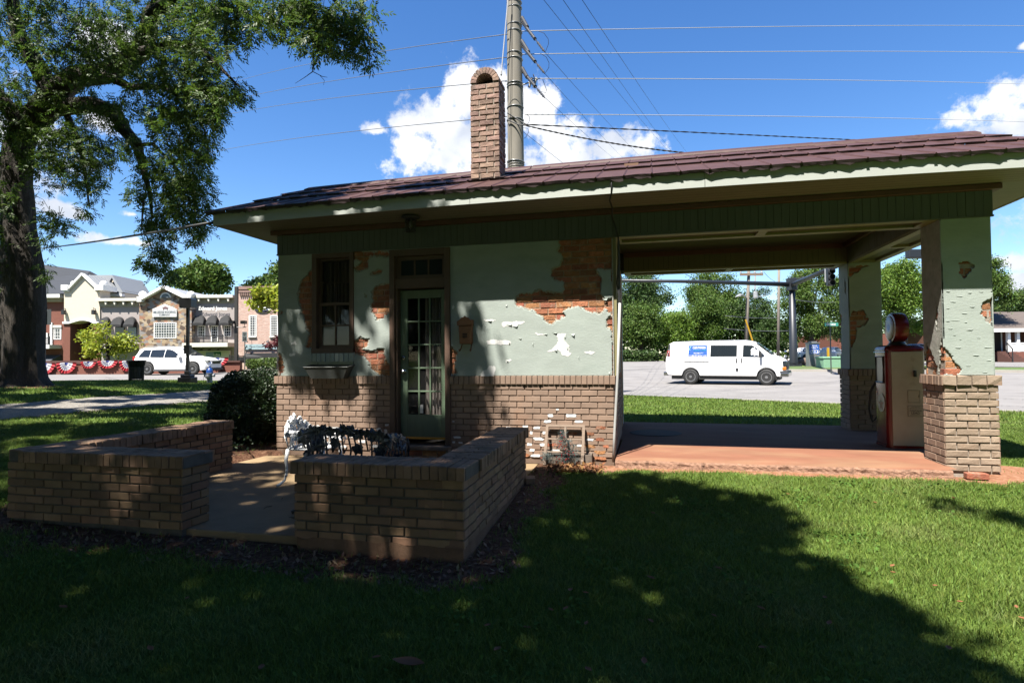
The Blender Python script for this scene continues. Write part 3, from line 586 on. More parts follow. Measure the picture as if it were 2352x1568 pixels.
# soldier ledge
mb=MB()
def soldiers(mb,a,b,y,z0,z1,n,u,pr=.035,unit=.072,back=.05,rough=0):
    L_=b-a;k=max(1,round(L_/unit));w_=L_/k; u=Vector(u);n=Vector(n)
    for i in range(k):
        q=Vector(y)+u*(a+i*w_); e=.004; d=pr+random.uniform(-.004,.004); r=lambda:random.uniform(-rough,rough) if rough else 0
        V=[]
        for dd,s in((-back,0),(d-.004,0),(d,.004)):
            for x_,z_ in((e+s,z0+s),(w_-e-s,z0+s),(w_-e-s,z1-s),(e+s,z1-s)):
                V.append(q+u*(x_+r()*.5)+Vector((0,0,z_+r()))+n*(dd+(r() if dd>0 else 0)))
        F=[(8,9,10,11)]+[(k2+j,k2+(j+1)%4,k2+4+(j+1)%4,k2+4+j) for k2 in(0,4) for j in range(4)]
        mb.add(V,F)
soldiers(mb,XL-.03,DR[0],(0,0,0),ZL-.108,ZL,(0,-1,0),(1,0,0)); soldiers(mb,DR[1],XR+.03,(0,0,0),ZL-.108,ZL,(0,-1,0),(1,0,0))
soldiers(mb,-.03,YE,(XL,0,0),ZL-.108,ZL,(-1,0,0),(0,1,0))
mb.box((XL-.02,-.02,ZL-.115),(DR[0],.03,ZL-.01)); mb.box((DR[1],-.02,ZL-.115),(XR+.02,.03,ZL-.01))
mb.build('brick_ledge',M['brickp'],st)
# bare bricks behind the stucco
mb=MB(); bricks(mb,(XL,.023,ZL),(1,0,0),(0,-1,0),XR-XL,22,.0805,BL,proud=.008,gap=.014,skip=[(WIN[0]-XL,WIN[1]-XL,WIN[2]-ZL,WIN[3]-ZL),(DR[0]-XL,DR[1]-XL,-1,DR[3]-ZL)],jit=.003,taper=.004,rough=.004,back=.02)
mb.build('bare_brick',M['bricko'],st)
PT=[ # holes in the stucco, traced on the wall plane
 [(1718,120),(1715,200),(1740,235),(1725,290),(1680,305),(1672,350),(1700,380),(1745,380),(1740,440),(1690,445),(1620,425),(1560,440),(1500,450),(1460,480),(1465,520),(1530,545),(1580,565),(1620,600),(1665,635),(1720,610),(1760,575),(1750,550),(1790,535),(1850,530),(1900,560),(1960,570),(2000,550),(2025,590),(2100,560),(2100,460),(1990,490),(1960,450),(1975,380),(1950,330),(1945,310),(2100,318),(2100,100)],
 [(2035,560),(2010,580),(1998,600),(2000,640),(2020,660),(2025,720),(2040,730),(2100,740),(2100,560)],
 [(270,310),(240,340),(200,380),(182,430),(180,500),(200,560),(215,600),(235,640),(245,680),(235,720),(225,760),(240,775),(275,770),(275,300)],
 [(510,190),(600,205),(745,195),(745,240),(700,240),(640,225),(605,240),(600,280),(590,310),(540,322),(510,315),(505,290),(550,280),(550,260),(510,258)],
 [(620,320),(650,312),(680,322),(670,340),(640,348),(615,338)],
 [(745,385),(690,395),(640,410),(615,440),(620,500),(608,530),(625,570),(640,590),(650,612),(690,610),(700,580),(745,550)],
 [(505,725),(550,712),(605,718),(600,750),(590,770),(560,775),(600,790),(640,785),(640,770),(690,775),(695,800),(700,840),(715,860),(745,870),(745,945),(660,935),(620,900),(590,850),(570,820),(510,805)],
 [(1070,760),(1100,762),(1100,780),(1125,800),(1118,840),(1110,880),(1115,920),(1100,935),(1070,930)],
 [(75,560),(95,543),(100,560),(90,580),(75,577)],
 [(60,800),(80,800),(95,840),(108,880),(105,905),(80,925),(85,945),(60,945)],
 [(575,450),(585,455),(590,475),(575,470)]]
def wallpts(pts,y=0):
    r=[]
    for x,yy in pts:
        D=z2D(x,yy); q=aty(D[0],D[1],y); r.append((q[0],q[2]))
    return r
HOL=[wallpts(q) for q in PT]
def keepwall(cu,cv):
    x=XL+cu;z=ZL+cv
    dx=(fbm(x,z,31,14.)-.5)*.07+(fbm(x,z,35,45.)-.5)*.03; dz=(fbm(x,z,33,14.)-.5)*.06+(fbm(x,z,37,45.)-.5)*.03
    k=np.ones(x.shape,bool)
    for h in HOL: k&=~inpoly(x+dx,z+dz,h)
    for (a,b,c_,d) in ((WIN[0],WIN[1],WIN[2],WIN[3]),(DR[0],DR[1],0,DR[3])): k&=~((x>a)&(x<b)&(z>c_)&(z<d))
    k&=~((x-XL)<.012*fbm(z,z*0,5,8.)*2)&~((XR-x)<.03*(fbm(z,z*0,6,6.)-.2))
    return k
sheet('stucco_coat',(XL,-.001,ZL),(1,0,0),(0,0,1),XR-XL,ZB-ZL,keepwall,.0115,.012,M['stucco'],st)
def keepunder(cu,cv):
    x=XL+cu;z=ZL+cv; dx=(fbm(x,z,31,14.)-.5)*.07+(fbm(x,z,35,45.)-.5)*.03; dz=(fbm(x,z,33,14.)-.5)*.06+(fbm(x,z,37,45.)-.5)*.03; k=np.zeros(x.shape,bool)
    for h in HOL:
        near=inpoly(x+dx,z+dz,h); sh_=near.copy()
        for a,b in ((.015,0),(-.015,0),(0,.015),(0,-.015)): sh_&=inpoly(x+dx+a,z+dz+b,h)
        k|=near&~sh_
    for (a,b,c_,d) in ((WIN[0],WIN[1],WIN[2],WIN[3]),(DR[0],DR[1],0,DR[3])): k&=~((x>a)&(x<b)&(z>c_)&(z<d))
    return k
sheet('plaster_undercoat',(XL,.008,ZL),(1,0,0),(0,0,1),XR-XL,ZB-ZL,keepunder,.0115,.006,mat('plaster undercoat',(.62,.55,.44),.95,var=.2,vscale=14,bump=.6),st)
# white scars in the paint
WH=[[(1390,618),(1430,620),(1480,615),(1520,622),(1480,630),(1440,645),(1395,645)],[(1300,730),(1340,722),(1380,728),(1432,732),(1425,748),(1380,750),(1330,745),(1300,748)],
 [(1700,690),(1755,688),(1745,720),(1760,745),(1780,760),(1770,785),(1792,805),(1775,820),(1745,815),(1735,795),(1700,780),(1650,800),(1690,770),(1715,745),(1712,715)],
 [(1258,930),(1275,905),(1300,900),(1310,882),(1340,880),(1345,910),(1330,938)],[(1275,608),(1355,610),(1310,615)],[(1405,845),(1440,840),(1415,853)],[(1092,520),(1098,538),(1090,538)],
 [(150,742),(170,735),(172,748),(150,750)],[(135,808),(170,803),(170,815),(140,818)],[(1870,795),(1940,793),(1910,803),(1875,803)],[(1575,686),(1640,688),(1600,693)],[(105,672),(140,670),(140,676)]]
WHp=[wallpts(q) for q in WH]
def keepwh(cu,cv):
    x=XL+cu;z=ZL+cv; dx=(fbm(x,z,41,25.)-.5)*.05;dz=(fbm(x,z,43,25.)-.5)*.03;k=np.zeros(x.shape,bool)
    for h in WHp:
        for a,b in ((0,0),(.008,0),(-.008,0),(0,.007),(0,-.007)): k|=inpoly(x+dx+a,z+dz+b,h)
    return k
sheet('bare_white_patches',(XL,-.0035,ZL),(1,0,0),(0,0,1),XR-XL,ZB-ZL,keepwh,.0085,0,M['white'],st)
mb=MB() # curled paint flakes
for (x,y,w_,h_) in [(1425,632,45,12),(1460,640,40,14),(1700,783,20,12),(1768,765,14,30),(1800,690,28,22),(1755,700,10,25),(1310,612,30,6),(1425,738,12,12),(1415,846,14,8),(1990,485,30,14),(1695,682,30,7),(1640,690,25,5),(1565,745,5,20),(1835,820,4,30),(1410,520,12,14),(1490,715,20,5),(1105,925,8,20),(2015,915,12,20)]:
    for s in range(2):
        q=wallpts([(x-w_*.5+s*w_*.3,y),(x+w_*.5,y-h_*.2),(x+w_*.3,y+h_*.5),(x-w_*.2,y+h_*.4)])
        o=[.002,.002,.012+random.uniform(0,.010),.008]
        mb.add([(a,-k,b) for (a,b),k in zip(q,o)],[(0,1,2,3)])
tag(mb.build('paint_flakes',M['stucco'],st),kind='stuff')
# brick chips painted white
mb=MB()
def bpatch(D,w_,h_):
    q=aty(D[0],D[1],-.02); c=MB(); n=14; w_*=.85; h_*=.9; pts=[]
    for i in range(n):
        t_=2*math.pi*i/n; e=1-.35*random.random(); pts.append((q[0]+w_/2*max(-1,min(1,1.25*math.cos(t_)))*e, -.0165, q[2]+h_/2*max(-1,min(1,1.3*math.sin(t_)))*e))
    mb.add(pts,[tuple(range(n))])
for x,y,w_,h_ in [(1710,1133,.05,.03),(1668,1168,.10,.05),(1788,1170,.18,.055),(1650,1203,.13,.05),(1835,1203,.16,.04),(1520,1234,.1,.04),(1588,1240,.12,.04),(1555,1270,.05,.05),(1640,1270,.12,.05),(1600,1306,.18,.05),(1545,1338,.09,.045),(1625,1340,.12,.05),(1900,1310,.14,.04),(1770,1310,.13,.04),(1560,1372,.1,.05),(1700,1375,.16,.05),(1840,1345,.12,.04),(1580,1404,.17,.045),(1420,1240,.08,.03),(1120,1296,.15,.04),(1100,1325,.06,.03),(1140,1328,.08,.03),(1098,1203,.04,.015),(405,1245,.19,.055),(450,1247,.05,.04),(660,1250,.10,.05),(705,1224,.08,.035),(365,1275,.14,.05),(620,1280,.1,.05),(700,1260,.06,.07),(500,1290,.12,.05),(560,1320,.15,.05),(450,1350,.16,.05),(640,1350,.12,.05),(1085,945,.02,.02)]:
    bpatch(z2D(x,y),w_,h_)
tag(mb.build('chipped_white_paint',M['white'],st),kind='stuff')
mb=MB()
for x,y,w_,h_ in [(1700,1340,.5,.05),(1960,1385,.2,.055),(1900,1350,.18,.055),(1960,1310,.14,.055),(1850,1415,.2,.05),(1960,1420,.2,.05),(1740,1410,.2,.05),(1640,1415,.2,.05),(1800,1275,.15,.05),(1960,1240,.17,.05),(1520,1400,.15,.05),(1900,1275,.15,.05),(1995,1350,.1,.05)]: bpatch(z2D(x,y),w_,h_)
for v in range(len(mb.v)): mb.v[v]=(mb.v[v][0],-.0155,mb.v[v][2])
tag(mb.build('orange_worn_bricks',M['bricko'],st),kind='stuff')
# remaining walls of the office
mb=MB()
mb.box((XL,.26,-.1),(XL+.22,1.0,ZB)); mb.box((XL,1.75,-.1),(XL+.22,YE-.22,ZB)); mb.box((XL,1.0,-.1),(XL+.22,1.75,1.4)); mb.box((XL,1.0,2.55),(XL+.22,1.75,ZB))
mb.box((XL,YE-.22,-.1),(-5.15,YE,ZB)); mb.box((-4.25,YE-.22,-.1),(XR-.06,YE,ZB)); mb.box((-5.15,YE-.22,-.1),(-4.25,YE,1.4)); mb.box((-5.15,YE-.22,2.55),(-4.25,YE,ZB))
mb.build('rear_walls',M['stucco'],st)
mb=MB(); mb.prism([(XR-.22,.26,-.1),(XR-.001,.262,-.1),(XR-.03,2.3,-.1),(XR-.22,2.3,-.1)],(0,0,ZB+.1))
mb.prism([(XR-.24,2.3,-.1),(XR-.04,2.3,-.1),(XR-.06,YE-.22,-.1),(XR-.24,YE-.22,-.1)],(0,0,ZB+.1)); mb.build('canopy_side_wall',M['bricko'],st)
mb=MB(); bricks(mb,(XR,0,0),(-.013,1,0),(1,0,0),2.3,12,CH,BL,proud=.012); mb.build('side_brick_base',M['brickp'],st)
mb=MB(); mb.prism([(XR,.0,1.04),(XR+.014,.0,1.04),(XR+.0,1.9,1.04),(XR-.02,1.9,1.04)],(0,0,1.75)); mb.build('side_stucco',M['stuccoold'],st)
mb=MB(); mb.box((XR+.015,.02,1.04),(XR+.055,.16,ZB)); mb.box((XR+.015,.45,1.04),(XR+.05,.6,ZB)); mb.build('door_jamb',M['cream'],st)
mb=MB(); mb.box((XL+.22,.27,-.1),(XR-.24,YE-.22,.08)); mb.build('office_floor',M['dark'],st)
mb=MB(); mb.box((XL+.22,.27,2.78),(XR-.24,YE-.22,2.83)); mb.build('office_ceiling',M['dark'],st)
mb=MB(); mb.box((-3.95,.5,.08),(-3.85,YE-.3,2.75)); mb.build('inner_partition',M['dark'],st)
# window
wn=MB(); a,b,c_,d=WIN
for q in [((a-.0,-.02,c_),(a+.075,.12,d)),((b-.06,-.02,c_),(b,.12,d)),((a+.075,-.02,d-.07),(b-.06,.12,d)),((a-.0,-.035,c_-.02),(b+.0,.12,c_+.05))]: wn.box(*q)
wo=wn.build('window',M['frame'],st,bevel=.004)
sh=MB(); ix0,ix1=a+.075,b-.06; zz0,zz1=c_+.05,d-.07; zm=(zz0+zz1)/2-.02
for (z0,z1,yy) in((zz0,zm+.03,.05),(zm-.01,zz1,.08)):
    for q in [((ix0,yy,z0),(ix0+.045,yy+.03,z1)),((ix1-.045,yy,z0),(ix1,yy+.03,z1)),((ix0+.045,yy,z0),(ix1-.045,yy+.03,z0+.05)),((ix0+.045,yy,z1-.04),(ix1-.045,yy+.03,z1))]: sh.box(*q)
    xm=(ix0+ix1)/2; sh.box((xm-.012,yy+.004,z0+.05),(xm+.012,yy+.026,z1-.04)); zc=(z0+z1)/2; sh.box((ix0+.045,yy+.004,zc-.012),(xm-.012,yy+.026,zc+.012)); sh.box((xm+.012,yy+.004,zc-.012),(ix1-.045,yy+.026,zc+.012))
sh.build('sash',M['frame'],wo)
MB().box((ix0+.03,.066,zz0+.03),(ix1-.03,.070,zz1-.02)).build('pane',M['glasst'],wo)
cu=MB(); n=40; rows=[[(ix0+.03+(ix1-ix0-.03)*i/n,.17+.02*math.sin(i*1.3)+.008*math.sin(i*3.1),z) for i in range(n+1)] for z in(zz0+.35,zz1+.05)]; cu.grid(rows); cu.build('curtain',mat('dim curtain',(.30,.24,.20),.9),wo,smooth=True)
MB().box((ix0+.05,.105,zz0),(ix1-.04,.112,zz0+.33)).build('privacy_film',M['sheer'],wo)
sl_=MB(); soldiers(sl_,a-.05,b+.01,(0,0,0),1.245,1.365,(0,-1,0),(1,0,0),pr=.05,unit=.075,back=.03); sl_.box((a-.05,-.03,1.25),(b,.0,1.37)); sl_.build('brick_sill',M['stucco'],st)
# door
dm=MB(); a,b,c_,d=DR
TZ=2.25
for q in [((a-.02,-.04,c_),(a+.055,.16,d)),((b-.055,-.04,c_),(b+.02,.16,d)),((a+.055,-.04,d-.09),(b-.055,.16,d)),((a+.055,-.01,TZ),(b-.055,.14,TZ+.14)),((a+.055,.0,c_),(a+.085,.15,TZ)),((b-.07,.0,c_),(b-.055,.15,TZ))]: dm.box(*q)
do=dm.build('doorway',M['frame'],st,bevel=.004)
tw=MB(); x0,x1=a+.055,b-.055; z0,z1=TZ+.14,d-.09
for q in [((x0,.05,z0),(x0+.06,.09,z1)),((x1-.06,.05,z0),(x1,.09,z1)),((x0+.06,.05,z0),(x1-.06,.09,z0+.05)),((x0+.06,.05,z1-.05),(x1-.06,.09,z1))]: tw.box(*q)
for k in(1,2): xx=x0+.06+(x1-x0-.12)*k/3; tw.box((xx-.012,.055,z0+.05),(xx+.012,.085,z1-.05))
tr_=tw.build('transom',M['frame'],st); MB().box((x0+.05,.068,z0+.04),(x1-.05,.072,z1-.04)).build('pane',M['glass'],tr_)
lx0,lx1,lz0,lz1=a+.085,b-.07,.175,2.235
lf=MB(); st_=.105; gy=.10
gx0,gx1,gz0,gz1=lx0+st_,lx1-st_+.02,.50,2.12
for q in [((lx0,gy,lz0),(gx0,gy+.045,lz1)),((gx1,gy,lz0),(lx1,gy+.045,lz1)),((gx0,gy,lz0),(gx1,gy+.045,gz0)),((gx0,gy,gz1),(gx1,gy+.045,lz1))]: lf.box(*q)
for k in(1,2):
    xx=gx0+(gx1-gx0)*k/3; lf.box((xx-.011,gy+.003,gz0),(xx+.011,gy+.04,gz1))
for k in(1,2,3,4):
    zz=gz0+(gz1-gz0)*k/5
    for j in range(3):
        xa=gx0+(gx1-gx0)*j/3+(.011 if j else 0); xb=gx0+(gx1-gx0)*(j+1)/3-(.011 if j<2 else 0); lf.box((xa,gy+.003,zz-.011),(xb,gy+.04,zz+.011))
dleaf=lf.build('door',M['door'],st,bevel=.003)
MB().box((gx0,gy+.02,gz0),(gx1,gy+.024,gz1)).build('pane',M['glasst'],dleaf)
kb=MB(); kb.lathe((lx0+.05,gy-.045,1.10),[(0.012,.05),(.014,.02),(.032,.015),(.036,0),(.03,-.012),(.0,-.016)],14,'y'); kb.lathe((lx0+.05,gy-.002,1.10),[(.035,.0),(.035,.006),(0,.006)],14,'y'); kb.build('handle',M['chrome'],dleaf,smooth=True)
kb=MB(); kb.lathe((lx0+.052,gy-.03,1.29),[(0,-.0),(.024,0),(.030,.01),(.032,.03)],14,'y'); kb.build('deadbolt',M['chrome'],dleaf,smooth=True)
MB().box((lx0,.085,.165),(lx1,.10,.195)).build('kick_strip',M['brass'],dleaf)
MB().box((gx0+.155,gy+.012,gz0+.02),(gx0+.225,gy+.018,gz0+.135)).build('sticker',M['sheer'],dleaf)
# door curtain
n=46; dc=MB(); rows=[]
for z in np.linspace(.3,2.16,6): rows.append([(gx0+.21+(gx1-gx0-.19)*i/n,.23+.03*math.sin(i*.9)+.012*math.sin(i*2.3+z),z) for i in range(n+1)])
dc.grid(rows); dc.build('curtain',M['curtain'],st,smooth=True)
sp_=MB(); sp_.box((a-.06,-.17,.055),(b+.03,.1,.10)); sp_.build('doorstep_board',M['woodw'],st,bevel=.006)
sp_=MB(); sp_.box((a-.03,-.13,-.2),(b+.02,-.02,.054)); sp_.build('step_core',M['mortarl'],st)
sp_=MB(); bricks(sp_,(a-.03,-.13,-.11),(1,0,0),(0,-1,0),.865,2,.08,BL,proud=.012); sp_.build('brick_step',M['bricko'],st)
# beams ----------------------------------------------------------
def groove(mb,a,b,y,z0,z1,n,u,unit=.087):  # vertical boards
    u=Vector(u);n=Vector(n);L_=b-a;k=round(L_/unit);w_=L_/k
    for i in range(k):
        e=.0016 if i%4 else .003; q=Vector(y)+u*(a+i*w_); d=random.uniform(0,.0025)
        vs=[]
        for dd in(-.012,d):
            for x_,z_ in((e,z0),(w_-e,z0),(w_-e,z1),(e,z1)): vs.append(q+u*x_+Vector((0,0,z_))+n*(dd+.008))
        mb.add(vs,[(4,5,6,7)]+[(j,(j+1)%4,4+(j+1)%4,4+j) for j in range(4)])
mb=MB()
ZT=3.15
mb.box((XL,-.004,ZB+.03),(X1,.5,ZT)); mb.box((X0,.5,ZB+.03),(X1,YB,ZT)); mb.box((XR-.1,YB,ZB+.03),(X1,YE,ZT)); mb.box((XL,.5,ZB+.03),(XL+.2,YE,ZT)); mb.box((XL+.2,YB+.2,ZB+.03),(XR-.1,YE,ZT))
mb.build('beam_core',M['dark'],st)
mb=MB(); groove(mb,XL,X1,(0,-.004,0),ZB+.012,ZT,(0,-1,0),(1,0,0)); groove(mb,0,YE,(XL,0,0),ZB+.012,ZT,(-1,0,0),(0,1,0)); mb.box((XL-.008,-.018,ZB-.006),(X1+.008,.02,ZB+.012)); mb.build('beam_boards',M['beam'],st)
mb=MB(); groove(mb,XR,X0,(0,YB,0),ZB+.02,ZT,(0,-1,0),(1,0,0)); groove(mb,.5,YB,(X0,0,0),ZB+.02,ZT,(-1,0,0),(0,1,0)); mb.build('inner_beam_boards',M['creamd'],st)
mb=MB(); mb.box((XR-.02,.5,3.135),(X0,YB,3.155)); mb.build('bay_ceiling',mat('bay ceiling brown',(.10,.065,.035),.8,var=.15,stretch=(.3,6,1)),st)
# panelled undersides
mb=MB(); pn=MB()
def under(x0,y0,x1,y1,along,nb):
    zt=ZB+.03; e=.11
    pn.box((x0+e,y0+e,zt-.006),(x1-e,y1-e,zt))
    if along=='x':
        mb.box((x0,y0,ZB-.008),(x1,y0+e,zt)); mb.box((x0,y1-e,ZB-.008),(x1,y1,zt))
        for k in range(nb+1):
            xc=x0+(x1-x0)*k/nb; xa=max(x0,xc-e/2*(1 if 0<k<nb else 2)); xb=min(x1,xc+e/2*(1 if 0<k<nb else 2)); mb.box((xa,y0+e,ZB-.008),(xb,y1-e,zt))
    else:
        mb.box((x0,y0,ZB-.008),(x0+e,y1,zt)); mb.box((x1-e,y0,ZB-.008),(x1,y1,zt))
        for k in range(nb+1):
            yc=y0+(y1-y0)*k/nb; ya=max(y0,yc-e/2*(1 if 0<k<nb else 2)); yb=min(y1,yc+e/2*(1 if 0<k<nb else 2)); mb.box((x0+e,ya,ZB-.008),(x1-e,yb,zt))
under(XR,.015,X0,.5,'x',2); under(X0+.02,.5,X1-.02,YB,'y',2); under(XR,YB+.01,X0,YE-.01,'x',2)
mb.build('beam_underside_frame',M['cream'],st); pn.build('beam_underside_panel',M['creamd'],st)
mb=MB()
for q in [((XL-.07,-.075,3.095),(X1+.07,-.012,3.16)),((XL-.07,-.012,3.095),(XL-.01,YE,3.16)),((X1+.004,-.012,3.095),(X1+.07,YE+.07,3.16)),((XR,.5,3.08),(X0,.55,3.15)),((XR,YB-.07,3.06),(X0-.07,YB-.013,3.15)),((X0-.07,.55,3.06),(X0-.013,YB-.07,3.15))]: mb.box(*q)
mb.build('crown_trim',M['trim'],st,bevel=.008)
# roof ----------------------------------------------------------
OX0,OX1,OY=-5.95,4.39,-.60; EY=-.635; YR=1.9; ZR=4.335; YBK=YE+.65
def bow(x): return .05*(1-((x+.8)/5.25)**2)
mb=MB(); rows=[]
xs=np.linspace(OX0,OX1,40)
mb.grid([[(x,OY+.02,3.165+bow(x)) for x in xs],[(x,-.05,3.163) for x in xs],[(x,YE,3.163) for x in xs],[(x,YBK,3.165) for x in xs]])
mb.grid([[(x,OY+.02,3.20+bow(x)) for x in xs],[(x,-.05,3.20) for x in xs],[(x,YE,3.20) for x in xs],[(x,YBK,3.20) for x in xs]])
mb.build('soffit',M['soffit'],st,fix=False)
mb=MB()
for y in np.arange(OY+.09,-.08,.083):
    tt=(y-OY-.02)/( -.05-OY-.02); mb.grid([[(x,y-.003,3.1625+bow(x)*(1-tt)) for x in xs],[(x,y+.003,3.1625+bow(x)*(1-tt)) for x in xs]])
mb.build('soffit_grooves',M['dark'],st,fix=False)
mb=MB()
secs=[(OX0+.0,-2.2),(-2.195,.6),(.605,OX1)]
for a,b in secs:
    xx=np.linspace(a,b,14)
    mb.grid([[(x,OY,3.325+bow(x)) for x in xx],[(x,OY,3.155+bow(x)) for x in xx],[(x,OY+.022,3.155+bow(x)) for x in xx],[(x,OY+.022,3.325+bow(x)) for x in xx],[(x,OY,3.325+bow(x)) for x in xx]])
mb.box((OX0,YBK-.02,3.155),(OX1,YBK,3.32))
def rz(y): return 3.33+(ZR-3.33)*(y-EY)/(YR-EY) if y<YR else ZR-(ZR-3.33)*(y-YR)/(YBK-YR)
for x in(OX0,OX1-.022):
    mb.prism([(x,OY+.023,3.155+bow(x)),(x,YBK-.021,3.155),(x,YBK-.021,3.30),(x,YR,ZR-.03),(x,OY+.023,3.32+bow(x))],(.022,0,0))
mb.build('fascia',M['fascia'],st,fix=True)
# roofing in three overlapping tiers of ribbed panels
rgr=random.Random(11)
roof=MB(); rib=MB()
tiers=[(-.004,.42,.0),(.40,.70,.012),(.68,1.0,.022)]
NP=33; PW=(OX1-OX0+.16)/NP
nrm=np.array([0,-(ZR-3.33),(YR-EY)]);nrm/=np.linalg.norm(nrm)
def rp(x,t_,h): 
    y=EY+(YR-EY)*t_; z=3.33+(ZR-3.33)*t_+bow(x)*(1 if t_<.5 else 1); return np.array([x,y,z])+nrm*h
for ti,(ta,tb,hh) in enumerate(tiers):
    for i in range(NP):
        xa=OX0-.08+i*PW; xb=xa+PW; n=7; lo=[];lip=[];mid=[];hi=[]
        drop=rgr.uniform(-.006,.006) ; lift=rgr.uniform(0,.007); sk=rgr.uniform(-.008,.008)
        for k in range(n):
            x=xa+(xb-xa)*k/(n-1); u_=k/(n-1)
            e=drop+sk*u_+.005*math.sin(u_*math.pi)+rgr.uniform(-.004,.004)
            q=rp(x,ta-e*.4,hh+.014+lift*math.sin(u_*math.pi)); lo.append(q); q2=q+np.array([0,.012,-.022-(.006 if ti==0 else .0)+rgr.uniform(-.006,.004)]); lip.append(q2)
            mid.append(rp(x,ta+.05,hh+.012+.004*math.sin(u_*math.pi))); hi.append(rp(x,tb,hh))
        roof.cur=0; roof.grid([hi,mid,lo]); roof.cur=1; roof.grid([lo,lip])
        if ti==0: # torn metal hanging past the edge
            bot=[p+np.array([0,.004,-.006-(.028*rgr.random()**3)]) for p in lip]; roof.grid([lip,bot])
        a_=rp(xa,ta-.004,hh+.012);b_=rp(xa,tb,hh)
        sx=rgr.uniform(-.01,.01)
        for s in(-1,1):
            w_=.016; rib.add([a_+np.array([s*w_+sx,0,0]),a_+np.array([sx,0,0])+nrm*.017,b_+nrm*.014,b_+np.array([s*w_,0,0])],[(0,1,2,3)])
        rib.add([a_+np.array([-.016+sx,0,0]),a_+np.array([sx,0,0])+nrm*.017,a_+np.array([.016+sx,0,0])],[(0,1,2)])
roof.grid([[(x,YR,ZR+bow(x)+.02) for x in xs],[(x,YBK+.06,3.32) for x in xs]])
roof.build('roof',[M['roofm'],M['roofe']],st,fix=False)
rib.build('roof_ribs',M['roofm'],st,fix=False)
mb=MB(); xr=np.linspace(OX0-.09,OX1+.05,60)
seg=0
for a,b in ((OX0-.09,-3.4),(-3.42,-1.9),(-1.88,.5),(.48,2.35),(2.30,3.75),(3.7,OX1+.05)):
    xx=np.linspace(a,b,10); o_=rgr.uniform(0,.012)
    mb.grid([[(x,YR-.17,ZR-.045+bow(x)+o_) for x in xx],[(x,YR-.16,ZR-.025+bow(x)+o_+.01) for x in xx],[(x,YR,ZR+.062+bow(x)+o_) for x in xx],[(x,YR+.16,ZR-.02+bow(x)+o_) for x in xx]])
mb.build('ridge_cap',M['roofm'],st,fix=False)
mb=MB(); mb.box((-.35,.7,3.93),(-.16,.95,3.965)); mb.build('roof_debris',M['straw'],st)
# chimney -------------------------------------------------------
cx0,cx1,cy0,cy1=-2.49,-2.07,.40,.76; zb_,zs_=3.60,5.205; cxm=(cx0+cx1)/2; ro=(cx1-cx0)/2; ri=.125; zc=zs_+.005
mb=MB(); mb.box((cx0+.01,cy0+.01,zb_),(cx1-.01,cy1-.01,zs_-.02)); mb.box((cx0+.01,cy0+.01,zs_-.02),(cx0+ro-ri,cy1-.01,zs_)); mb.box((cx1-ro+ri,cy0+.01,zs_-.02),(cx1-.01,cy1-.01,zs_))
n=20
for k in range(n):
    t0,t1=math.pi*k/n,math.pi*(k+1)/n; r2=ro-.012; r1=ri+.01
    mb.prism([(cxm+r1*math.cos(t0),cy0+.01,zc+r1*math.sin(t0)),(cxm+r2*math.cos(t0),cy0+.01,zc+r2*math.sin(t0)),(cxm+r2*math.cos(t1),cy0+.01,zc+r2*math.sin(t1)),(cxm+r1*math.cos(t1),cy0+.01,zc+r1*math.sin(t1))],(0,cy1-cy0-.02,0))
chm=thing('chimney',None,None,(cxm,cy0,zb_)); chm.parent=st; chm.location=Vector((cxm,cy0,zb_))-st.location
mb.build('chimney_core',M['mortarl'],chm)
mb=MB(); CC=.0755; nc=int((zs_-zb_)/CC)
bricks(mb,(cx0,cy0+.008,zb_),(1,0,0),(0,-1,0),cx1-cx0,nc,CC,.215,gap=.014,proud=.012,rough=.005,jit=.003,taper=.005,phase=-.02)
bricks(mb,(cx1-.008,cy0,zb_),(0,1,0),(1,0,0),cy1-cy0,nc,CC,.215,gap=.014,proud=.010,rough=.005,jit=.003,taper=.005)
bricks(mb,(cx0+.008,cy0,zb_),(0,1,0),(-1,0,0),cy1-cy0,nc,CC,.215,gap=.014,proud=.010,rough=.005)
na=11
for k in range(na):
    t0=math.pi*(k+.08)/na;t1=math.pi*(k+.92)/na; rr=ro+random.uniform(-.006,.004); q=cy0-.006+random.uniform(-.004,.003)
    for (ya,yb) in ((q,cy0+.10),(cy0+.115,cy0+.215),(cy0+.225,cy1)):
        mb.prism([(cxm+ri*math.cos(t0),ya,zc+ri*math.sin(t0)),(cxm+rr*math.cos(t0),ya,zc+rr*math.sin(t0)),(cxm+rr*math.cos(t1),ya,zc+rr*math.sin(t1)),(cxm+ri*math.cos(t1),ya,zc+ri*math.sin(t1))],(0,yb-ya,0))
mb.build('chimney_bricks',M['brickch'],chm)
MB().box((cxm-ri-.01,cy0+.22,zs_),(cxm+ri+.01,cy0+.24,zc+ri+.02)).build('flue',M['dark'],chm)
mb=MB(); q0=rp(cx0-.06,.37,.03); 
for (a,b) in (((cx0-.07,cy0-.05),(cx1+.07,cy0)),((cx1+.0,cy0),(cx1+.07,cy1))):
    zf=lambda y:3.33+(ZR-3.33)*(y-EY)/(YR-EY)+.09
    mb.add([(a[0],a[1],zf(a[1])),(b[0],a[1],zf(a[1])),(b[0],b[1],zf(b[1])),(a[0],b[1],zf(b[1]))],[(0,1,2,3)])
mb.build('flashing',M['roofe'],chm)
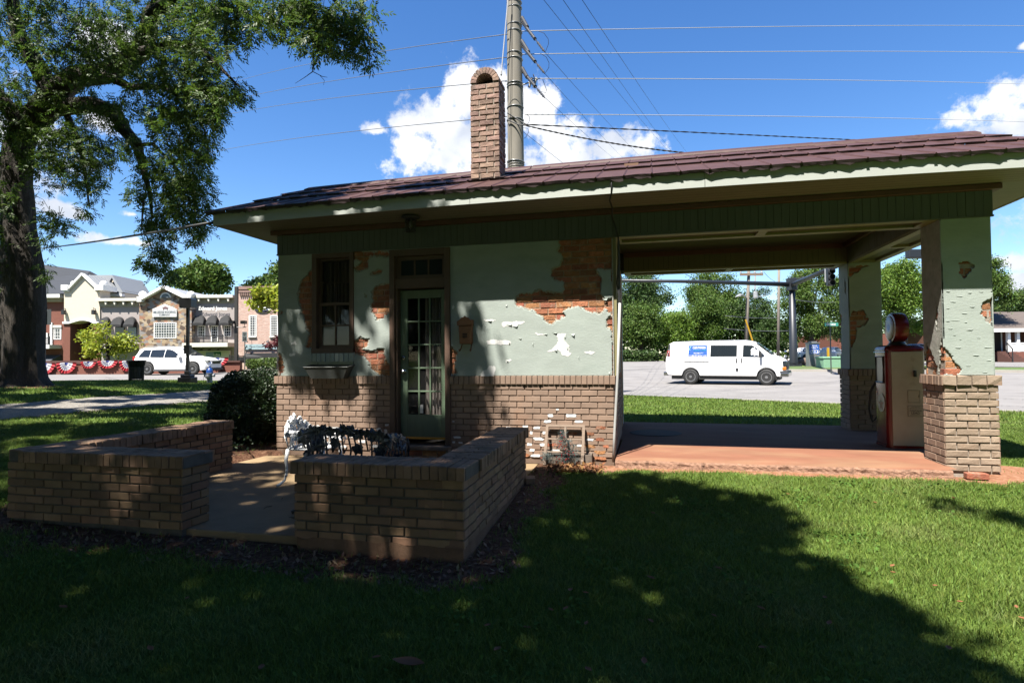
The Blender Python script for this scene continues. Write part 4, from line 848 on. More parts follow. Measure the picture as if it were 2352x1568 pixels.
# canopy pillars --------------------------------------------------
def pillar(x0,y0,patches_front,patches_left,left_old):
    pl=thing('pillar',None,None); pl.parent=st; pl.location=Vector((x0,y0,0))-st.location
    x1,y1=x0+S,y0+S; zl=ZL; c=.028
    mb=MB(); mb.box((x0+.012,y0+.012,-.12),(x1-.012,y1-.012,zl-.1)); mb.box((x0+.02,y0+.02,zl-.1),(x1-.02,y1-.02,zl-.008)); mb.box((x0+c,y0+c,zl-.008),(x1-c-.01,y1-c,ZB)); mb.build('pillar_core',M['mortarl'],pl)
    mb=MB()
    if left_old: 
        bricks(mb,(x0,y0,-.03),(1,0,0),(0,-1,0),S,12,.0803,BL*1.03,gap=.013,proud=.008,rough=.004,jit=.003,taper=.006); soldiers(mb,-.03,S+.035,(x0,y0,0),zl-.108,zl,(0,-1,0),(1,0,0),unit=.14,rough=.008,pr=.03)
        mb.build('pillar_bricks_front',M['brickt'],pl); mb=MB()
    else: bricks(mb,(x0,y0,-.03),(1,0,0),(0,-1,0),S,12,.0803,BL,proud=.010); soldiers(mb,-.03,S+.03,(x0,y0,0),zl-.108,zl,(0,-1,0),(1,0,0))
    bricks(mb,(x0,y0,-.03),(0,1,0),(-1,0,0),S,12,.0803,BL*.99,proud=.010,phase=.1); bricks(mb,(x1,y0,-.03),(0,1,0),(1,0,0),S,12,.0803,BL,proud=.010); bricks(mb,(x0,y1,-.03),(1,0,0),(0,1,0),S,12,.0803,BL,proud=.010)
    soldiers(mb,-.03,S+.03,(x0,y0,0),zl-.108,zl,(-1,0,0),(0,1,0)); soldiers(mb,-.03,S+.03,(x1,y0,0),zl-.108,zl,(1,0,0),(0,1,0)); soldiers(mb,-.03,S+.03,(x0,y1,0),zl-.108,zl,(0,1,0),(1,0,0))
    mb.build('pillar_bricks',M['brickp'],pl)
    mb=MB(); bricks(mb,(x0+c,y0+c,zl),(1,0,0),(0,-1,0),S-2*c-.01,22,.0805,BL,gap=.014,proud=.006,rough=.006,jit=.003,back=.01); bricks(mb,(x0+c,y0+c,zl),(0,1,0),(-1,0,0),S-2*c,22,.0805,BL,gap=.014,proud=.006,rough=.006,back=.01); bricks(mb,(x1-c-.01,y0+c,zl),(0,1,0),(1,0,0),S-2*c,22,.0805,BL,gap=.014,proud=.006,rough=.006,back=.01)
    mb.build('bare_brick',M['bricko'],pl)
    H_=ZB-zl
    def kf(pats,sd,wav):
        def f(cu,cv):
            dx=(fbm(cu,cv,sd,14.)-.5)*.06+(fbm(cu,cv,sd+4,50.)-.5)*.03; dz=(fbm(cu,cv,sd+2,14.)-.5)*.06+(fbm(cu,cv,sd+5,50.)-.5)*.02
            k=np.ones(cu.shape,bool)
            for h in pats:k&=~inpoly(cu+dx,cv+dz,h)
            return k
        return f
    sheet('stucco_coat',(x0+.006,y0+.008,zl),(1,0,0),(0,0,1),S-.026,H_,kf(patches_front,51,0),.011,.014,M['stucco'],pl)
    sheet('stucco_side',(x0+.008,y1-.008,zl),(0,-1,0),(0,0,1),S-.016,H_,kf(patches_left,61,0),.011,.014,M['stuccoold'] if left_old else M['stucco'],pl)
    MB().prism([(x1-.018,y0+.025,zl),(x1-.008,y0+.025,zl),(x1-.008,y1-.008,zl),(x1-.018,y1-.008,zl)],(0,0,H_)).build('stucco_side',M['stucco'],pl)
    MB().box((x0+.03,y1-.022,zl),(x1-.02,y1-.006,ZB)).build('stucco_back',M['stucco'],pl)
    return pl
def pf(pts,x0,y0):  # D pixel -> local (u,v) on the front face
    r=[]
    for a,b in pts:
        q=aty(a,b,y0+.008); r.append((q[0]-x0-.006,q[2]-ZL))
    return r
def r5(pts): return [((2400+x/2.613)/1.30612,(850+y/2.613)/1.30612) for x,y in pts]
fr=[pf(r5([(1100,500),(1120,495),(1150,520),(1190,545),(1200,590),(1235,640),(1265,680),(1245,720),(1060,725),(1090,520)]),X0,0),
    pf(r5([(1600,30),(1515,0),(1512,60),(1525,95),(1490,130),(1430,155),(1422,210),(1430,250),(1470,300),(1500,340),(1535,360),(1600,400)]),X0,0),
    pf([(2205,605),(2225,601),(2240,608),(2232,618),(2218,640),(2208,628),(2202,618)],X0,0),
    pf([(2276,595),(2300,590),(2300,640),(2276,625)],X0,0),
    [(.49,0),(.60,0),(.60,H_2) ,(.49,H_2)] if False else pf([(2281,560),(2300,560),(2300,700),(2284,700),(2279,640)],X0,0)]
lf_=[[(.0,-.1),(.0,.15),(.06,.32),(.1,.38),(.14,.3),(.2,.25),(.26,.16),(.34,.1),(.3,-.1)],[(.36,.0),(.4,.25),(.44,.4),(.6,.45),(.6,-.1),(.38,-.1)],[(.35,.5),(.33,.7),(.37,.85),(.39,.7)],[(.50,1.25),(.6,1.2),(.6,1.75),(.47,1.75)]]
pillar(X0,0,fr,lf_,True)
fb=[pf([(1945,612),(1998,607),(1975,620),(1955,635),(1947,640)],X0,YB),pf([(1944,738),(1958,714),(1985,713),(1994,735),(1985,745),(1968,755),(1966,780),(1958,795),(1949,800),(1944,765)],X0,YB)]
lb=[[(.3,1.3),(.35,1.25),(.38,1.45),(.34,1.55)],[(.0,.2),(.08,.3),(.06,.6),(.12,.9),(.0,1.0)]]
pillar(X0,YB,fb,lb,False)
mb=MB(); rgk=random.Random(14)   # lifted paint along the brick joints of the front pillar
for (x,y,w_) in [(1215,285,120),(1160,290,40),(1258,432,28),(1475,497,80),(1160,60,50),(1250,95,60),(1330,70,40),(1200,140,70),(1350,180,45),(1290,230,60),(1180,350,45),(1330,360,60),(1400,420,50),(1240,500,50),(1380,560,70),(1480,600,60),(1320,640,60),(1450,690,50),(1160,190,30),(1420,60,40),(1210,400,40),(1500,300,30),(1300,300,30)]:
    L_=w_*rgk.uniform(.7,1.1); D=r5([(x-L_/2,y+rgk.uniform(-3,3)),(x,y+rgk.uniform(-4,4)),(x+L_/2,y+rgk.uniform(-3,3)),(x+L_*.2,y+rgk.uniform(2,5)),(x-L_*.25,y+rgk.uniform(1.5,4))]); q=[aty(a,b,.004) for a,b in D]; o=[.0005,.0005,.0005,.0035,.003]
    mb.add([(p[0],.004-k,p[2]) for p,k in zip(q,o)],[(0,1,2,3,4)])
tag(mb.build('paint_flakes',M['stucco'],st),kind='stuff')
# floor slab of the bay, broken front edge
mb=MB(); rgs=random.Random(3); top=[];bot=[]
n=90
for i in range(n+1):
    x=XR+.03+(X0-.06-XR-.03)*i/n; y=-.29-.02*math.sin(i*.35)+rgs.uniform(-.012,.012); top.append((x,y,.028)); 
mb.grid([[(p[0],1.5,.028) for p in top],[(p[0],-.2,.028) for p in top],top])
mb.grid([[(X0-.06,1.5,.028),(X0+S+.1,1.5,.028)],[(X0-.06,S+.02,.028),(X0+S+.1,S+.02,.028)]]); mb.grid([[(XR-.1,YE+.15,.028),(X0+S+.1,YE+.15,.028)],[(XR-.1,1.5,.028),(X0+S+.1,1.5,.028)]])
mb.grid([[(X0-.06,S+.02,.028),(X0-.06,-.2,.028)],[(X0+.02,S+.02,.028),(X0+.02,-.2,.028)]])
sb=tag(mb.build('bay_floor',M['slab']),kind='structure')
mb=MB(); mid=[(p[0],p[1]-.008+rgs.uniform(-.012,.004),.006+rgs.uniform(-.008,.006)) for p in top]; mid2=[(p[0],p[1]+rgs.uniform(-.012,.014),-.03+rgs.uniform(-.01,.01)) for p in mid]; low=[(p[0],p[1]-.03,-.10) for p in top]
mb.grid([top,mid,mid2,low]); tag(mb.build('bay_floor_edge',M['slabedge']),kind='structure')
mb=MB(); mb.lathe((.02,2.35,.031),[(0.42,0),(.40,.004),(0,.005)],28); tag(mb.build('manhole_cover',M['dark']),'round dark cover set in the shaded bay floor beside the office wall','manhole cover')
# terracotta brick at the pillar foot
mb=MB(); q=atz(2231,1085,0); mb.obox((q[0],q[1]-.1,H(q[0],q[1])+.035),(.10,.05,.03),Matrix.Rotation(-.05,3,'Z')); mb.obox((q[0]-.0,q[1]-.1,H(q[0],q[1])+.066),(.07,.03,.006),Matrix.Rotation(-.05,3,'Z')); tag(mb.build('loose_brick',M['bricko'],bevel=.006),'loose orange brick lying at the foot of the front pillar','brick')
mb=MB(); q=atz(1218,1114,-.12); mb.obox((q[0],q[1],H(q[0],q[1])+.03),(.05,.09,.035),Matrix.Rotation(.2,3,'Z')); tag(mb.build('loose_brick',M['brickcap'],bevel=.006),'loose dark brick lying on the dirt behind the right patio wall','brick')
# electric conduit
cd=thing('electric_conduit','thin grey conduit running down the wall corner beside the canopy opening','conduit',(XR,-.1,0))
mb=MB(); mb.tube([(-.40,-.035,1.96),(-.44,-.06,1.0),(-.485,-.1,.3),(-.50,-.12,-.03)],.017,8); mb.build('pipe',M['pipe'],cd,smooth=True)
mb=MB(); mb.tube([aty(1405,405,-.63),aty(1404,447,-.6),aty(1400,460,-.45),aty(1407,480,-.3),aty(1406,497,-.1),aty(1412,515,-.03),aty(1420,545,-.03),aty(1422,590,-.03),aty(1417,650,-.03),aty(1423,690,-.03),aty(1424,700,-.03)],.010,6); mb.build('cable',M['wired'],cd,smooth=True)
mb=MB(); mb.tube([(-.405,-.03,2.75),(-.402,-.03,1.95)],.016,6); mb.build('upper_pipe',M['plasticd'],cd)
# ceiling lantern
ln=thing('lantern','dark metal lantern hanging under the eave above the door','lantern',(-3.12,-.3,3.0))
mb=MB(); mb.lathe((-3.12,-.3,3.155),[(.03,.02),(.12,.015),(.125,0),(.06,-.02),(.0,-.02)],18); mb.build('canopy_plate',M['iron'],ln,smooth=True)
mb=MB(); 
for k in range(6):
    t_=k*math.pi/3; a=(-3.12+.072*math.cos(t_),-.3+.072*math.sin(t_)); t2=t_+math.pi/3; b=(-3.12+.072*math.cos(t2),-.3+.072*math.sin(t2)); mb.tube([(*a,3.135),(*a,2.975)],.006,5); mb.tube([(*a,3.13),(*b,2.98)],.004,4); mb.tube([(*b,3.13),(*a,2.98)],.004,4)
    for z in (3.135,2.975): mb.tube([(*a,z),(*b,z)],.007,5)
mb.build('cage',M['iron'],ln); MB().lathe((-3.12,-.3,3.0),[(.02,-.02),(.06,-.02),(.062,.13),(.02,.14)],12).build('glass',M['glasst'],ln,smooth=True); MB().lathe((-3.12,-.3,3.03),[(.0,-.03),(.022,0),(.022,.05),(.012,.1)],10).build('bulb',M['sheer'],ln,smooth=True)
# mailbox
mx0,mx1,mz0,mz1=-2.535,-2.335,1.47,1.80
ml=thing('mailbox','oxidised copper wall mailbox with two newspaper hooks, right of the door','mailbox',((mx0+mx1)/2,0,mz0))
mb=MB(); xm=(mx0+mx1)/2; mb.prism([(mx0+.02,-.10,mz0),(mx1-.02,-.10,mz0),(mx1-.012,-.11,mz0+.24),(mx0+.012,-.11,mz0+.24)],(0,.10,0)); mb.build('box',M['copper'],ml,bevel=.008)
mb=MB(); pr_=[(mx0-.005,mz0+.245),(mx0-.01,mz0+.30),(mx0+.03,mz0+.325),(mx0+.05,mz0+.35),(xm-.02,mz0+.355),(xm,mz0+.375),(xm+.02,mz0+.355),(mx1-.05,mz0+.35),(mx1-.03,mz0+.325),(mx1+.01,mz0+.30),(mx1+.005,mz0+.245)]
mb.prism([(a,-.115,b) for a,b in pr_],(0,.03,0)); mb.prism([(mx0+.005,-.085,mz0+.24),(mx1-.005,-.085,mz0+.24),(mx1-.005,-.085,mz0+.32),(mx0+.005,-.085,mz0+.32)],(0,.085,0)); mb.build('lid',M['copper'],ml,bevel=.003)
mb=MB()
for i in(-1,0,1):
    for j in(0,1,2): mb.box((xm+i*.022-.008,-.113,mz0+.09+j*.022-.008),(xm+i*.022+.008,-.105,mz0+.09+j*.022+.008))
mb.build('letter_holes',M['dark'],ml)
for s in(-1,1):
    x=xm+s*.065; MB().tube([(x,-.02,mz0),(x+s*.004,-.05,mz0-.05),(x+s*.01,-.09,mz0-.09),(x+s*.012,-.115,mz0-.095),(x+s*.012,-.12,mz0-.07)],.008,6).build('newspaper_hook',M['copper'],ml,smooth=True)
# flower box
fb_=thing('flower_box','empty galvanised trough hanging on the wall under the window','flower box',(-4.4,-.1,1.05))
mb=MB(); x0,x1=-4.78,-4.10; T=[(x0,-.215,1.17),(x1,-.215,1.17),(x1,-.01,1.20),(x0,-.01,1.20)]; B=[(x0+.09,-.17,1.01),(x1-.09,-.17,1.01),(x1-.09,-.03,1.01),(x0+.09,-.03,1.01)]
mb.add(T+B,[(0,1,5,4),(1,2,6,5),(2,3,7,6),(3,0,4,7),(4,5,6,7)]); o=mb.build('trough',M['galv'],fb_); sd=o.modifiers.new('t','SOLIDIFY'); sd.thickness=.006
mb=MB(); q=[Vector(p) for p in T]
for i in range(4): mb.tube([q[i],q[(i+1)%4]],.008,6)
mb.build('rim',M['galv'],fb_); MB().box((x0+.05,-.19,1.10),(x1-.05,-.02,1.12)).build('soil',M['dark'],fb_)
mb=MB(); mb.tube([(x0+.1,-.01,1.2),(x0+.1,-.004,1.36)],.004,4); mb.tube([(x1-.02,-.01,1.2),(x1-.02,-.004,1.38)],.004,4); mb.build('hanger',M['iron'],fb_)

# ================================================================ PATIO
mb=MB(); mb.prism([(-5.63,-3.44,-.1),(-1.34,-3.44,-.1),(-1.44,-.02,-.1),(-5.45,-.02,-.1)],(0,0,-.16)); tag(mb.build('patio_slab',M['patio'],bevel=.012),kind='structure')
def patio_wall(label,segs,capsegs):
    pw=thing('patio_wall',label,'brick wall',(segs[0][0][0],segs[0][0][1],-.15),group='low brick walls around the patio')
    core=MB();bk=MB();cp=MB();cc=MB(); T=.30; zb,zt,zc=-.10,.402,.503; nc=7; ch=(zt-zb)/nc
    for (a,b,ends) in segs:   # a->b outer line, wall thickness to the left of a->b
        a=Vector((*a,0));b=Vector((*b,0));u=(b-a).normalized();L_=(b-a).length;n=Vector((u.y,-u.x,0)); i=-n
        core.add([tuple(a+u*.01+i*.01+Vector((0,0,z))) for z in()]or[tuple(p+Vector((0,0,z))) for z in(-.30,zt) for p in(a+u*.01+i*.012,b-u*.01+i*.012,b-u*.01+i*(T-.012),a+u*.01+i*(T-.012))],[(0,3,2,1),(4,5,6,7),(0,1,5,4),(1,2,6,5),(2,3,7,6),(3,0,4,7)])
        bricks(bk,a+Vector((0,0,zb)),u,n,L_,nc,ch,.203,gap=.013,proud=.004,back=.008,jit=.0035,taper=.004,rough=.0022)
        bricks(bk,a+i*T+Vector((0,0,zb)),u,-n,L_,nc,ch,.203,gap=.012,proud=.003,back=.008,jit=.002)
        bricks(bk,a+Vector((0,0,zb)),i,-u,T,nc,ch,.203,gap=.012,proud=.003,back=.008,z0c=1)
        bricks(bk,b+Vector((0,0,zb)),i,u,T,nc,ch,.203,gap=.012,proud=.003,back=.008,z0c=1)
    for (a,b) in capsegs:
        a=Vector((*a,0));b=Vector((*b,0));u=(b-a).normalized();L_=(b-a).length;n=Vector((u.y,-u.x,0));i=-n; k=round(L_/.0665);w_=L_/k
        for j in range(k):
            o_=random.uniform(-.006,.006); z1=zc+random.uniform(-.003,.003); e=.0035; sp_=.215 if j%2 else .12
            for (t0,t1) in((-.028+o_,sp_),(sp_+.008,T+.028+o_)):
                V=[]
                for z,s in((zt+.002,0),(z1-.006,0),(z1,.006)):
                    for (x_,y_) in((e+s,t0+s),(w_-e-s,t0+s),(w_-e-s,t1-s),(e+s,t1-s)):
                        V.append(a+u*(j*w_+x_+random.uniform(-.0015,.0015))+i*y_+Vector((0,0,z)))
                cp.add(V,[(8,9,10,11),(3,2,1,0)]+[(q+m_,q+(m_+1)%4,q+4+(m_+1)%4,q+4+m_) for q in(0,4) for m_ in range(4)])
        cc.add([tuple(p+Vector((0,0,z))) for z in(zt+.001,zc-.012) for p in(a+i*-.012,b+i*-.012,b+i*(T+.012),a+i*(T+.012))],[(0,3,2,1),(4,5,6,7),(0,1,5,4),(1,2,6,5),(2,3,7,6),(3,0,4,7)])
    core.build('mortar',M['mortarg'],pw); bk.build('brickwork',M['brickpatio'],pw); cc.build('cap_mortar',M['mortarg'],pw); cp.build('brick_cap',M['brickcap'],pw)
    return pw
F_=-3.50
rw=patio_wall('low L-shaped brick patio wall on the right, in front of the bench',[((-2.72,F_),(-1.345,F_),1),((-1.345,F_+.005),(-1.395,-1.15),1)],[((-2.745,F_),(-1.325,F_)),((-1.34,F_+.36),(-1.395,-1.13))])
mb=MB(); rr_=random.Random(2); pts=[(-2.72+.02,F_-.004)]+[( -2.72+1.375*i/16,F_-.006-rr_.uniform(0,.008)) for i in range(1,17)]+[(-1.345+.008+rr_.uniform(0,.008)-.05*j/18,F_+2.35*j/18) for j in range(1,19)]
mb.grid([[(x,y,-.088+rr_.uniform(-.012,.018)) for x,y in pts],[(x+.004,y-.004,-.26) for x,y in pts]]); mb.build('mortar_smear',mat('rusty mortar footing',(.27,.15,.085),.95,var=.25,vscale=6,bump=.6),rw)
patio_wall('low L-shaped brick patio wall on the left, nearer the gravel drive',[((-5.60,F_),(-3.76,F_),1),((-5.60,F_+2.5),(-5.60,F_+.005),1)],[((-5.45,F_),(-3.735,F_)),((-5.60,F_+2.5),(-5.60,F_+.02))])
# benches : cast iron with grape leaves
def ironleaf(mb,c,r,nrm_,rg):
    nrm_=Vector(nrm_).normalized(); a=nrm_.cross(Vector((0,0,1))); 
    if a.length<.1:a=nrm_.cross(Vector((1,0,0)))
    a.normalize(); b=nrm_.cross(a); c=Vector(c); ph=rg.uniform(0,6.28); n=15; V=[c+nrm_*r*.2]
    for i in range(n):
        t_=2*math.pi*i/n; rr=r*(1,.62,.9)[i%3]*rg.uniform(.85,1.1)
        V.append(c+(a*math.cos(t_+ph)+b*math.sin(t_+ph))*rr+nrm_*rg.uniform(-.3,.1)*r)
    V2=[v-nrm_*.012 for v in V]; k=len(V)
    mb.add(V+V2,[(0,i+1,(i+1)%n+1) for i in range(n)]+[(k,k+(i+1)%n+1,k+i+1) for i in range(n)]+[(i+1,k+i+1,k+(i+1)%n+1,(i+1)%n+1) for i in range(n)])
def bench(name,label,loc,rot,m,Wd,D=.42,hb=.76,ha=.58,seed=1,cat='bench'):
    rg=random.Random(seed); t_=thing(name,label,cat,(loc[0],loc[1],loc[2])); Mx=Matrix.Translation(loc)@Matrix.Rotation(rot,4,'Z')
    # local: x along seat, y toward the back(+), z up
    seat=.40; hw=Wd/2
    def path():
        # wrap-around rail: from front of left arm, around back to front of right arm -> list of (x,y,ztop)
        pts=[]
        for s in np.linspace(0,1,33):
            if s<.25: q=s/.25; x=-hw+.02*math.sin(q*3); y=-D/2+D*q*.9; z=ha-.07*(1-q)**2+.02*q
            elif s>.75: q=(1-s)/.25; x=hw-.02*math.sin(q*3); y=-D/2+D*q*.9; z=ha-.07*(1-q)**2+.02*q
            else:
                q=(s-.25)/.5; x=-hw+Wd*q; y=D*.4+.05*math.sin(q*math.pi)+.03; z=ha+.02+(hb-ha-.02)*math.sin(q*math.pi)**.7
            pts.append((x,y,z))
        return pts
    pp=path()
    mb=MB(xf=Mx); mb.tube([(-hw,-D/2-.01,seat),(-hw,-D/2-.03,ha-.1),(-hw,-D/2,ha-.03)]+pp+[(hw,-D/2-.03,ha-.1),(hw,-D/2-.01,seat)],.012,6)
    for i in range(1,len(pp)-1,2):
        x,y,z=pp[i]; base=(x*.97,y*.86,seat); mb.tube([base,((x+base[0])/2+rg.uniform(-.04,.04),(y+base[1])/2,(seat+z)/2),(x,y,z)],.009,5)
        x2,y2,z2=pp[i+1]; mb.tube([(x,y,(seat+z)/2+.03),((x+x2)/2,(y+y2)/2,(seat+z)/2+rg.uniform(-.06,.08)),(x2,y2,z2-.03)],.008,5)
    mb.build('back_rail',m,t_,smooth=True)
    mb=MB(xf=Mx)
    for i in range(len(pp)-1):
        for k in range(2 if 8<=i<=24 else 1+i%2):
            x,y,z=pp[i];x2,y2,z2=pp[i+1];f=rg.random(); c=(x+(x2-x)*f,y+(y2-y)*f,0); zt=z+(z2-z)*f
            if k and rg.random()<.35: continue
            zz=rg.uniform(seat+.05,zt-.02) if k else zt-rg.uniform(0,.03)
            out=Vector((0,1,0)) if 8<=i<=24 else Vector((-1 if i<8 else 1,0,0)); s=rg.choice((1,1,-1))
            ironleaf(mb,(c[0]*(.94+.06*(zz-seat)/(zt-seat)),c[1]*(.88+.12*(zz-seat)/(zt-seat)),zz),rg.uniform(.050,.078),out*s+Vector((rg.uniform(-.25,.25),rg.uniform(-.25,.25),rg.uniform(-.1,.3))),rg)
            if rg.random()<.35:
                for g in range(5): mb.ico((c[0]*.95+rg.uniform(-.02,.02),c[1]*.93+rg.uniform(-.02,.02),zz-.04+rg.uniform(-.02,.02)),.012)
    mb.build('leaf_casting',m,t_)
    mb=MB(xf=Mx)
    n=18; ell=[((hw-.01)*math.copysign(abs(math.cos(2*math.pi*i/n))**.6,math.cos(2*math.pi*i/n)),D/2*.98*math.copysign(abs(math.sin(2*math.pi*i/n))**.6,math.sin(2*math.pi*i/n)),seat) for i in range(n+1)]
    mb.tube(ell,.014,6); 
    for k in np.linspace(-hw+.06,hw-.06,int(Wd/.045)): mb.box((k-.010,-D/2+.02,seat-.006),(k+.010,D/2-.02,seat+.004))
    for yy in(-.1,0,.1): mb.box((-hw+.02,yy-.008,seat-.002),(hw-.02,yy+.008,seat+.007))
    mb.build('seat',m,t_)
    for sx in(-1,1):
        for sy in(-1,1):
            mb=MB(xf=Mx); x=sx*(hw-.04);y=sy*(D/2-.03); mb.tube([(x,y,seat),(x+sx*.025,y+sy*.01,seat*.72),(x+sx*.005,y+sy*.01,seat*.4),(x+sx*.015,y+sy*.03,seat*.16),(x+sx*.06,y+sy*.06,.03),(x+sx*.09,y+sy*.08,.012)],[.022,.02,.014,.013,.014,.02],7)
            for z in np.linspace(.12,seat-.05,6): mb.ico((x+sx*.018,y+sy*.01,z),(.016,.016,.02))
            mb.build('leg',m,t_,smooth=True)
    return t_
bench('garden_chair','white cast-iron grape-leaf armchair on the patio, left of the black bench',(-3.74,-1.60,-.098),R_(97),M['ironw'],.52,D=.46,hb=.70,ha=.56,seed=3,cat='chair')
bench('garden_bench','black cast-iron grape-leaf bench seen from behind, just inside the right patio wall',(-2.67,-2.66,-.098),R_(178),M['ironb'],.90,D=.34,hb=.765,ha=.675,seed=8)
# old window frame leaning on the wall with a wreath
fm=thing('old_window_frame','weathered wooden window frame leaning on the wall below the white scars','window frame',(-1.11,-.2,0))
mb=MB(); A=Vector((-1.34,-.30,-.06)); ux=Vector((.47,0,0)); uz=Vector((.0,.24,.46)).normalized()*.52
def bar(p,q,w_,d_=.018):
    p=Vector(p);q=Vector(q);dd=(q-p).normalized();sd=dd.cross(Vector((0,-1,.5)).normalized()).normalized();nn=dd.cross(sd); L_=(q-p).length
    mb.obox((p+q)/2,(w_/2,d_/2,L_/2),Matrix((sd,nn,dd)).transposed())
bar(A,A+uz,.035);bar(A+ux,A+ux+uz,.035);bar(A+uz+ux*-.03,A+uz+ux*1.03,.03,.02);bar(A+uz*.33+ux*.04,A+uz*.33+ux*.96,.02,.014);bar(A+uz*.66+ux*.04,A+uz*.66+ux*.96,.02,.014);bar(A+ux*.5+uz*.5,A+ux*.5+uz*.97,.028,.014)
mb.build('frame',M['woodw'],fm)
cb=thing('wooden_crate','small grey wooden crate standing behind the evergreen spray','crate',(-1.0,-.13,0)); mb=MB()
mb.box((-1.38,-.20,-.06),(-.76,-.17,.06)); mb.box((-1.38,-.06,-.06),(-.76,-.035,.06)); mb.box((-1.38,-.17,-.06),(-1.355,-.06,.07)); mb.box((-.785,-.17,-.06),(-.76,-.06,.07)); mb.build('boards',M['woodg'],cb)
ev=thing('evergreen_spray','artificial blue-green evergreen spray with red berries in front of the leaning frame','decoration',(-1.05,-.32,0))
rg=np.random.default_rng(7); Vn=[];cent=[(-1.10,-.32,.31,.05,.08),(-1.09,-.34,.22,.09,.08),(-1.03,-.34,.14,.13,.09),(-.99,-.33,.08,.14,.09),(-1.10,-.34,.02,.12,.08),(-1.31,-.28,.05,.07,.06)]
for (x,y,z,r,h) in cent:
    for _ in range(230):
        c=np.array([x,y,z])+rg.normal(0,1,3)*[r*.5,.04,h*.5]; d=rg.normal(0,1,3);d/=np.linalg.norm(d);d=d*.045; s=np.cross(d,rg.normal(0,1,3));s=s/np.linalg.norm(s)*.0022; Vn.append([c-s,c+s,c+d+s*.4,c+d-s*.4])
Vn=np.array(Vn); fastmesh('needles',Vn.reshape(-1,3),np.arange(len(Vn)*4).reshape(-1,4),mat('blue spruce needles',(.13,.17,.16),.7,isl=.4,hsv=.02),ev)
mb=MB(); rb=random.Random(5)
for _ in range(30): x,y,z,r,h=rb.choice(cent[:5]); mb.ico((x+rb.uniform(-r,r)*.6,y-.05-rb.random()*.03,z+rb.uniform(-h,h)*.6),.009)
mb.build('berries',mat('red berry',(.4,.02,.02),.4),ev)
# ================================================================ FUEL PUMP
fp=thing('fuel_pump','vintage red and cream fuel pump with round globe, in the shaded canopy bay','fuel pump',(3.28,1.5,.03))
px0,px1,py0,py1,pz0,pz1=3.045,3.515,1.28,1.74,.03,1.375
def rrect(x0,x1,y0,y1,r,n=4):
    P_=[]
    for (cx,cy,a0) in((x1-r,y1-r,0),(x0+r,y1-r,90),(x0+r,y0+r,180),(x1-r,y0+r,270)):
        for k in range(n+1):
            a=R_(a0+90*k/n);P_.append((cx+r*math.cos(a),cy+r*math.sin(a)))
    return P_
mb=MB(); ring=rrect(px0,px1,py0,py1,.07); 
mb.cur=0; mb.grid([[(x,y,z) for x,y in ring+ring[:1]] for z in(pz0+.02,pz1-.05)])
for k,(ins,z) in enumerate([(0,pz1-.05),(.0,pz1-.02),(.02,pz1+.01),(.06,pz1+.03),(.2,pz1+.035)]): pass
def ins(i): return rrect(px0+i,px1-i,py0+i,py1-i,max(.02,.07-i*.3))
L5=[(0,pz1-.05),(-.008,pz1-.045),(-.008,pz1-.02),(.012,pz1+.008),(.05,pz1+.028),(.2,pz1+.034)]
mb.grid([[(x,y,z) for x,y in ins(i)+ins(i)[:1]] for i,z in L5]); mb.build('cabinet',M['red'],fp,smooth=True,autos=40)
mb=MB(); mb.grid([[(x,y,z) for x,y in ins(-.012)+ins(-.012)[:1]] for z in(pz0,pz0+.035)]); mb.build('plinth',M['red'],fp)
mb=MB(); mb.prism([(px0+.055,py0-.010,.065),(px1-.035,py0-.010,.065),(px1-.035,py0-.010,pz1-.06),(px0+.055,py0-.010,pz1-.06)],(0,.012,0)); mb.build('side_panel',M['creamp'],fp,bevel=.01)
mb=MB(); sx=px0+.22; mb.tube([(sx+.02,py0-.013,.80),(sx+.16,py0-.013,.80),(sx+.16,py0-.013,.64),(sx+.02,py0-.013,.64),(sx+.02,py0-.013,.80)],.003,4); mb.box((sx+.145,py0-.02,.71),(sx+.15,py0-.012,.74)); mb.build('access_door',mat('cream seam',(.30,.24,.16),.6),fp)
mb=MB(); mb.box((sx+.09,py0-.03,.98),(sx+.125,py0-.01,1.06)); mb.ico((sx+.10,py0-.03,1.05),.018); mb.build('lever',M['iron'],fp,bevel=.004)
mb=MB(); pa,pb_,pc,pd=sx+.015,sx+.195,.455,.60; mb.box((pa,py0-.014,pc),(pb_,py0-.0105,pd)); plq=mb.build('warning_plate',M['creamp'],fp)
DK=mat('plate ink',(.05,.03,.02),.6)
mb=MB(); e=.006
for q in [((pa,pc),(pb_,pc+.004)),((pa,pd-.004),(pb_,pd)),((pa,pc),(pa+.004,pd)),((pb_-.004,pc),(pb_,pd))]: mb.box((q[0][0],py0-.0155,q[0][1]),(q[1][0],py0-.0142,q[1][1]))
mb.build('plate_border',DK,plq)
for s,z,w_,h_ in(('FOR USE AS A',.583,.10,.010),('MOTOR FUEL ONLY',.563,.14,.011),('CONTAINS',.532,.14,.022),('LEAD',.502,.10,.028),('(TETRAETHYL)',.474,.12,.009)): text(s,((pa+pb_)/2,py0-.015,z),(1,0,0),(0,0,1),w_,h_,DK,plq,bold=.01)
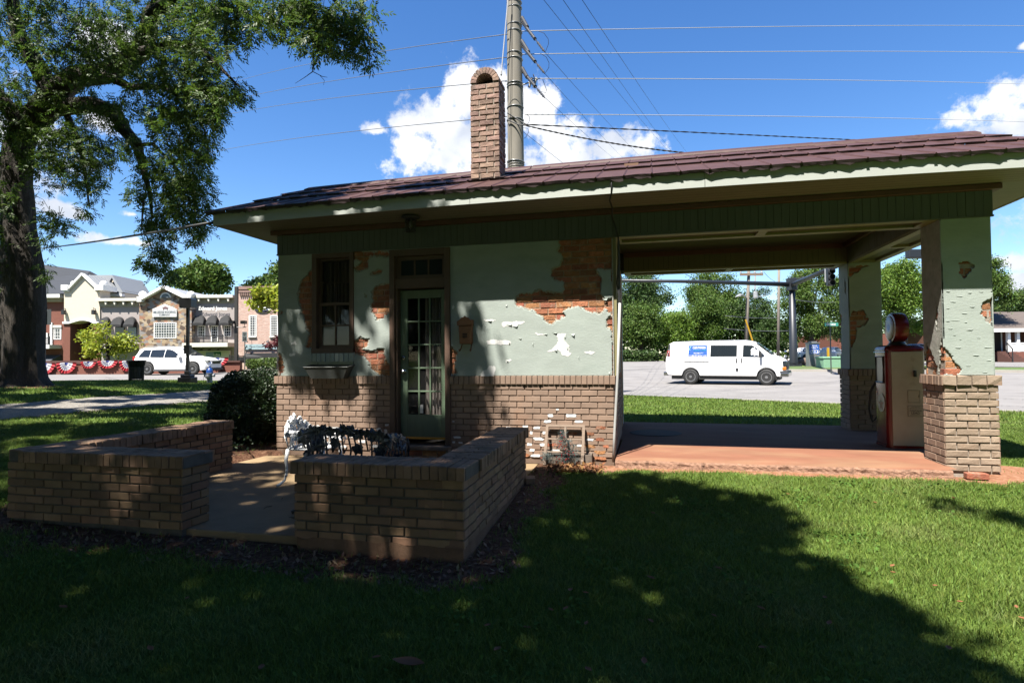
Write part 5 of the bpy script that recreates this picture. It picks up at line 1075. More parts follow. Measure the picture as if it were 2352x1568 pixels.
# dial side (faces -x)
mb=MB(); ya,yb,za,zb2=py0+.10,py1-.10,.90,1.25
mb.prism([(px0-.006,y,z) for y,z in((ya,za),(yb,za),(yb,zb2),(ya,zb2))],(.01,0,0)); mb.build('dial_face',mat('dial face pale',(.55,.56,.55),.35),fp)
mb=MB(); mb.tube([(px0-.008,y,z) for y,z in((ya,za),(yb,za),(yb,zb2),(ya,zb2),(ya,za),(yb,za))],.014,6); mb.build('dial_rim',M['black'],fp)
mb=MB(); mb.tube([(px0-.006,py0+.02,1.31),(px0-.008,(py0+py1)/2,1.31),(px0-.006,py1-.02,1.31)],.007,6); mb.tube([(px0+.02,py0-.006,1.31),(px0-.008,py0+.02,1.31)],.007,6); mb.build('chrome_band',M['chrome'],fp)
ym=(py0+py1)/2; mb=MB(); mb.lathe((px0-.003,ym-.03,.62),[(.125,0),(.125,.006),(0,.006)],32,'x',Matrix.Scale(-1,3,Vector((1,0,0)))); mb.build('emblem_disc',mat('emblem white',(.7,.68,.62),.4),fp)
mb=MB(); mb.add([(px0-.011,ym-.03+(.105 if k%2==0 else .042)*math.sin(math.pi*k/5),.60+(.105 if k%2==0 else .042)*math.cos(math.pi*k/5)) for k in range(10)],[tuple(range(10))]); mb.build('emblem_star',mat('emblem star red',(.45,.06,.02),.4),fp)
text('T',(px0-.012,ym-.03,.605),(0,-1,0),(0,0,1),.07,.09,mat('emblem green',(.02,.16,.06),.5),fp,extr=.002)
mb=MB(); mb.tube([(px0+.05,py1+.01,.95),(px0-.03,py1+.07,.75),(px0-.05,py1+.08,.5),(px0-.02,py1+.06,.32),(px0+.08,py1+.03,.45),(px0+.1,py1+.02,.8)],.016,8); mb.build('hose',M['blackr'],fp,smooth=True)
# globe
gb=Vector(((px0+px1)/2-.02,(py0+py1)/2,1.64)); mb=MB(); mb.lathe((gb.x,gb.y,pz1+.03),[(.12,0),(.10,.03),(.09,.05),(.1,.07)],20); mb.build('globe_collar',M['black'],fp,smooth=True)
mb=MB(); mb.lathe(gb,[(.17,-.085),(.195,-.08),(.205,-.05),(.205,.05),(.195,.08),(.17,.085)],32,'x'); mb.build('globe',M['red'],fp,smooth=True,autos=50)
mb=MB(); mb.lathe((gb.x-.082,gb.y,gb.z),[(.175,0),(.15,-.012),(.08,-.02),(.0,-.022)],32,'x'); gf=mb.build('globe_face',mat('globe face pale',(.50,.50,.45),.3,col2=(.35,.12,.1),c2scale=14,c2lo=.5,c2hi=.6),fp,smooth=True)
# ================================================================ FAR STREET (left) – local frame: x right, y away, z up
SQ=3.5669
def zl(x,y): return ((x/2.7314)/1.30612,(700+y/2.7314)/1.30612)      # left street crop
def kz(x,y,Zc): D=zl(x,y); return K(D[0],D[1],Zc)
class SB:
    """collects boxes on a facade plane at distance Z"""
    def __init__(s,Z): s.Z=Z; s.mb=MB(xf=KX)
    def r(s,x0,y0,x1,y1,d0=0,d1=.2,zf=None):
        a=zf(x0,y0,s.Z) if zf else kz(x0,y0,s.Z); b=zf(x1,y1,s.Z) if zf else kz(x1,y1,s.Z)
        s.mb.box((a[0],s.Z+d0,b[1]),(b[0],s.Z+d1,a[1])); return s
    def poly(s,pts,d0,d1):
        P_=[kz(x,y,s.Z) for x,y in pts]; s.mb.prism([(a,s.Z+d0,b) for a,b in P_],(0,d1-d0,0)); return s
    def b(s,n,m,p,**k): return s.mb.build(n,m,p,**k)
def gwin(parent,x0,y0,x1,y1,Z,nx_,ny_,d=-.03,m=None,zf=None,arch=0,fr=.07):
    a=(zf or kz)(x0,y0,Z); b=(zf or kz)(x1,y1,Z); x0,x1,z1,z0=a[0],b[0],a[1],b[1]
    mb=MB(xf=KX)
    for q in [((x0,Z+d,z0),(x0+fr,Z+d+.1,z1)),((x1-fr,Z+d,z0),(x1,Z+d+.1,z1)),((x0+fr,Z+d,z0),(x1-fr,Z+d+.1,z0+fr)),((x0+fr,Z+d,z1-fr),(x1-fr,Z+d+.1,z1))]: mb.box(*q)
    for k in range(1,nx_):
        x=x0+(x1-x0)*k/nx_; mb.box((x-.013,Z+d+.001,z0+fr),(x+.013,Z+d+.03,z1-fr))
    for k in range(1,ny_):
        z=z0+(z1-z0)*k/ny_; mb.box((x0+fr,Z+d+.003,z-.013),(x1-fr,Z+d+.028,z+.013))
    w_=mb.build('window',m or M['whitet'],parent)
    MB(xf=KX).box((x0+.04,Z+d+.012,z0+.04),(x1-.04,Z+d+.020,z1-.04)).build('pane',M['glass'],w_); return w_
def root(name,label,cat,Xc,Zc,z=.4,group=None): p=W(Xc,Zc,z); return thing(name,label,cat,tuple(p),group)
DEP=11
# --- slate roofed red brick building far left
Z=48.5; X0_,zt_=kz(60,500,Z); rb_=root('brick_building','red brick shop with slate grey roof, right of the big tree trunk','building',-36,Z)
s=SB(Z); s.r(-160,560,524,1080,0,DEP); s.b('wall',M['redbrick'],rb_)
s=SB(Z); s.r(-160,530,524,562,-.25,DEP); s.b('frieze',mat('frieze tan',(.50,.42,.24),.8),rb_)
s=SB(Z); s.r(-165,508,526,530,-.5,DEP); s.b('cornice',M['whitet'],rb_)
mb=MB(xf=KX); a=kz(-165,505,Z);b=kz(560,505,Z);c_=kz(-165,300,Z+4);d_=kz(640,345,Z+4)
mb.add([(a[0],Z-.5,a[1]),(b[0]+.6,Z-.5,a[1]),(b[0]-2.2,Z+5.5,a[1]+2.75),(a[0],Z+5.5,a[1]+3.5),(a[0],Z+11,a[1]),(b[0]+.6,Z+11,a[1])],[(0,1,2,3),(3,2,5,4),(1,5,2),(0,3,4)]); mb.build('roof',M['shingled'],rb_)
gwin(rb_,442,755,503,868,Z,4,4); s=SB(Z); s.r(436,752,508,772,-.08,0); s.b('lintel',M['creaml'],rb_)
s=SB(Z); s.r(318,820,420,912,-.05,.05); s.b('balcony_door',M['dark'],rb_)
for x in (312,345,385,418): s=SB(Z); s.r(x,730 if x in(312,418) else 815,x+(16 if x in(312,418) else 12),912,-.12,-.02); s.b('column',M['whitet'],rb_)
s=SB(Z); s.r(240,916,505,944,-1.3,0); s.b('balcony_slab',M['whitet'],rb_)
def railing(parent,x0,x1,y0,y1,Z,d,n,name='railing'):
    a=kz(x0,y0,Z);b=kz(x1,y1,Z); mb=MB(xf=KX)
    mb.box((a[0],Z+d-.02,a[1]-.05),(b[0],Z+d+.02,a[1])); mb.box((a[0],Z+d-.02,b[1]+.08),(b[0],Z+d+.02,b[1]+.12))
    for i in range(n+1):
        x=a[0]+(b[0]-a[0])*i/n; w_=.035 if i%8==0 else .012; mb.box((x-w_,Z+d-.012,b[1]),(x+w_,Z+d+.012,a[1]+(.08 if i%8==0 else 0)))
    return mb.build(name,M['iron'],parent)
railing(rb_,240,505,858,916,Z,-1.25,32)
a=kz(290,1005,Z);b=kz(503,1055,Z); mb=MB(xf=KX); mb.prism([(a[0],Z,a[1]+.1),(a[0],Z-1.5,b[1]),(a[0],Z,b[1])],(b[0]-a[0],0,0)); mb.build('awning',mat('grey awning',(.10,.11,.13),.8),rb_)
# --- cream gabled entrance tower
Z=46; ct=root('cream_gabled_building','cream stucco shop front with pointed white gable over a wide brick arch','building',-33,Z)
s=SB(Z)
s.poly([(572,460),(684,345),(792,445),(818,445),(818,738),(772,738),(740,722),(700,714),(665,714),(630,722),(572,740),(525,740),(525,460)],0,1.2); s.b('gable_wall',M['creamw'],ct)
s=SB(Z); s.r(521,738,572,1080,0,1.0); s.r(768,738,818,1080,0,1.0); s.b('brick_pier',M['redbrick'],ct)
s=SB(Z); s.r(572,715,768,1080,2.2,2.4); s.b('arch_back_wall',M['redbrick'],ct)
s=SB(Z); s.r(573,715,590,1080,1.0,2.2); s.b('reveal',M['redbrick'],ct)
gwin(ct,612,780,657,865,Z+2.1,3,4)
s=SB(Z); pts=[(572,740),(630,722),(665,714),(700,714),(740,722),(772,738),(818,738)]
for i in range(len(pts)-1): s.poly([pts[i],pts[i+1],(pts[i+1][0],pts[i+1][1]-14),(pts[i][0],pts[i][1]-14)],-.12,0)
s.poly([(519,740),(572,740),(572,724),(519,724)],-.12,0); s.b('arch_trim',M['whitet'],ct)
s=SB(Z)
for (x0,x1) in((518,572),(790,862)): s.r(x0,424,x1,466,-.25,1.4)
s.r(522,466,572,478,-.15,1.3); s.b('pier_cap',M['whitet'],ct)
for x in(571,813):
    a=kz(x,408,Z); MB(xf=KX).ico((a[0],Z+.5,a[1]),.27,2).build('ball_finial',M['whitet'],ct,smooth=True)
s=SB(Z); s.poly([(572,462),(572,442),(678,326),(684,345)],-.2,.2); s.poly([(684,345),(678,326),(800,438),(800,458)],-.2,.2); s.b('gable_trim',M['whitet'],ct)
mb=MB(xf=KX); a=kz(684,335,Z);l_=kz(575,445,Z);r_=kz(790,445,Z)
mb.prism([(l_[0],Z+.1,l_[1]),(a[0],Z+.1,a[1]),(r_[0],Z+.1,r_[1])],(0,6,0)); mb.build('roof',M['tin'],ct)
mb=MB(xf=KX); 
for k in range(1,14):
    f=k/14; mb.box((a[0]+.05,Z+.2+6*f,a[1]-.03),(a[0]+.1,Z+.22+6*f,a[1]+.05)); mb.prism([(a[0],Z+.2+5.8*f,a[1]),(r_[0],Z+.2+5.8*f,r_[1]),(r_[0],Z+.2+5.8*f,r_[1]+.07),(a[0],Z+.2+5.8*f,a[1]+.07)],(0,.04,0))
mb.build('roof_seams',M['tin'],ct)
# cross gable to the right, facing right
mb=MB(xf=KX); A=kz(945,345,Z+3);Bl=kz(862,485,Z+3);Br=kz(1022,500,Z+3)
mb.prism([(A[0]-.1,Z+3,A[1]-.2),(Bl[0],Z+3,Bl[1]),(Br[0]-.4,Z+3,Br[1]+.1)],(0,.3,0)); mb.build('cross_gable',M['creamw'],ct)
mb=MB(xf=KX); T0=kz(812,348,Z+3.3); mb.add([(A[0],Z+2.7,A[1]),(T0[0]-1,Z+2.7,A[1]),(T0[0]-1,Z+2.7,Bl[1]),(Bl[0]-.1,Z+2.7,Bl[1])],[(0,1,2,3)]); mb.prism([(A[0],Z+2.6,A[1]),(A[0],Z+2.6,A[1]-.25),(Br[0]-.2,Z+2.6,Br[1]),(Br[0]+.1,Z+2.6,Br[1]+.15)],(0,4,0)); mb.prism([(A[0],Z+2.6,A[1]),(A[0],Z+2.6,A[1]-.2),(Bl[0],Z+2.6,Bl[1]-.05),(Bl[0]-.1,Z+2.6,Bl[1]+.15)],(0,.3,0)); mb.build('cross_roof',M['tin'],ct)
s=SB(Z+3); s.r(862,497,1022,520,-.4,2); s.b('cross_eave',M['whitet'],ct)
s=SB(Z+3); s.poly([(875,460),(880,470),(1010,500),(1010,490)],-.2,0); s.b('small_roof',M['shingled'],ct)
s=SB(Z+3); s.r(820,470,1022,560,0,6); s.b('side_wall',M['creamw'],ct)
for x in(536,782):
    q=kz(x,640,Z); mb=MB(xf=KX); mb.box((q[0]-.08,Z-.35,q[1]-.25),(q[0]+.12,Z-.1,q[1]+.1)); mb.tube([(q[0],Z-.25,q[1]+.1),(q[0],Z-.25,q[1]+.25),(q[0],Z,q[1]+.2)],.03,5); mb.build('wall_lantern',M['iron'],ct)
# --- grey shop between
def arched_awning(parent,x0,x1,y0,y1,Z,d=.45,name='awning'):
    a=kz(x0,y0,Z);b=kz(x1,y1,Z); xm=(a[0]+b[0])/2; w_=(b[0]-a[0])/2; h=a[1]-b[1]; rise=min(w_*1.15,h*.55); z0=b[1];zs=a[1]-rise
    n=14; fr=[];bk=[]
    prof=[(xm-w_*math.cos(math.pi*i/n),zs+rise*math.sin(math.pi*i/n)) for i in range(n+1)]
    rows=[[(x,Z-.02,z) for x,z in prof],[(xm+(x-xm)*.96,Z-d*.55,zs+(z-zs)*.78) for x,z in prof],[(xm+(x-xm)*.94,Z-d,min(z0+.12+(z-zs)*.18,z)) for x,z in prof],[(xm+(x-xm)*.94,Z-d,z0) for x,z in prof]]
    mb=MB(xf=KX); mb.grid(rows)
    for s_ in(0,n): 
        x=prof[s_][0]; mb.add([(x,Z-.02,zs),(rows[1][s_][0],Z-d*.55,zs),(rows[2][s_][0],Z-d,rows[2][s_][2]),(rows[3][s_][0],Z-d,z0),(x,Z-.02,z0)],[(0,1,2,3,4)])
    return mb.build(name,M['awn'],parent)
gs=root('grey_shop','grey stucco shop with cream cornice and arched openings, left of the stone gabled shop','building',-28,46)
s=SB(Z); s.r(818,580,1142,1100,.1,DEP); s.b('wall',M['greyw'],gs)
def cornice(parent,x0,x1,y,Z):
    s=SB(Z); s.r(x0,y,x1,y+20,-.30,1); s.b('cornice',M['creaml'],parent)
    s=SB(Z); s.r(x0+8,y+20,x1-4,y+62,0,.8); s.b('frieze',mat('frieze cream',(.58,.52,.36),.8),parent)
    s=SB(Z); k=max(2,int((x1-x0)/80))
    for i in range(k):
        x=x0+20+(x1-x0-40)*(i+.6)/k; s.poly([(x,y+21),(x+18,y+21),(x+18,y+48),(x+10,y+52),(x,y+24)],-.24,-.02)
    s.b('brackets',M['creaml'],parent)
cornice(gs,806,1135,535,Z)
for x0,x1 in((838,908),(930,1022),(1036,1124)):
    arched_awning(gs,x0,x1,683,768,Z)
    s=SB(Z); s.r(x0+10,768,x1-10,870,.02,.15); s.b('arched_window',mat('arch glass blue',(.16,.25,.30),.1) if x0>1000 else M['glass'],gs)
s=SB(Z); s.r(818,905,1135,940,-1.2,.1); s.b('balcony_slab',M['creaml'],gs); railing(gs,818,1130,850,905,Z,-1.15,30)
# --- stone gabled shop
sg=root('stone_gabled_shop','rough stone shop front with a shallow gable and round vent, centre of the far row','building',-24,45.5)
stone=bpy.data.materials.new('rubble stone'); stone.use_nodes=True; t=stone.node_tree;l=t.links.new;p=t.nodes['Principled BSDF'];p.inputs['Roughness'].default_value=.9
g_=t.nodes.new('ShaderNodeNewGeometry'); mpn=t.nodes.new('ShaderNodeMapping'); mpn.inputs['Scale'].default_value=(1,1,1.5); l(g_.outputs['Position'],mpn.inputs[0]); vo=t.nodes.new('ShaderNodeTexVoronoi'); vo.inputs['Scale'].default_value=3.6; l(mpn.outputs[0],vo.inputs['Vector'])
cr=t.nodes.new('ShaderNodeValToRGB'); e=cr.color_ramp.elements; e[0].color=(.13,.09,.065,1);e[1].color=(.58,.50,.38,1); cr.color_ramp.interpolation='CONSTANT'
for q,c in((.2,(.36,.25,.16)),(.4,(.48,.36,.22)),(.55,(.30,.28,.27)),(.7,(.52,.42,.30)),(.85,(.40,.20,.12))): x=e.new(q);x.color=(*c,1)
for x in e: x.color=[v*.55 for v in x.color[:3]]+[1]
sx_=t.nodes.new('ShaderNodeSeparateColor'); l(vo.outputs['Color'],sx_.inputs[0]); l(sx_.outputs[0],cr.inputs[0]); l(cr.outputs[0],p.inputs['Base Color'])
Z=45.5; s=SB(Z); s.poly([(1142,555),(1180,540),(1356,450),(1540,535),(1570,560),(1570,1100),(1142,1100)],0,DEP); s.b('wall',stone,sg)
s=SB(Z); s.poly([(1175,552),(1175,533),(1356,430),(1356,452)],-.4,.3); s.poly([(1356,452),(1356,430),(1560,530),(1556,550)],-.4,.3); s.b('gable_trim',M['whitet'],sg)
mb=MB(xf=KX); a=kz(1356,436,Z);l_=kz(1178,535,Z);r_=kz(1560,535,Z); mb.prism([(l_[0],Z+.31,l_[1]),(a[0],Z+.31,a[1]),(r_[0],Z+.31,r_[1])],(0,8,0)); mb.build('roof',M['tin'],sg)
for x in(1160,1556):
    s=SB(Z); s.r(x-20,520,x+22,562,-.3,.6); s.b('pier_cap',M['whitet'],sg); a=kz(x+5,503,Z); MB(xf=KX).ico((a[0],Z+.1,a[1]),.3,2).build('ball_finial',M['whitet'],sg,smooth=True)
q=kz(1360,528,Z); mb=MB(xf=KX); R2=.42
for r_,n_,m_,dd in((R2,'vent_frame',M['whitet'],-.08),(R2*.75,'vent',M['lettg'],-.1)):
    MB(xf=KX).prism([(q[0]+r_*math.cos(math.pi*i/12),Z+dd,q[1]+r_*math.sin(math.pi*i/12)) for i in range(13)],(0,.1,0)).build(n_,m_,sg)
s=SB(Z); s.poly([(1258,685),(1258,622),(1355,580),(1452,622),(1452,685)],-.12,0); sgn=s.b('signboard',M['whitet'],sg)
s=SB(Z-.125); s.poly([(1262,681),(1262,626),(1355,586),(1448,626),(1448,681)],0,.01) ; s.mb.v and s.b('sign_face',mat('sign face white',(.88,.88,.87),.6),sgn)
for w_,x,y,wd,h_,m_ in(('MILLEDGE ROOFING',1355,645,182,17,M['lettg']),('COMPANY',1355,667,88,14,M['lettg'])):
    q=kz(x,y,Z); e=kz(x+wd,y+h_,Z); p=W(q[0],Z-.14,q[1]); text(w_,p,r0,(0,0,1),e[0]-q[0],q[1]-e[1],m_,sgn,bold=.01)
s=SB(Z-.13); s.poly([(1330,610),(1355,598),(1380,610)],-.01,0); s.r(1334,612,1376,617,-.01,0); s.r(1338,617,1342,628,-.01,0); s.r(1368,617,1372,628,-.01,0); s.b('sign_emblem',mat('emblem grey red',(.32,.16,.17),.6),sgn)
gwin(sg,1262,730,1447,858,Z,9,6)
# --- grey shop with white lettering (E J)
ej=root('grey_shop','grey shop with white raised lettering and three black awnings, right of stone gable','building',-22,46)
Z=46; s=SB(Z); s.r(1562,560,1930,1100,.05,DEP); s.b('wall',M['greyw'],ej); cornice(ej,1560,1920,508,Z)
q=kz(1753,619,Z);e=kz(1753+232,619+46,Z); text('Edward Jones',W(q[0],Z-.16,q[1]),r0,(0,0,1),e[0]-q[0],None,M['whitet'],ej,bold=.02,space=.98)
s=SB(Z-.1)
for x0,x1,dz in((1598,1690,0),(1706,1793,0),(1813,1899,-3)): arched_awning(ej,x0,x1,670,755,Z)
gwin(ej,1620,755,1682,848,Z,3,4); gwin(ej,1730,755,1788,890,Z,3,6); gwin(ej,1836,752,1896,846,Z,3,4)
s=SB(Z); s.r(1560,900,1925,930,-1.2,.1); s.b('balcony_slab',M['creaml'],ej); railing(ej,1580,1922,842,900,Z,-1.15,36)
s=SB(Z); s.r(1615,962,1888,1100,-.08,.05); s.b('shopfront_frame',M['whitet'],ej)
s=SB(Z-.09); s.r(1622,970,1686,1100,-.01,0); s.r(1812,970,1880,1100,-.01,0); s.b('window_paper',M['creaml'],ej)
s=SB(Z-.09); s.r(1688,970,1752,1100,-.01,0); s.b('window_poster',mat('pale blue poster',(.40,.52,.74),.7),ej)
s=SB(Z-.09); s.r(1752,970,1812,1004,-.01,0); po=s.b('green_poster',M['dkgreen'],ej)
s=SB(Z-.09); s.r(1752,1005,1812,1100,-.01,0); s.b('window_paper',M['creaml'],ej)
q=kz(1782,992,Z);e=kz(1782+54,992+13,Z); text('LLBea',W(q[0],Z-.11,q[1]),r0,(0,0,1),e[0]-q[0],None,M['whitet'],po,bold=.02)
for x in(1636,1700,1766,1836):
    q=kz(x,948,Z); mb=MB(xf=KX); mb.tube([(q[0],Z,q[1]+.1),(q[0]-.05,Z-.4,q[1]+.12),(q[0]-.15,Z-.6,q[1])],.02,5); mb.lathe((q[0]-.17,Z-.6,q[1]-.1),[(.14,0),(.05,.12)],8); mb.build('gooseneck_lamp',M['iron'],ej)
# --- pink brick building
Z=44.5; pk=root('pink_brick_building','washed pink brick building with tall windows and a pale blue signboard','building',-17.5,Z)
s=SB(Z); s.r(1950,440,2560,1110,0,DEP); s.b('wall',M['pinkbrick'],pk)
s=SB(Z); s.r(1948,436,2560,455,-.15,0); s.b('coping',mat('pink brick trim',(.44,.28,.23),.9,var=.15,vscale=6),pk)
s=SB(Z)
for k in range(34): s.r(1968+k*16,478,1976+k*16,512,-.12,0)
s.r(1960,470,2560,479,-.14,0); s.b('corbels',mat('pink brick trim',(.4,.25,.2),.9),pk)
gwin(pk,2040,672,2103,845,Z,4,9); gwin(pk,2214,672,2278,845,Z,4,9); gwin(pk,2385,672,2449,845,Z,4,9)
for x in(2068,2240): s=SB(Z); s.r(x-30,846,x+36,852,-.1,0); s.b('sill',M['creaml'],pk)
s=SB(Z); s.r(2008,908,2400,948,-.1,-.02); sb2=s.b('signboard',M['skyblue'],pk)
q=kz(2162,927,Z);e=kz(2162+232,927+22,Z); text('Town Center Salon & Spa',W(q[0],Z-.11,q[1]),r0,(0,0,1),e[0]-q[0],None,M['lettg'],sb2)
mb=MB(xf=KX); q=kz(2028,932,Z); mb.tube([(q[0]-.2,Z-.12,q[1]-.2),(q[0],Z-.12,q[1]+.15),(q[0]+.1,Z-.12,q[1]-.1)],.02,4); mb.build('sign_emblem',M['lettg'],sb2)
s=SB(Z-.3); mb=MB(xf=KX); a=kz(2085,608,Z);b=kz(2215,608,Z); mb.prism([(a[0]+(b[0]-a[0])*(.5+.5*math.cos(2*math.pi*i/20)),Z-.1,a[1]+.35*math.sin(2*math.pi*i/20)) for i in range(20)],(0,.08,0)); ov=mb.build('oval_sign',M['lettn'],pk)
q=kz(2172,608,Z);text("CE'S",W(q[0],Z-.13,q[1]),r0,(0,0,1),1.0,None,M['whitet'],ov,bold=.02)
for x in(2058,2232):
    q=kz(x,880,Z); mb=MB(xf=KX); mb.tube([(q[0],Z,q[1]+.2),(q[0]-.1,Z-.3,q[1]+.2),(q[0]-.15,Z-.45,q[1])],.018,5); mb.lathe((q[0]-.17,Z-.45,q[1]-.12),[(.16,0),(.05,.14)],8); mb.build('gooseneck_lamp',M['iron'],pk)
mb=MB(xf=KX); a=kz(2010,980,Z);b=kz(2420,1055,Z); n=8; mb.grid([[(a[0]+r_*.9*(1-math.cos(math.pi/2*i/n)),Z-1.2*math.sin(math.pi/2*0)-1.1*(1 if r_ else 0)*1.0,b[1]+(a[1]-b[1])*math.sin(math.pi/2*i/n)) for i in range(n+1)]+[(b[0],Z-1.1,a[1])] for r_ in(0,)]+[[(a[0],Z-1.1,b[1]) for i in range(n+1)]+[(b[0],Z-1.1,b[1])]]); mb.build('awning',M['awn'],pk,fix=False)
MB(xf=KX).box((a[0],Z-1.1,b[1]),(b[0],Z-.02,a[1]-.3)).build('awning_side',M['awn'],pk)
# dark square post between the two shops
Zp=41; q=kz(1938,436,Zp); q2=kz(1938,1040,Zp); ap=root('signal_post','tall dark post with two floodlights between grey shop and pink building','post',q[0],Zp,.5)
mb=MB(xf=KX); mb.box((q[0]-.1,Zp-.1,.4),(q[0]+.1,Zp+.1,q[1])); mb.build('post',mat('dark brown metal',(.05,.045,.04),.5),ap)
a=kz(1905,770,Zp);b=kz(2022,770,Zp); mb=MB(xf=KX); mb.tube([(a[0],Zp-.12,a[1]),(b[0],Zp-.12,a[1])],.03,6); mb.build('crossarm',M['iron'],ap)
for x in(1912,2009):
    q=kz(x,731,Zp); mb=MB(xf=KX); mb.box((q[0]-.16,Zp-.4,q[1]-.1),(q[0]+.16,Zp-.05,q[1]+.12)); mb.tube([(q[0],Zp-.12,q[1]-.1),(q[0],Zp-.12,a[1])],.02,5); mb.build('floodlight',M['black'],ap)
q=kz(1960,440,Zp); q2=kz(1990,450,Zp)
# --- low brick wall with bunting
Z=39; lw=root('low_brick_wall','low red brick planter wall along the far kerb, hung with bunting','wall',-25,Z)
s=SB(Z); s.r(-120,1056,1785,1172,0,.35); s.b('wall',M['redbrick'],lw); s=SB(Z); s.r(-122,1048,1785,1058,-.06,.4); s.b('coping',mat('dark brick coping',(.14,.06,.045),.9),lw)
s=SB(Z+.6); s.r(1780,1052,1965,1140,0,.35); s.b('end_wall',M['redbrick'],lw); s=SB(Z+.6); s.r(1776,1043,1972,1054,-.1,.45); s.b('end_coping',mat('dark brick coping',(.14,.06,.045),.9),lw)
bl_=mat('bunting blue',(.03,.06,.33),.8); bw_=mat('bunting white',(.82,.82,.84),.8,transl=.15); br_=mat('bunting red',(.58,.015,.03),.8,transl=.1)
def bunting(x0,x1,y0,h,Z,label,lean=0):
    a=kz(x0,y0,Z);b=kz(x1,y0,Z); t_=thing('bunting',label,'bunting',tuple(W((a[0]+b[0])/2,Z-.1,a[1])),group='bunting fans along the low brick wall')
    n=28; xm=(a[0]+b[0])/2; w_=(b[0]-a[0])/2; hh=kz(x0,y0,Z)[1]-kz(x0,y0+h,Z)[1]
    mb=MB(xf=KX); rr=[0,.28,.42,.74,1.0]; 
    def pt(i,r):
        th=math.pi*i/n; pl=.05*math.sin(i*2.2)*r; return (xm-w_*r*math.cos(th)*(.45+.55*r if r<1 else 1),Z-.10-.07*r*math.sin(th)+pl,a[1]-hh*r*math.sin(th)*(1+lean*math.cos(th))-.012*abs(math.cos(th)))
    for k in range(4):
        mb.cur=(0,1,1,2)[k] if k!=2 else 1
        mb.grid([[pt(i,rr[k]+.001) for i in range(n+1)],[pt(i,rr[k+1]) for i in range(n+1)]])
    mb.build('fan',[bl_,bw_,br_],t_,fix=False)
    mb=MB(xf=KX); rgb_=random.Random(int(x0))
    for k in range(7): # stars band
        th=math.pi*(k+.7)/8; i=n*th/math.pi; c=pt(i,.52); mb.add([(c[0]+.05*(1 if j%2==0 else .45)*math.sin(j*math.pi/5),c[1]-.03,c[2]+.05*(1 if j%2==0 else .45)*math.cos(j*math.pi/5)) for j in range(10)],[tuple(range(10))])
    mb.build('stars',bl_,t_,fix=False)
bunting(300,464,1060,95,Z,'first bunting fan right of the big tree trunk')
bunting(470,636,1056,92,Z,'second bunting fan from the big tree trunk')
bunting(668,800,1048,58,Z,'small bunting fan behind the yellow green tree, third from the trunk')
bunting(806,975,1040,66,Z,'bunting fan bunched below the yellow green tree, fourth from the trunk')
bunting(984,1120,1040,88,Z,'bunting fan partly hidden behind the black litter bin')
bunting(1700,1880,1016,72,Z,'bunting fan showing in front of the white car bonnet')
# hedge + speed sign etc. built with foliage below
# --- street furniture near the left kerb
def on_ground(px,Zc): x=K(px,860,Zc)[0]; p=W(x,Zc,0); return x,H(p[0],p[1])
Zc=24.; gxl,gz=on_ground(431,Zc); lp=root('lamp_post','black square street lamp post left of the blue-topped hydrant','street lamp',gxl,Zc,gz)
mb=MB(xf=KX); mb.box((gxl-.055,Zc-.055,gz),(gxl+.055,Zc+.055,3.42)); mb.box((gxl-.11,Zc-.11,1.52),(gxl+.11,Zc+.11,1.88)); mb.build('pole',M['black'],lp,bevel=.01)
mb=MB(xf=KX); mb.prism([(gxl-.27,Zc-.27,gz-.1),(gxl+.27,Zc-.27,gz-.1),(gxl+.27,Zc+.27,gz-.1),(gxl-.27,Zc+.27,gz-.1)],(0,0,.34)); mb.box((gxl-.2,Zc-.2,gz+.24),(gxl+.2,Zc+.2,gz+.34)); mb.box((gxl-.1,Zc-.1,gz+.34),(gxl+.1,Zc+.1,gz+.5)); mb.build('base',M['black'],lp,bevel=.03)
mb=MB(xf=KX); mb.prism(rrect(gxl-.24,gxl+.24,3.40,3.80,.06) and [(x,Zc-.22,z) for x,z in rrect(gxl-.24,gxl+.24,3.38,3.80,.06)],(0,.44,0)); mb.build('lamp_head',M['black'],lp)
gxl,gz=on_ground(313,Zc); gz-=.02; tb=root('litter_bin','black slatted litter bin on the grass left of the white car wheel','litter bin',gxl,Zc,gz)
mb=MB(xf=KX); cy=Zc
for k in range(30):
    t_=2*math.pi*k/30; c,s_=math.cos(t_),math.sin(t_); mb.tube([(gxl+.26*c,cy+.26*s_,gz),(gxl+.27*c,cy+.27*s_,gz+.6),(gxl+.33*c,cy+.33*s_,gz+.86)],.013,4)
mb.build('slats',M['black'],tb)
mb=MB(xf=KX); mb.lathe((gxl,cy,gz),[(.25,.12),(.26,.6),(.31,.84)],20); mb.build('liner',M['black'],tb); mb=MB(xf=KX); mb.lathe((gxl,cy,gz+.84),[(.30,0),(.36,.01),(.36,.035),(.30,.04)],24); mb.build('rim',M['black'],tb)
Zh=24.6; gxl,gz=on_ground(481.5,Zh); hy=root('fire_hydrant','grey fire hydrant with blue cap between the lamp post and the round shrub','fire hydrant',gxl,Zh,gz)
cg=mat('hydrant grey paint',(.36,.38,.42),.5); cbp=mat('hydrant blue paint',(.01,.09,.42),.4)
mb=MB(xf=KX); mb.lathe((gxl,Zh,gz-.05),[(.16,0),(.16,.06),(.11,.07),(.105,.42),(.14,.44),(.14,.47),(.12,.48)],18); mb.build('barrel',cg,hy,smooth=True,autos=40)
mb=MB(xf=KX); mb.lathe((gxl,Zh,gz+.42),[(.135,0),(.13,.08),(.10,.17),(.05,.22),(.04,.22),(.04,.28),(.015,.29)],18); mb.build('bonnet',cbp,hy,smooth=True,autos=40)
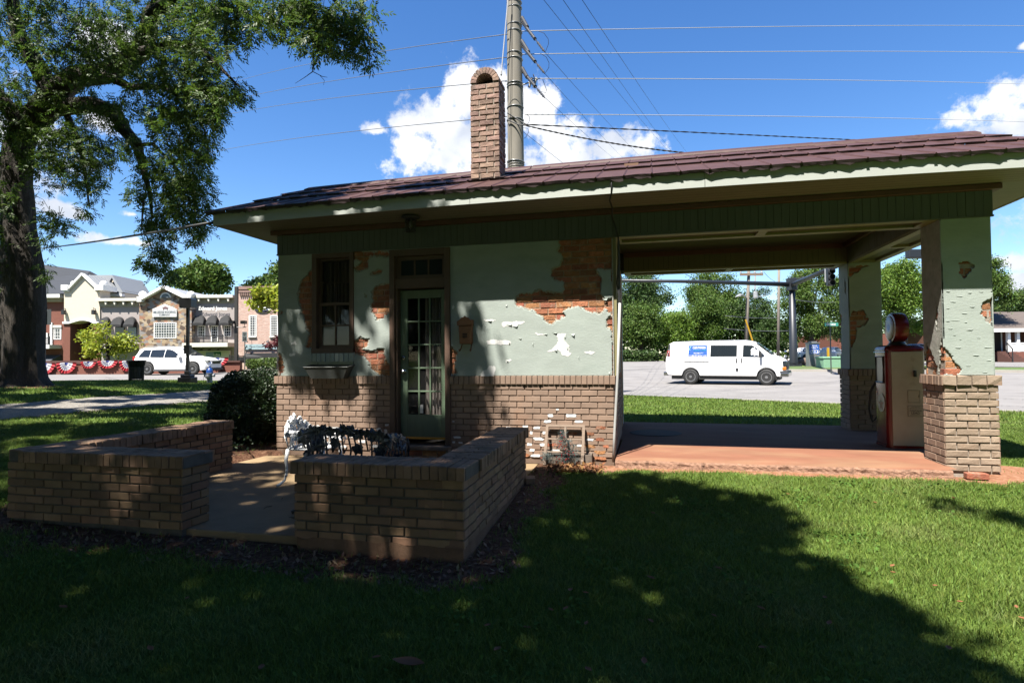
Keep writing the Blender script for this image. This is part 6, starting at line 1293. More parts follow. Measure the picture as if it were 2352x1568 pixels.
for s_ in(-1,1): mb=MB(xf=KX); mb.lathe((gxl+s_*.1,Zh,gz+.32),[(.055,0),(.055,s_*.07),(.07,s_*.075),(.07,s_*.10),(.03,s_*.13)],12,'x'); mb.build('side_outlet',cg,hy,smooth=True,autos=40)
mb=MB(xf=KX); mb.lathe((gxl,Zh-.1,gz+.28),[(.075,0),(.075,-.07),(.09,-.075),(.09,-.11),(.04,-.14)],14,'y'); mb.build('front_outlet',cg,hy,smooth=True,autos=40)
mb=MB(xf=KX); mb.tube([(gxl-.2,Zh-.05,gz+.32),(gxl-.23,Zh-.1,gz+.1),(gxl-.12,Zh-.12,gz+.04)],.008,4); mb.build('chain',M['iron'],hy)
# sign seen from behind near the tree
Zs=27.; gxl,gz=on_ground(103,Zs); sp2=root('road_sign','back of a grey road sign on a dark post beside the big tree trunk','road sign',gxl,Zs,gz)
mb=MB(xf=KX); a=kz(326,622,Zs);b=kz(418,748,Zs); mb.box((a[0],Zs,b[1]),(b[0],Zs+.01,a[1])); mb.build('panel',mat('sign back grey',(.16,.18,.20),.4,metal=.5),sp2); mb=MB(xf=KX); mb.box((gxl-.045,Zs-.05,gz),(gxl+.045,Zs-.005,a[1]-.02)); mb.build('post',M['iron'],sp2)
Zs=37.; a=kz(1984,806,Zs);b=kz(2024,886,Zs);gxl=(a[0]+b[0])/2; ss=root('speed_limit_sign','speed limit 25 sign on a thin grey post in front of the pink brick building','road sign',gxl,Zs,.45)
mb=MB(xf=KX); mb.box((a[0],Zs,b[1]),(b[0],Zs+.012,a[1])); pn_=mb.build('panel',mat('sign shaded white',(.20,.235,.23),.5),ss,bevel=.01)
for w_,f,wd,h_ in(('SPEED',.84,.62,.12),('LIMIT',.66,.52,.12),('25',.30,.66,.34)): text(w_,W(gxl,Zs-.01,b[1]+(a[1]-b[1])*f),r0,(0,0,1),(b[0]-a[0])*wd,(a[1]-b[1])*h_,M['black'],pn_,bold=.03)
MB(xf=KX).tube([(gxl,Zs+.04,.3),(gxl,Zs+.04,a[1]-.05)],.03,6).build('post',M['galv'],ss)
Zs=38.; a=kz(290,985,Zs); pd=root('pedestrian_signal','yellow pedestrian signal head peeping from behind the big tree trunk','signal',a[0],Zs,.45); mb=MB(xf=KX); mb.tube([(a[0]-.3,Zs,.4),(a[0]-.3,Zs,a[1])],.05,6); mb.build('post',M['iron'],pd); mb=MB(xf=KX); mb.box((a[0]-.25,Zs-.15,a[1]-.2),(a[0]+.25,Zs+.15,a[1]+.25)); mb.build('signal_head',mat('signal yellow',(.8,.42,.02),.4),pd,bevel=.05)
# fence by the post
fe=root('iron_fence','thin black iron fence between the grey shop and the hedge','fence',-18,41.5); Z=41.5
railing(fe,1880,2010,1003,1062,Z,0,14,'rails')
# ================================================================ UTILITY POLE
Zp=16.5; up=root('utility_pole','tall pale concrete utility pole rising behind the roof beside the chimney','utility pole',.15,Zp,-.1)
mb=MB(xf=KX); mb.tube([(.155,Zp,-.2),(.155,Zp,6.5),(.135,Zp,12.0),(.11,Zp,15)],[.245,.232,.20,.18],28); mb.build('pole',M['polec'],up,smooth=True)
def z7(x,y): return ((1400+x/2.8)/1.30612,(y/2.8)/1.30612)
mb=MB(xf=KX)
for y in(30,75,218,275,458,505,710,735,910,1015,1365,1385,1405,1440):
    D=z7(400,y); q=K(D[0],D[1],Zp); rr=.247-.0075*(q[1]-6.5)*1.0; tz=random.uniform(-.01,.01)
    mb.tube([(.15+rr*math.cos(2*math.pi*i/20),Zp+rr*math.sin(2*math.pi*i/20),q[1]+tz*math.cos(2*math.pi*i/20)) for i in range(21)],.013 if y not in(1385,1405) else .007,5)
mb.build('steel_bands',mat('galvanised bright',(.6,.62,.64),.35,metal=.7),up,smooth=True)
def pole_pt(x,y,Z=Zp-.25): D=z7(x,y); p=P3(D[0],D[1],Z); return tuple(p)
mb=MB()
for q in [[(465,150),(510,230)],[(462,345),(520,440)],[(468,575),(508,650)]]: 
    a=Vector(pole_pt(*q[0]));b=Vector(pole_pt(*q[1],Zp-.9)); mb.tube([a,b],.05,8)
mb.build('switch_arm',M['plasticd'],up)
mb=MB()
INS=[((462,180),(655,437)),((466,385),(655,618)),((470,600),(655,822))]
for a,b in INS:
    A=Vector(pole_pt(*a));B=Vector(pole_pt(*b,Zp-2.8)); pts=[A+(B-A)*t_ for t_ in np.linspace(0,.62,24)]; mb.tube(pts,[.045 if i%2 else .028 for i in range(24)],8); mb.tube([A+(B-A)*.6,B],.014,5); pts=[A+(B-A)*t_ for t_ in np.linspace(.72,.97,9)]; mb.tube(pts,[.032 if i%2 else .02 for i in range(9)],7)
mb.build('insulator_string',M['plasticd'],up,smooth=False)
mb=MB(); a=pole_pt(520,715);b=pole_pt(590,650); 
for dx in(0,38): mb.tube([pole_pt(525+dx,735),pole_pt(548+dx,655)],.035,7)
mb.tube([pole_pt(470,715),pole_pt(600,665)],.02,5); mb.tube([pole_pt(560,625),pole_pt(575,690)],.015,5); mb.build('cutout_switch',mat('porcelain grey',(.5,.48,.45),.4),up)
mb=MB()
for pts in [[(600,262),(650,280),(685,330),(688,370),(662,435)],[(620,450),(668,480),(692,530),(690,570),(660,615)],[(640,670),(650,700),(672,760),(665,780),(620,770)],[(500,960),(525,980),(530,1010),(515,1040),(480,1050)],[(475,1075),(515,1080),(520,1110),(500,1150),(480,1165)],[(300,680),(340,690),(420,700),(470,715)],[(470,715),(475,800),(474,960)]]:
    mb.tube([pole_pt(*q,Zp-.4) for q in pts],.007,4)
mb.build('jumper_wire',M['wired'],up)
mb=MB(); mb.tube([pole_pt(342,950,Zp-.2),pole_pt(470,1030,Zp-.35),pole_pt(500,1045,Zp-.4)],.018,5); mb.tube([pole_pt(342,1005,Zp-.2),pole_pt(440,1050,Zp-.35),pole_pt(520,1055,Zp-.4)],.018,5); mb.build('service_loop',M['wired'],up)
mb=MB(); mb.tube([pole_pt(347,0,Zp-.35),pole_pt(293,595,Zp-.35)],.016,6); mb.lathe(pole_pt(290,610,Zp-.35),[(.01,-.1),(.028,-.06),(.028,.04),(.01,.08)],8); mb.build('guard_rod',mat('white rod',(.75,.75,.75),.5),up)
mb=MB(); mb.tube([pole_pt(377,0,Zp-.24),pole_pt(372,700,Zp-.25),pole_pt(360,1400,Zp-.26)],.007,4); mb.build('ground_wire',M['wired'],up)
# ---- wires
def wire(name,label,a,b,za,zb,r,sag,m,n=24,group='overhead power lines',tw=0):
    A=Vector(P3(a[0],a[1],za));B=Vector(P3(b[0],b[1],zb)); pts=[]
    for i in range(n+1):
        t_=i/n; p=A.lerp(B,t_); p.z-=sag*4*t_*(1-t_); pts.append(p)
    mb=MB()
    if tw:
        n2=n*4
        for ph in(0,math.pi):
            pp=[]
            for i in range(n2+1):
                t_=i/n2; p=A.lerp(B,t_); p.z-=sag*4*t_*(1-t_); pp.append(p+Vector((0,math.sin(i*.8+ph)*r*.8,math.cos(i*.8+ph)*r*1.0)))
            mb.tube(pp,r,4)
    else: mb.tube(pts,r,4)
    return tag(mb.build(name,m,smooth=True),label,'power line',group)
Zw=16.3
for (a,b,lb) in [((1166,79),(540,188),'uppermost'),((1164,132),(470,246),'second'),((1164,186),(470,275),'third'),((1164,268),(440,360),'lowest')]:
    wire('power_line','thin bare line running left from the concrete pole, %s of the four'%lb,a,b,Zw,44,.0125,-.25 if lb!='x' else 0,M['wire'])
for (a,m_,b,lb) in [((1199,72),0,(2420,61),'uppermost'),((1200,125),0,(2420,123),'second'),((1215,181),0,(2420,196),'third'),((1206,263),0,(2420,283),'lowest')]:
    wire('power_line','thin bare line running right from the concrete pole, %s of the four'%lb,a,b,Zw-.4,34,.0125,-.1,mat('bright bare wire',(.62,.63,.66),.5))
for (a,b,lb) in [((1244,-6),(1556,368),'leftmost'),((1289,-6),(1560,368),'middle'),((1333,-6),(1592,368),'rightmost')]:
    wire('power_line','thin dark line slanting from the top edge to the ridge, %s of three'%lb,a,b,14,60,.0075,0.2,M['wired'])
for (a,b,lb) in [((1251,120),(1485,374),'uppermost'),((1251,169),(1447,378),'middle'),((1252,225),(1429,378),'lowest')]:
    wire('power_line','thin dark line leaving the pole insulators, %s of three'%lb,a,b,Zp-2.8,60,.007,.1,M['wired'])
wire('power_line','dark guy wire from the concrete pole down to the roof ridge',(1202,303),(1312,390),Zw,24,.008,0,M['wired'])
wire('service_cable','upper twisted black service cable leaving the pole to the right',(1203,286),(2060,326),Zw-.4,21,.011,.0,M['wired'],tw=1,n=40,group='twisted service cables')
wire('service_cable','lower twisted black service cable sagging from the pole to the roof',(1202,287),(1655,358),Zw-.4,15.5,.012,.12,M['wired'],tw=1,n=34,group='twisted service cables')
A=(-5.97,-.6,3.20); mb=MB(); B=P3(60,573,30); pts=[Vector(A).lerp(Vector(B),t_)-Vector((0,0,.06*4*t_*(1-t_))) for t_ in np.linspace(0,1,20)]
mb.tube(pts,.021,6); tag(mb.build('service_cable',M['wired'],smooth=True),'thick black cable from the left roof corner to beyond the big tree','cable')
wire('service_cable','black twisted cable leaving the right end of the roof ridge',(2255,322),(2420,300),9.2,12,.008,.05,M['wired'],tw=1,n=20,group='twisted service cables')

# ================================================================ VEHICLES
def loft(stn,ns=9):
    """stn: list of (x, zbot, zbelt, zroof, wbot, wbelt, wroof)"""
    rows=[]
    for (x,zb,zm,zt,wb,wm,wt) in stn:
        r=[(0,zb),(wb*.9,zb),(wb,zb+.05),(wm,zb+(zm-zb)*.35),(wm,zb+(zm-zb)*.7),(wm*.985,zm)]
        r+=[(wm*.985+(wt-wm*.985)*.5,zm+(zt-zm)*.5),(wt,zt-min(.10,(zt-zm)*.25)),(wt*.93,zt-min(.035,(zt-zm)*.1)),(wt*.7,zt-.004),(0,zt)]
        rows.append([(x,-a,b) for a,b in r[::-1]]+[(x,a,b) for a,b in r[1:]])
    return rows
def cc(v,fr,to): 
    return np.interp(v,fr,to)
def wheel(parent,Mx,x,y,r,w_,rimm,sgn):
    t_=bpy.data.objects.new('wheel',None); COL.objects.link(t_); t_.parent=parent; p=Mx@Vector((x,y,r)); t_.location=p-wloc(parent)
    mb=MB(xf=Mx); prof=[(r*.62,-w_/2+.01),(r*.8,-w_/2),(r*.95,-w_/2+.01),(r,-w_/2+.04),(r,w_/2-.04),(r*.95,w_/2-.01),(r*.8,w_/2),(r*.62,w_/2-.01)]
    mb.lathe((x,y,r),prof,32,'y'); mb.build('tyre',M['blackr'],t_,smooth=True)
    mb=MB(xf=Mx); o=sgn*(w_/2-.015)
    mb.lathe((x,y,r),[(r*.62,o),(r*.58,o+sgn*.008),(r*.52,o-sgn*.02),(r*.2,o-sgn*.03),(0,o-sgn*.03)],28,'y'); mb.build('rim',M['dark'],t_,smooth=True)
    mb=MB(xf=Mx); ns=5 if rimm=='alloy' else 8
    for k in range(ns):
        a=2*math.pi*k/ns; c,s_=math.cos(a),math.sin(a); w2=r*(.12 if rimm=='alloy' else .1)
        mb.prism([(x+c*r*.1-s_*w2,y+o-sgn*.02,r+s_*r*.1+c*w2),(x+c*r*.1+s_*w2,y+o-sgn*.02,r+s_*r*.1-c*w2),(x+c*r*.58+s_*w2*.8,y+o-sgn*.0,r+s_*r*.58-c*w2*.8),(x+c*r*.58-s_*w2*.8,y+o,r+s_*r*.58+c*w2*.8)],(0,-sgn*.02,0))
    mb.lathe((x,y,r),[(r*.64,o-sgn*.012),(r*.64,o+sgn*.012),(r*.56,o+sgn*.006),(r*.56,o-sgn*.012)],28,'y'); mb.lathe((x,y,r),[(r*.2,o-sgn*.03),(r*.18,o+sgn*.02),(.0,o+sgn*.025)],14,'y')
    mb.build('spokes',mat('wheel silver',(.55,.55,.56),.35,metal=.7),t_)
def side_patch(mb,pts,yf,off=.006):
    from mathutils.geometry import tessellate_polygon
    V=[Vector((x,0,z)) for x,z in pts]; P_=[]
    # subdivide border
    Q=[]
    for i in range(len(pts)):
        a=pts[i];b=pts[(i+1)%len(pts)]; k=max(1,int(math.hypot(b[0]-a[0],b[1]-a[1])/.15))
        for j in range(k): Q.append((a[0]+(b[0]-a[0])*j/k,a[1]+(b[1]-a[1])*j/k))
    r=delaunay_2d_cdt([Vector(q) for q in Q],[(i,(i+1)%len(Q)) for i in range(len(Q))],[list(range(len(Q)))],1,1e-5)
    mb.add([(v.x,-(yf(v.x,v.y)+off),v.y) for v in r[0]],[tuple(f) for f in r[2]])
def vehicle(name,label,cat,loc,rot,top,belt,bot,wroof,wbelt,arches,wr,wx,paint,group=None,xs_=None,rim='steel',tyw=.23):
    Mx=Matrix.Translation(loc)@Matrix.Rotation(rot,4,'Z'); v=thing(name,label,cat,loc,group)
    x0,x1=top[0][0],top[-1][0]; xs=sorted(set(list(np.linspace(x0,x1,60))+[q[0] for q in top]+[c+wr*s_ for c in arches for s_ in np.linspace(-1.18,1.18,15)]))
    def prof(P_,x): return float(np.interp(x,[q[0] for q in P_],[q[1] for q in P_]))
    def zb(x):
        z=prof(bot,x)
        for c in arches:
            d=abs(x-c)/(wr*1.17)
            if d<1: z=max(z,wr*.95+wr*1.17*math.sqrt(1-d*d)*.97-.02*0)
        return z
    stn=[]
    for x in xs:
        if x<x0 or x>x1: continue
        zt=prof(top,x);zm=min(prof(belt,x),zt-.02);b=min(zb(x),zm-.03); stn.append((x,b,zm,zt,prof(wbelt,x)*.96,prof(wbelt,x),min(prof(wroof,x),prof(wbelt,x))))
    rows=loft(stn); mb=MB(xf=Mx); mb.grid(rows); mb.add(rows[0],[tuple(range(len(rows[0])))]); mb.add(rows[-1],[tuple(range(len(rows[-1])))]); mb.build('body',paint,v,smooth=True,autos=32)
    def yf(x,z):
        zt=prof(top,x);zm=prof(belt,x);wm=prof(wbelt,x);wt=prof(wroof,x)
        if z<=zm: return wm
        ztt=zt-min(.10,(zt-zm)*.25); zh=zm+(zt-zm)*.5; w0=wm*.985; wh=w0+(wt-w0)*.5
        return float(np.interp(z,[zm,zh,max(ztt,zh+.001)],[w0,wh,wt]))
    mb=MB(xf=Mx); wm=prof(wbelt,0)-.12
    mb.box((x0+.25,-wm,.24),(x1-.3,wm,prof(belt,0)-.25)); mb.build('underbody',M['blackr'],v)
    for c in wx:
        for sy in(-1,1): wheel(v,Mx,c,sy*(prof(wbelt,c)-tyw/2-.01),wr,tyw,rim,sy)
    return v,Mx,yf,prof
# white panel van
q=atz(1590,883,-.15); q2=atz(1757,885.5,-.15); ang=math.atan2(q2[1]-q[1],q2[0]-q[0]); vsc=np.hypot(q2[0]-q[0],q2[1]-q[1])
# rear wheel at x=-1.72, front +1.72 ; near side is -y
mid=(q+q2)/2; nrm2=np.array([-math.sin(ang),math.cos(ang)]); ctr=mid[:2]+nrm2*.98
top=[(-2.92,1.30),(-2.86,1.70),(-2.78,2.02),(-2.62,2.10),(-1.0,2.13),(.8,2.12),(1.12,2.06),(1.4,1.86),(1.92,1.42),(2.0,1.38),(2.2,1.33),(2.42,1.22),(2.50,1.12),(2.54,.9)]
belt=[(-2.95,1.22),(2.0,1.22),(2.2,1.15),(2.54,.85)]
bot=[(-2.95,.48),(-2.7,.40),(2.36,.38),(2.54,.45)]
wroof=[(-2.92,.86),(-2.6,.87),(1.1,.84),(1.9,.78),(2.0,.80),(2.42,.82),(2.54,.72)]
wbelt=[(-2.92,.97),(-2.7,1.0),(2.15,1.0),(2.36,.96),(2.54,.82)]
vz=H(ctr[0],ctr[1])+.02
van,Mx,yf,prof=vehicle('van','white panel van with a blue sign on its side, on the road','van',(ctr[0],ctr[1],vz),ang,top,belt,bot,wroof,wbelt,(-1.72,1.72),.37,(-1.72,1.72),M['vanw'])
mb=MB(xf=Mx); side_patch(mb,[(-.78,1.34),(.44,1.34),(.45,1.88),(-.76,1.90)],yf); mb.build('side_window',M['glassb'],van)
mb=MB(xf=Mx); side_patch(mb,[(.70,1.32),(1.62,1.30),(1.66,1.38),(1.40,1.66),(1.12,1.86),(.72,1.88)],yf,.008); mb.build('front_window',M['glassb'],van)
mb=MB(xf=Mx)
for pts in [[(-.86,1.25),(-.84,1.25),(-.84,.5),(-.86,.5)],[(.58,1.95),(.59,1.95),(.59,.45),(.58,.45)],[(1.70,1.35),(1.71,1.35),(1.66,.75),(1.65,.75)]]: side_patch(mb,pts,yf,.004)
mb.build('door_seam',mat('seam grey',(.3,.3,.3),.6),van)
mb=MB(xf=Mx); side_patch(mb,[(-2.02,1.115),(-.86,1.115),(-.86,1.085),(-2.02,1.085)],yf,.012); mb.build('door_track',M['plasticd'],van)
mb=MB(xf=Mx); 
for x in(.42,.66): mb.box((x-.03,-1.02,1.05),(x+.03,-.99,1.25))
mb.build('door_handle',M['plasticd'],van); MB(xf=Mx).box((.38,-1.03,.66),(.50,-.99,.80)).build('fuel_flap',M['plasticd'],van,bevel=.02)
mb=MB(xf=Mx); side_patch(mb,[(-1.82,1.36),(-.92,1.36),(-.93,1.90),(-1.80,1.90)],yf,.012); vsn=mb.build('blue_sign',M['blue'],van)
ux=Mx.to_3x3()@Vector((1,0,0))
def vt(s_,x,z,w_,h_,m,b=.02): p=Mx@Vector((x,-(yf(x,z)+.02),z)); text(s_,p,ux,(0,0,1),w_,h_,m,vsn,bold=b,extr=.004)
vt('CERTIFIED',-1.30,1.78,.62,.095,M['whitet'],.04);vt('CLEAN CARE',-1.27,1.66,.62,.08,M['cyan'],.02);vt('762-728-1999',-1.33,1.515,.46,.055,M['whitet'],.03);vt('CertifiedCleanCare.com',-1.36,1.405,.82,.06,M['whitet'],.03)
mb=MB(xf=Mx); c=(-1.70,1.72); mb.add([(c[0],-(yf(*c)+.02),c[1]+.155),(c[0]-.10,-(yf(*c)+.02),c[1]),(c[0],-(yf(*c)+.02),c[1]-.155),(c[0]+.03,-(yf(*c)+.02),c[1]-.11),(c[0]-.045,-(yf(*c)+.02),c[1]),(c[0]+.03,-(yf(*c)+.02),c[1]+.11)],[(0,1,2,3,4,5)]); mb.build('sign_emblem',mat('emblem pale cyan',(.35,.75,.85),.5),vsn)
mb=MB(xf=Mx)
for s_ in(-1,1): mb.add([(-2.90,s_*.1,1.40),(-2.90,s_*.72,1.40),(-2.82,s_*.68,1.92),(-2.83,s_*.1,1.94)],[(0,1,2,3)])
mb.build('rear_window',M['glassb'],van,fix=False)
mb=MB(xf=Mx); side_patch(mb,[(-2.86,1.36),(-2.72,1.36),(-2.72,1.98),(-2.80,1.98)],yf,.012); mb.build('corner_pillar',M['plasticd'],van)
mb=MB(xf=Mx); side_patch(mb,[(-2.90,1.36),(-2.74,1.36),(-2.74,1.66),(-2.87,1.66)],yf,.018); mb.build('tail_light',M['redp'],van)
mb=MB(xf=Mx); mb.box((-3.05,-.98,.42),(-2.86,.98,.60)); mb.build('rear_bumper',M['chrome'],van,bevel=.03); MB(xf=Mx).box((-2.97,-.6,.95),(-2.92,-.42,1.15)).build('number_plate',M['plasticd'],van)
mb=MB(xf=Mx); mb.box((2.30,-.97,.40),(2.66,.97,.60)); mb.build('front_bumper',M['chrome'],van,bevel=.04); mb=MB(xf=Mx); mb.box((2.28,-.975,.58),(2.64,.975,.66)); mb.build('bumper_top',M['plasticd'],van,bevel=.02)
mb=MB(xf=Mx); mb.box((2.40,-.91,.86),(2.57,-.60,1.12)); mb.box((2.40,.60,.86),(2.57,.91,1.12)); mb.build('headlight',M['glass'],van,bevel=.03); MB(xf=Mx).box((2.38,-.94,.70),(2.555,-.66,.85)).build('indicator',mat('amber lens',(.9,.25,.02),.3),van,bevel=.02)
mb=MB(xf=Mx); mb.box((2.5,-.58,.72),(2.58,.58,1.08)); mb.build('grille',M['plasticd'],van)
mb=MB(xf=Mx); mb.box((1.42,-1.22,1.30),(1.54,-1.02,1.58)); mb.box((1.5,-1.05,1.36),(1.56,-.9,1.42)); mb.build('mirror',M['plasticd'],van,bevel=.02)
mb=MB(xf=Mx); mb.add([(1.22,-.72,2.0),(1.22,.72,2.0),(1.90,.78,1.46),(1.90,-.78,1.46)],[(0,1,2,3)]); 
for i in range(len(mb.v)): mb.v[i]=(mb.v[i][0]+.03,mb.v[i][1],mb.v[i][2]+.02)
mb.build('windscreen',M['glassb'],van,fix=False)
# white SUV on the left
Z=36.; xr_=K(339,863,Z)[0];xf_=K(441,863,Z)[0]; pr_=W(xr_,Z,0);pf_=W(xf_,Z,0); sc_=(xf_-xr_)/2.79
cx_,cy_=W((xr_+xf_)/2,Z+.95,0)[:2]; gz=H(cx_,cy_)+.02
top=[(-2.38,.95),(-2.30,1.25),(-2.05,1.60),(-1.85,1.68),(-.9,1.73),(.1,1.71),(.45,1.62),(1.12,1.20),(1.25,1.14),(1.8,1.06),(2.15,.95),(2.36,.75)]
belt=[(-2.38,1.02),(-1.0,1.06),(1.1,1.02),(1.8,.95),(2.36,.66)]
bot=[(-2.38,.42),(-2.1,.30),(-1.9,.26),(1.9,.24),(2.15,.28),(2.36,.40)]
wroof=[(-2.38,.60),(-2.0,.66),(0,.68),(.6,.66),(1.2,.76),(2.0,.74),(2.36,.5)]
wbelt=[(-2.38,.80),(-2.1,.93),(1.6,.95),(2.1,.88),(2.36,.66)]
suv,Mx,yf,prof=vehicle('car','white sport utility car driving past the bunting wall, seen over the grass','car',(cx_,cy_,gz),YAW,top,belt,bot,wroof,wbelt,(-1.42,1.37),.375,(-1.42,1.37),M['vanw'],rim='alloy')
for n_,pts in(('rear_quarter_window',[(-1.98,1.12),(-1.30,1.11),(-1.28,1.55),(-1.72,1.55)]),('rear_door_window',[(-1.24,1.11),(-.42,1.09),(-.40,1.57),(-1.22,1.56)]),('front_door_window',[(-.36,1.09),(.72,1.07),(.50,1.25),(.12,1.50),(-.12,1.57),(-.34,1.58)])):
    mb=MB(xf=Mx); side_patch(mb,pts,yf,.03); mb.build(n_,M['glassb'],suv)
mb=MB(xf=Mx)
for pts in [[(-.40,1.05),(-.385,1.05),(-.385,.42),(-.40,.42)],[(-1.26,1.05),(-1.245,1.05),(-1.0,.8),(-1.02,.8)],[(.70,1.05),(.715,1.05),(.80,.5),(.785,.5)]]: side_patch(mb,pts,yf,.003)
mb.build('door_seam',mat('seam grey',(.3,.3,.3),.6),suv)
mb=MB(xf=Mx); mb.box((-1.0,-.99,.24),(.95,-.93,.36)); mb.build('sill_trim',mat('grey sill',(.16,.16,.17),.5),suv,bevel=.01)
mb=MB(xf=Mx); mb.add([(.52,-.60,1.60),(.52,.60,1.60),(1.16,.72,1.20),(1.16,-.72,1.20)],[(0,1,2,3)]); mb.v=[(a+.02,b,c+.02) for a,b,c in mb.v]; mb.build('windscreen',M['glassb'],suv,fix=False)
mb=MB(xf=Mx); mb.box((.50,-1.12,1.04),(.70,-.93,1.20)); mb.build('mirror',M['vanw'],suv,bevel=.05)
mb=MB(xf=Mx); mb.box((-1.6,-.62,1.74),(.1,-.58,1.78)); mb.box((-1.6,.58,1.74),(.1,.62,1.78)); mb.build('roof_rail',M['tin'],suv,bevel=.01)
mb=MB(xf=Mx); mb.box((2.18,-.50,.66),(2.40,.50,.86)); mb.build('grille',M['plasticd'],suv,bevel=.03)
mb=MB(xf=Mx)
for z in(.70,.76,.82): mb.box((2.39,-.47,z-.012),(2.415,.47,z+.012))
mb.build('grille_bars',M['chrome'],suv)
for s_ in(-1,1): mb=MB(xf=Mx); mb.box((1.98,s_*.56,.74),(2.30,s_*.85,.90)); mb.build('headlight',mat('headlight glass',(.6,.62,.64),.1,metal=.5),suv,bevel=.04)
mb=MB(xf=Mx); mb.box((2.05,-.8,.28),(2.40,.8,.42)); mb.build('lower_bumper',M['plasticd'],suv,bevel=.03); MB(xf=Mx).box((2.1,-.82,.46),(2.36,-.6,.54)).build('fog_lamp',M['tin'],suv,bevel=.02)
for pts in [[(-.72,.93),(-.52,.93),(-.52,.97),(-.72,.97)],[(.05,.92),(.26,.92),(.26,.96),(.05,.96)]]:
    mb=MB(xf=Mx); side_patch(mb,pts,yf,.03); mb.build('door_handle',M['tin'],suv)
mb=MB(xf=Mx); mb.box((-2.36,-.86,.86),(-2.14,-.66,1.15)); mb.build('tail_light',M['redp'],suv,bevel=.03)

# ================================================================ BEYOND THE CANOPY
def z6(x,y): return ((1860+x/3.36)/1.30612,(780+y/3.36)/1.30612)
def k6(x,y,Z): D=z6(x,y); return K(D[0],D[1],Z)
def gnd(x,Z): p=W(x,Z,0); return H(p[0],p[1])
# signal mast
Zm=42; bx,_=k6(1750,1040,Zm); gz=gnd(bx,Zm); ms=root('signal_mast','dark grey traffic signal mast with a long arm, seen through the canopy','traffic signal',bx,Zm,gz)
tz=k6(1735,190,Zm)[1]; x2=k6(1733,300,Zm)[0]
dkm=mat('mast dark paint',(.028,.033,.042),.45)
mb=MB(xf=KX); mb.tube([(bx,Zm,gz),(bx,Zm,gz+.3),(x2,Zm,tz)],[.31,.29,.18],20); mb.build('mast',dkm,ms,smooth=True)
mb=MB(xf=KX); 
for k in range(8): a=math.pi*k/4; mb.box((bx+.45*math.cos(a)-.08,Zm+.45*math.sin(a)-.08,gz),(bx+.45*math.cos(a)+.08,Zm+.45*math.sin(a)+.08,gz+.22))
mb.lathe((bx,Zm,gz),[(.55,0),(.55,.1),(.3,.12)],16); mb.build('base_plate',dkm,ms)
a=k6(1700,245,Zm);b=k6(0,207,Zm-3); b=(k6(-200,203,Zm-3)); mb=MB(xf=KX); mb.tube([(a[0],Zm,a[1]),((a[0]+b[0])/2,Zm-1.5,(a[1]+b[1])/2+.05),(b[0],Zm-3,b[1])],[.17,.12,.085],14); mb.build('arm',dkm,ms,smooth=True)
c=k6(1740,245,Zm);d=k6(2180,62,Zm-12); mb=MB(xf=KX); mb.tube([(c[0],Zm,c[1]),(d[0],Zm-12,d[1])],[.17,.12],14); mb.build('arm',dkm,ms,smooth=True)
mb=MB(xf=KX); mb.box((x2-.28,Zm-.3,a[1]-.45),(x2+.28,Zm+.3,a[1]+.45)); mb.build('bracket',dkm,ms,bevel=.04)
mb=MB(xf=KX); q=k6(770,205,Zm-2);mb.tube([(q[0],Zm-2,q[1]),(k6(740,180,Zm-2)[0],Zm-2,k6(740,180,Zm-2)[1]),(k6(660,145,Zm-2)[0],Zm-2,k6(660,145,Zm-2)[1])],.02,4); mb.tube([(x2,Zm,tz-.1),(x2+.9,Zm,tz+.15),(k6(1800,185,Zm)[0],Zm,k6(1800,185,Zm)[1])],.03,5); mb.build('signal_cable',M['wired'],ms)
# signal head on the second arm
Zs=31; a=k6(2095,85,Zs);b=k6(2152,258,Zs); mb=MB(xf=KX); mb.box((a[0],Zs,b[1]),(b[0],Zs+.25,a[1])); sh_=thing('traffic_light','dark three-lamp signal head hanging beside the rear pillar','traffic signal',tuple(W(a[0],Zs,b[1])))
mb.build('housing',dkm,sh_,bevel=.03); 
for k in range(3): 
    zc_=a[1]-(a[1]-b[1])*(k+.5)/3; mb=MB(xf=KX); mb.lathe(((a[0]+b[0])/2,Zs-.02,zc_),[(.15,0),(.16,-.18),(.15,-.18),(.13,0)],14,'y'); mb.build('visor',M['plasticd'],sh_)
mb=MB(xf=KX); mb.box((a[0]-.12,Zs+.1,b[1]+.2),(a[0]-.06,Zs+.12,a[1])); mb.build('edge',M['tin'],sh_)
Zs=26; a=K(2088,572,Zs);b=K(2109,592,Zs); mb=MB(xf=KX); mb.box((a[0],Zs,b[1]),(b[0]+.5,Zs+.3,a[1])); tag(mb.build('traffic_light',dkm,bevel=.04),'dark signal head just left of the front pillar, under the beam','traffic signal')
# wooden utility poles
wd_=mat('grey timber pole',(.33,.28,.23),.9,var=.2,vscale=3,stretch=(6,6,.6))
def wpole(px_t,py_t,px_b,py_b,Z,r,label,extra=None):
    a=K(px_t,py_t,Z);b=K(px_b,py_b,Z); gz=gnd(b[0],Z); o=root('wooden_utility_pole',label,'utility pole',b[0],Z,gz,None); mb=MB(xf=KX); mb.tube([(b[0],Z,gz-.2),(b[0]+(a[0]-b[0])*.5,Z,(gz+a[1])/2),(a[0],Z,a[1])],[r,r*.9,r*.75],12); mb.build('pole',wd_,o,smooth=True); return o,a,b,gz
D1=z6(1305,100);D2=z6(1280,860); w1,a,b,gz=wpole(D1[0],D1[1]-40,D2[0]-3,860,52,.16,'weathered wooden utility pole with a street light arm, behind the white van')
mb=MB(xf=KX); q=k6(1200,135,52);q2=k6(1430,150,52); mb.box((q[0],51.7,q2[1]-.08),(q2[0],51.85,q2[1]+.14)); mb.build('crossarm',M['woodw'],w1)
mb=MB(xf=KX); 
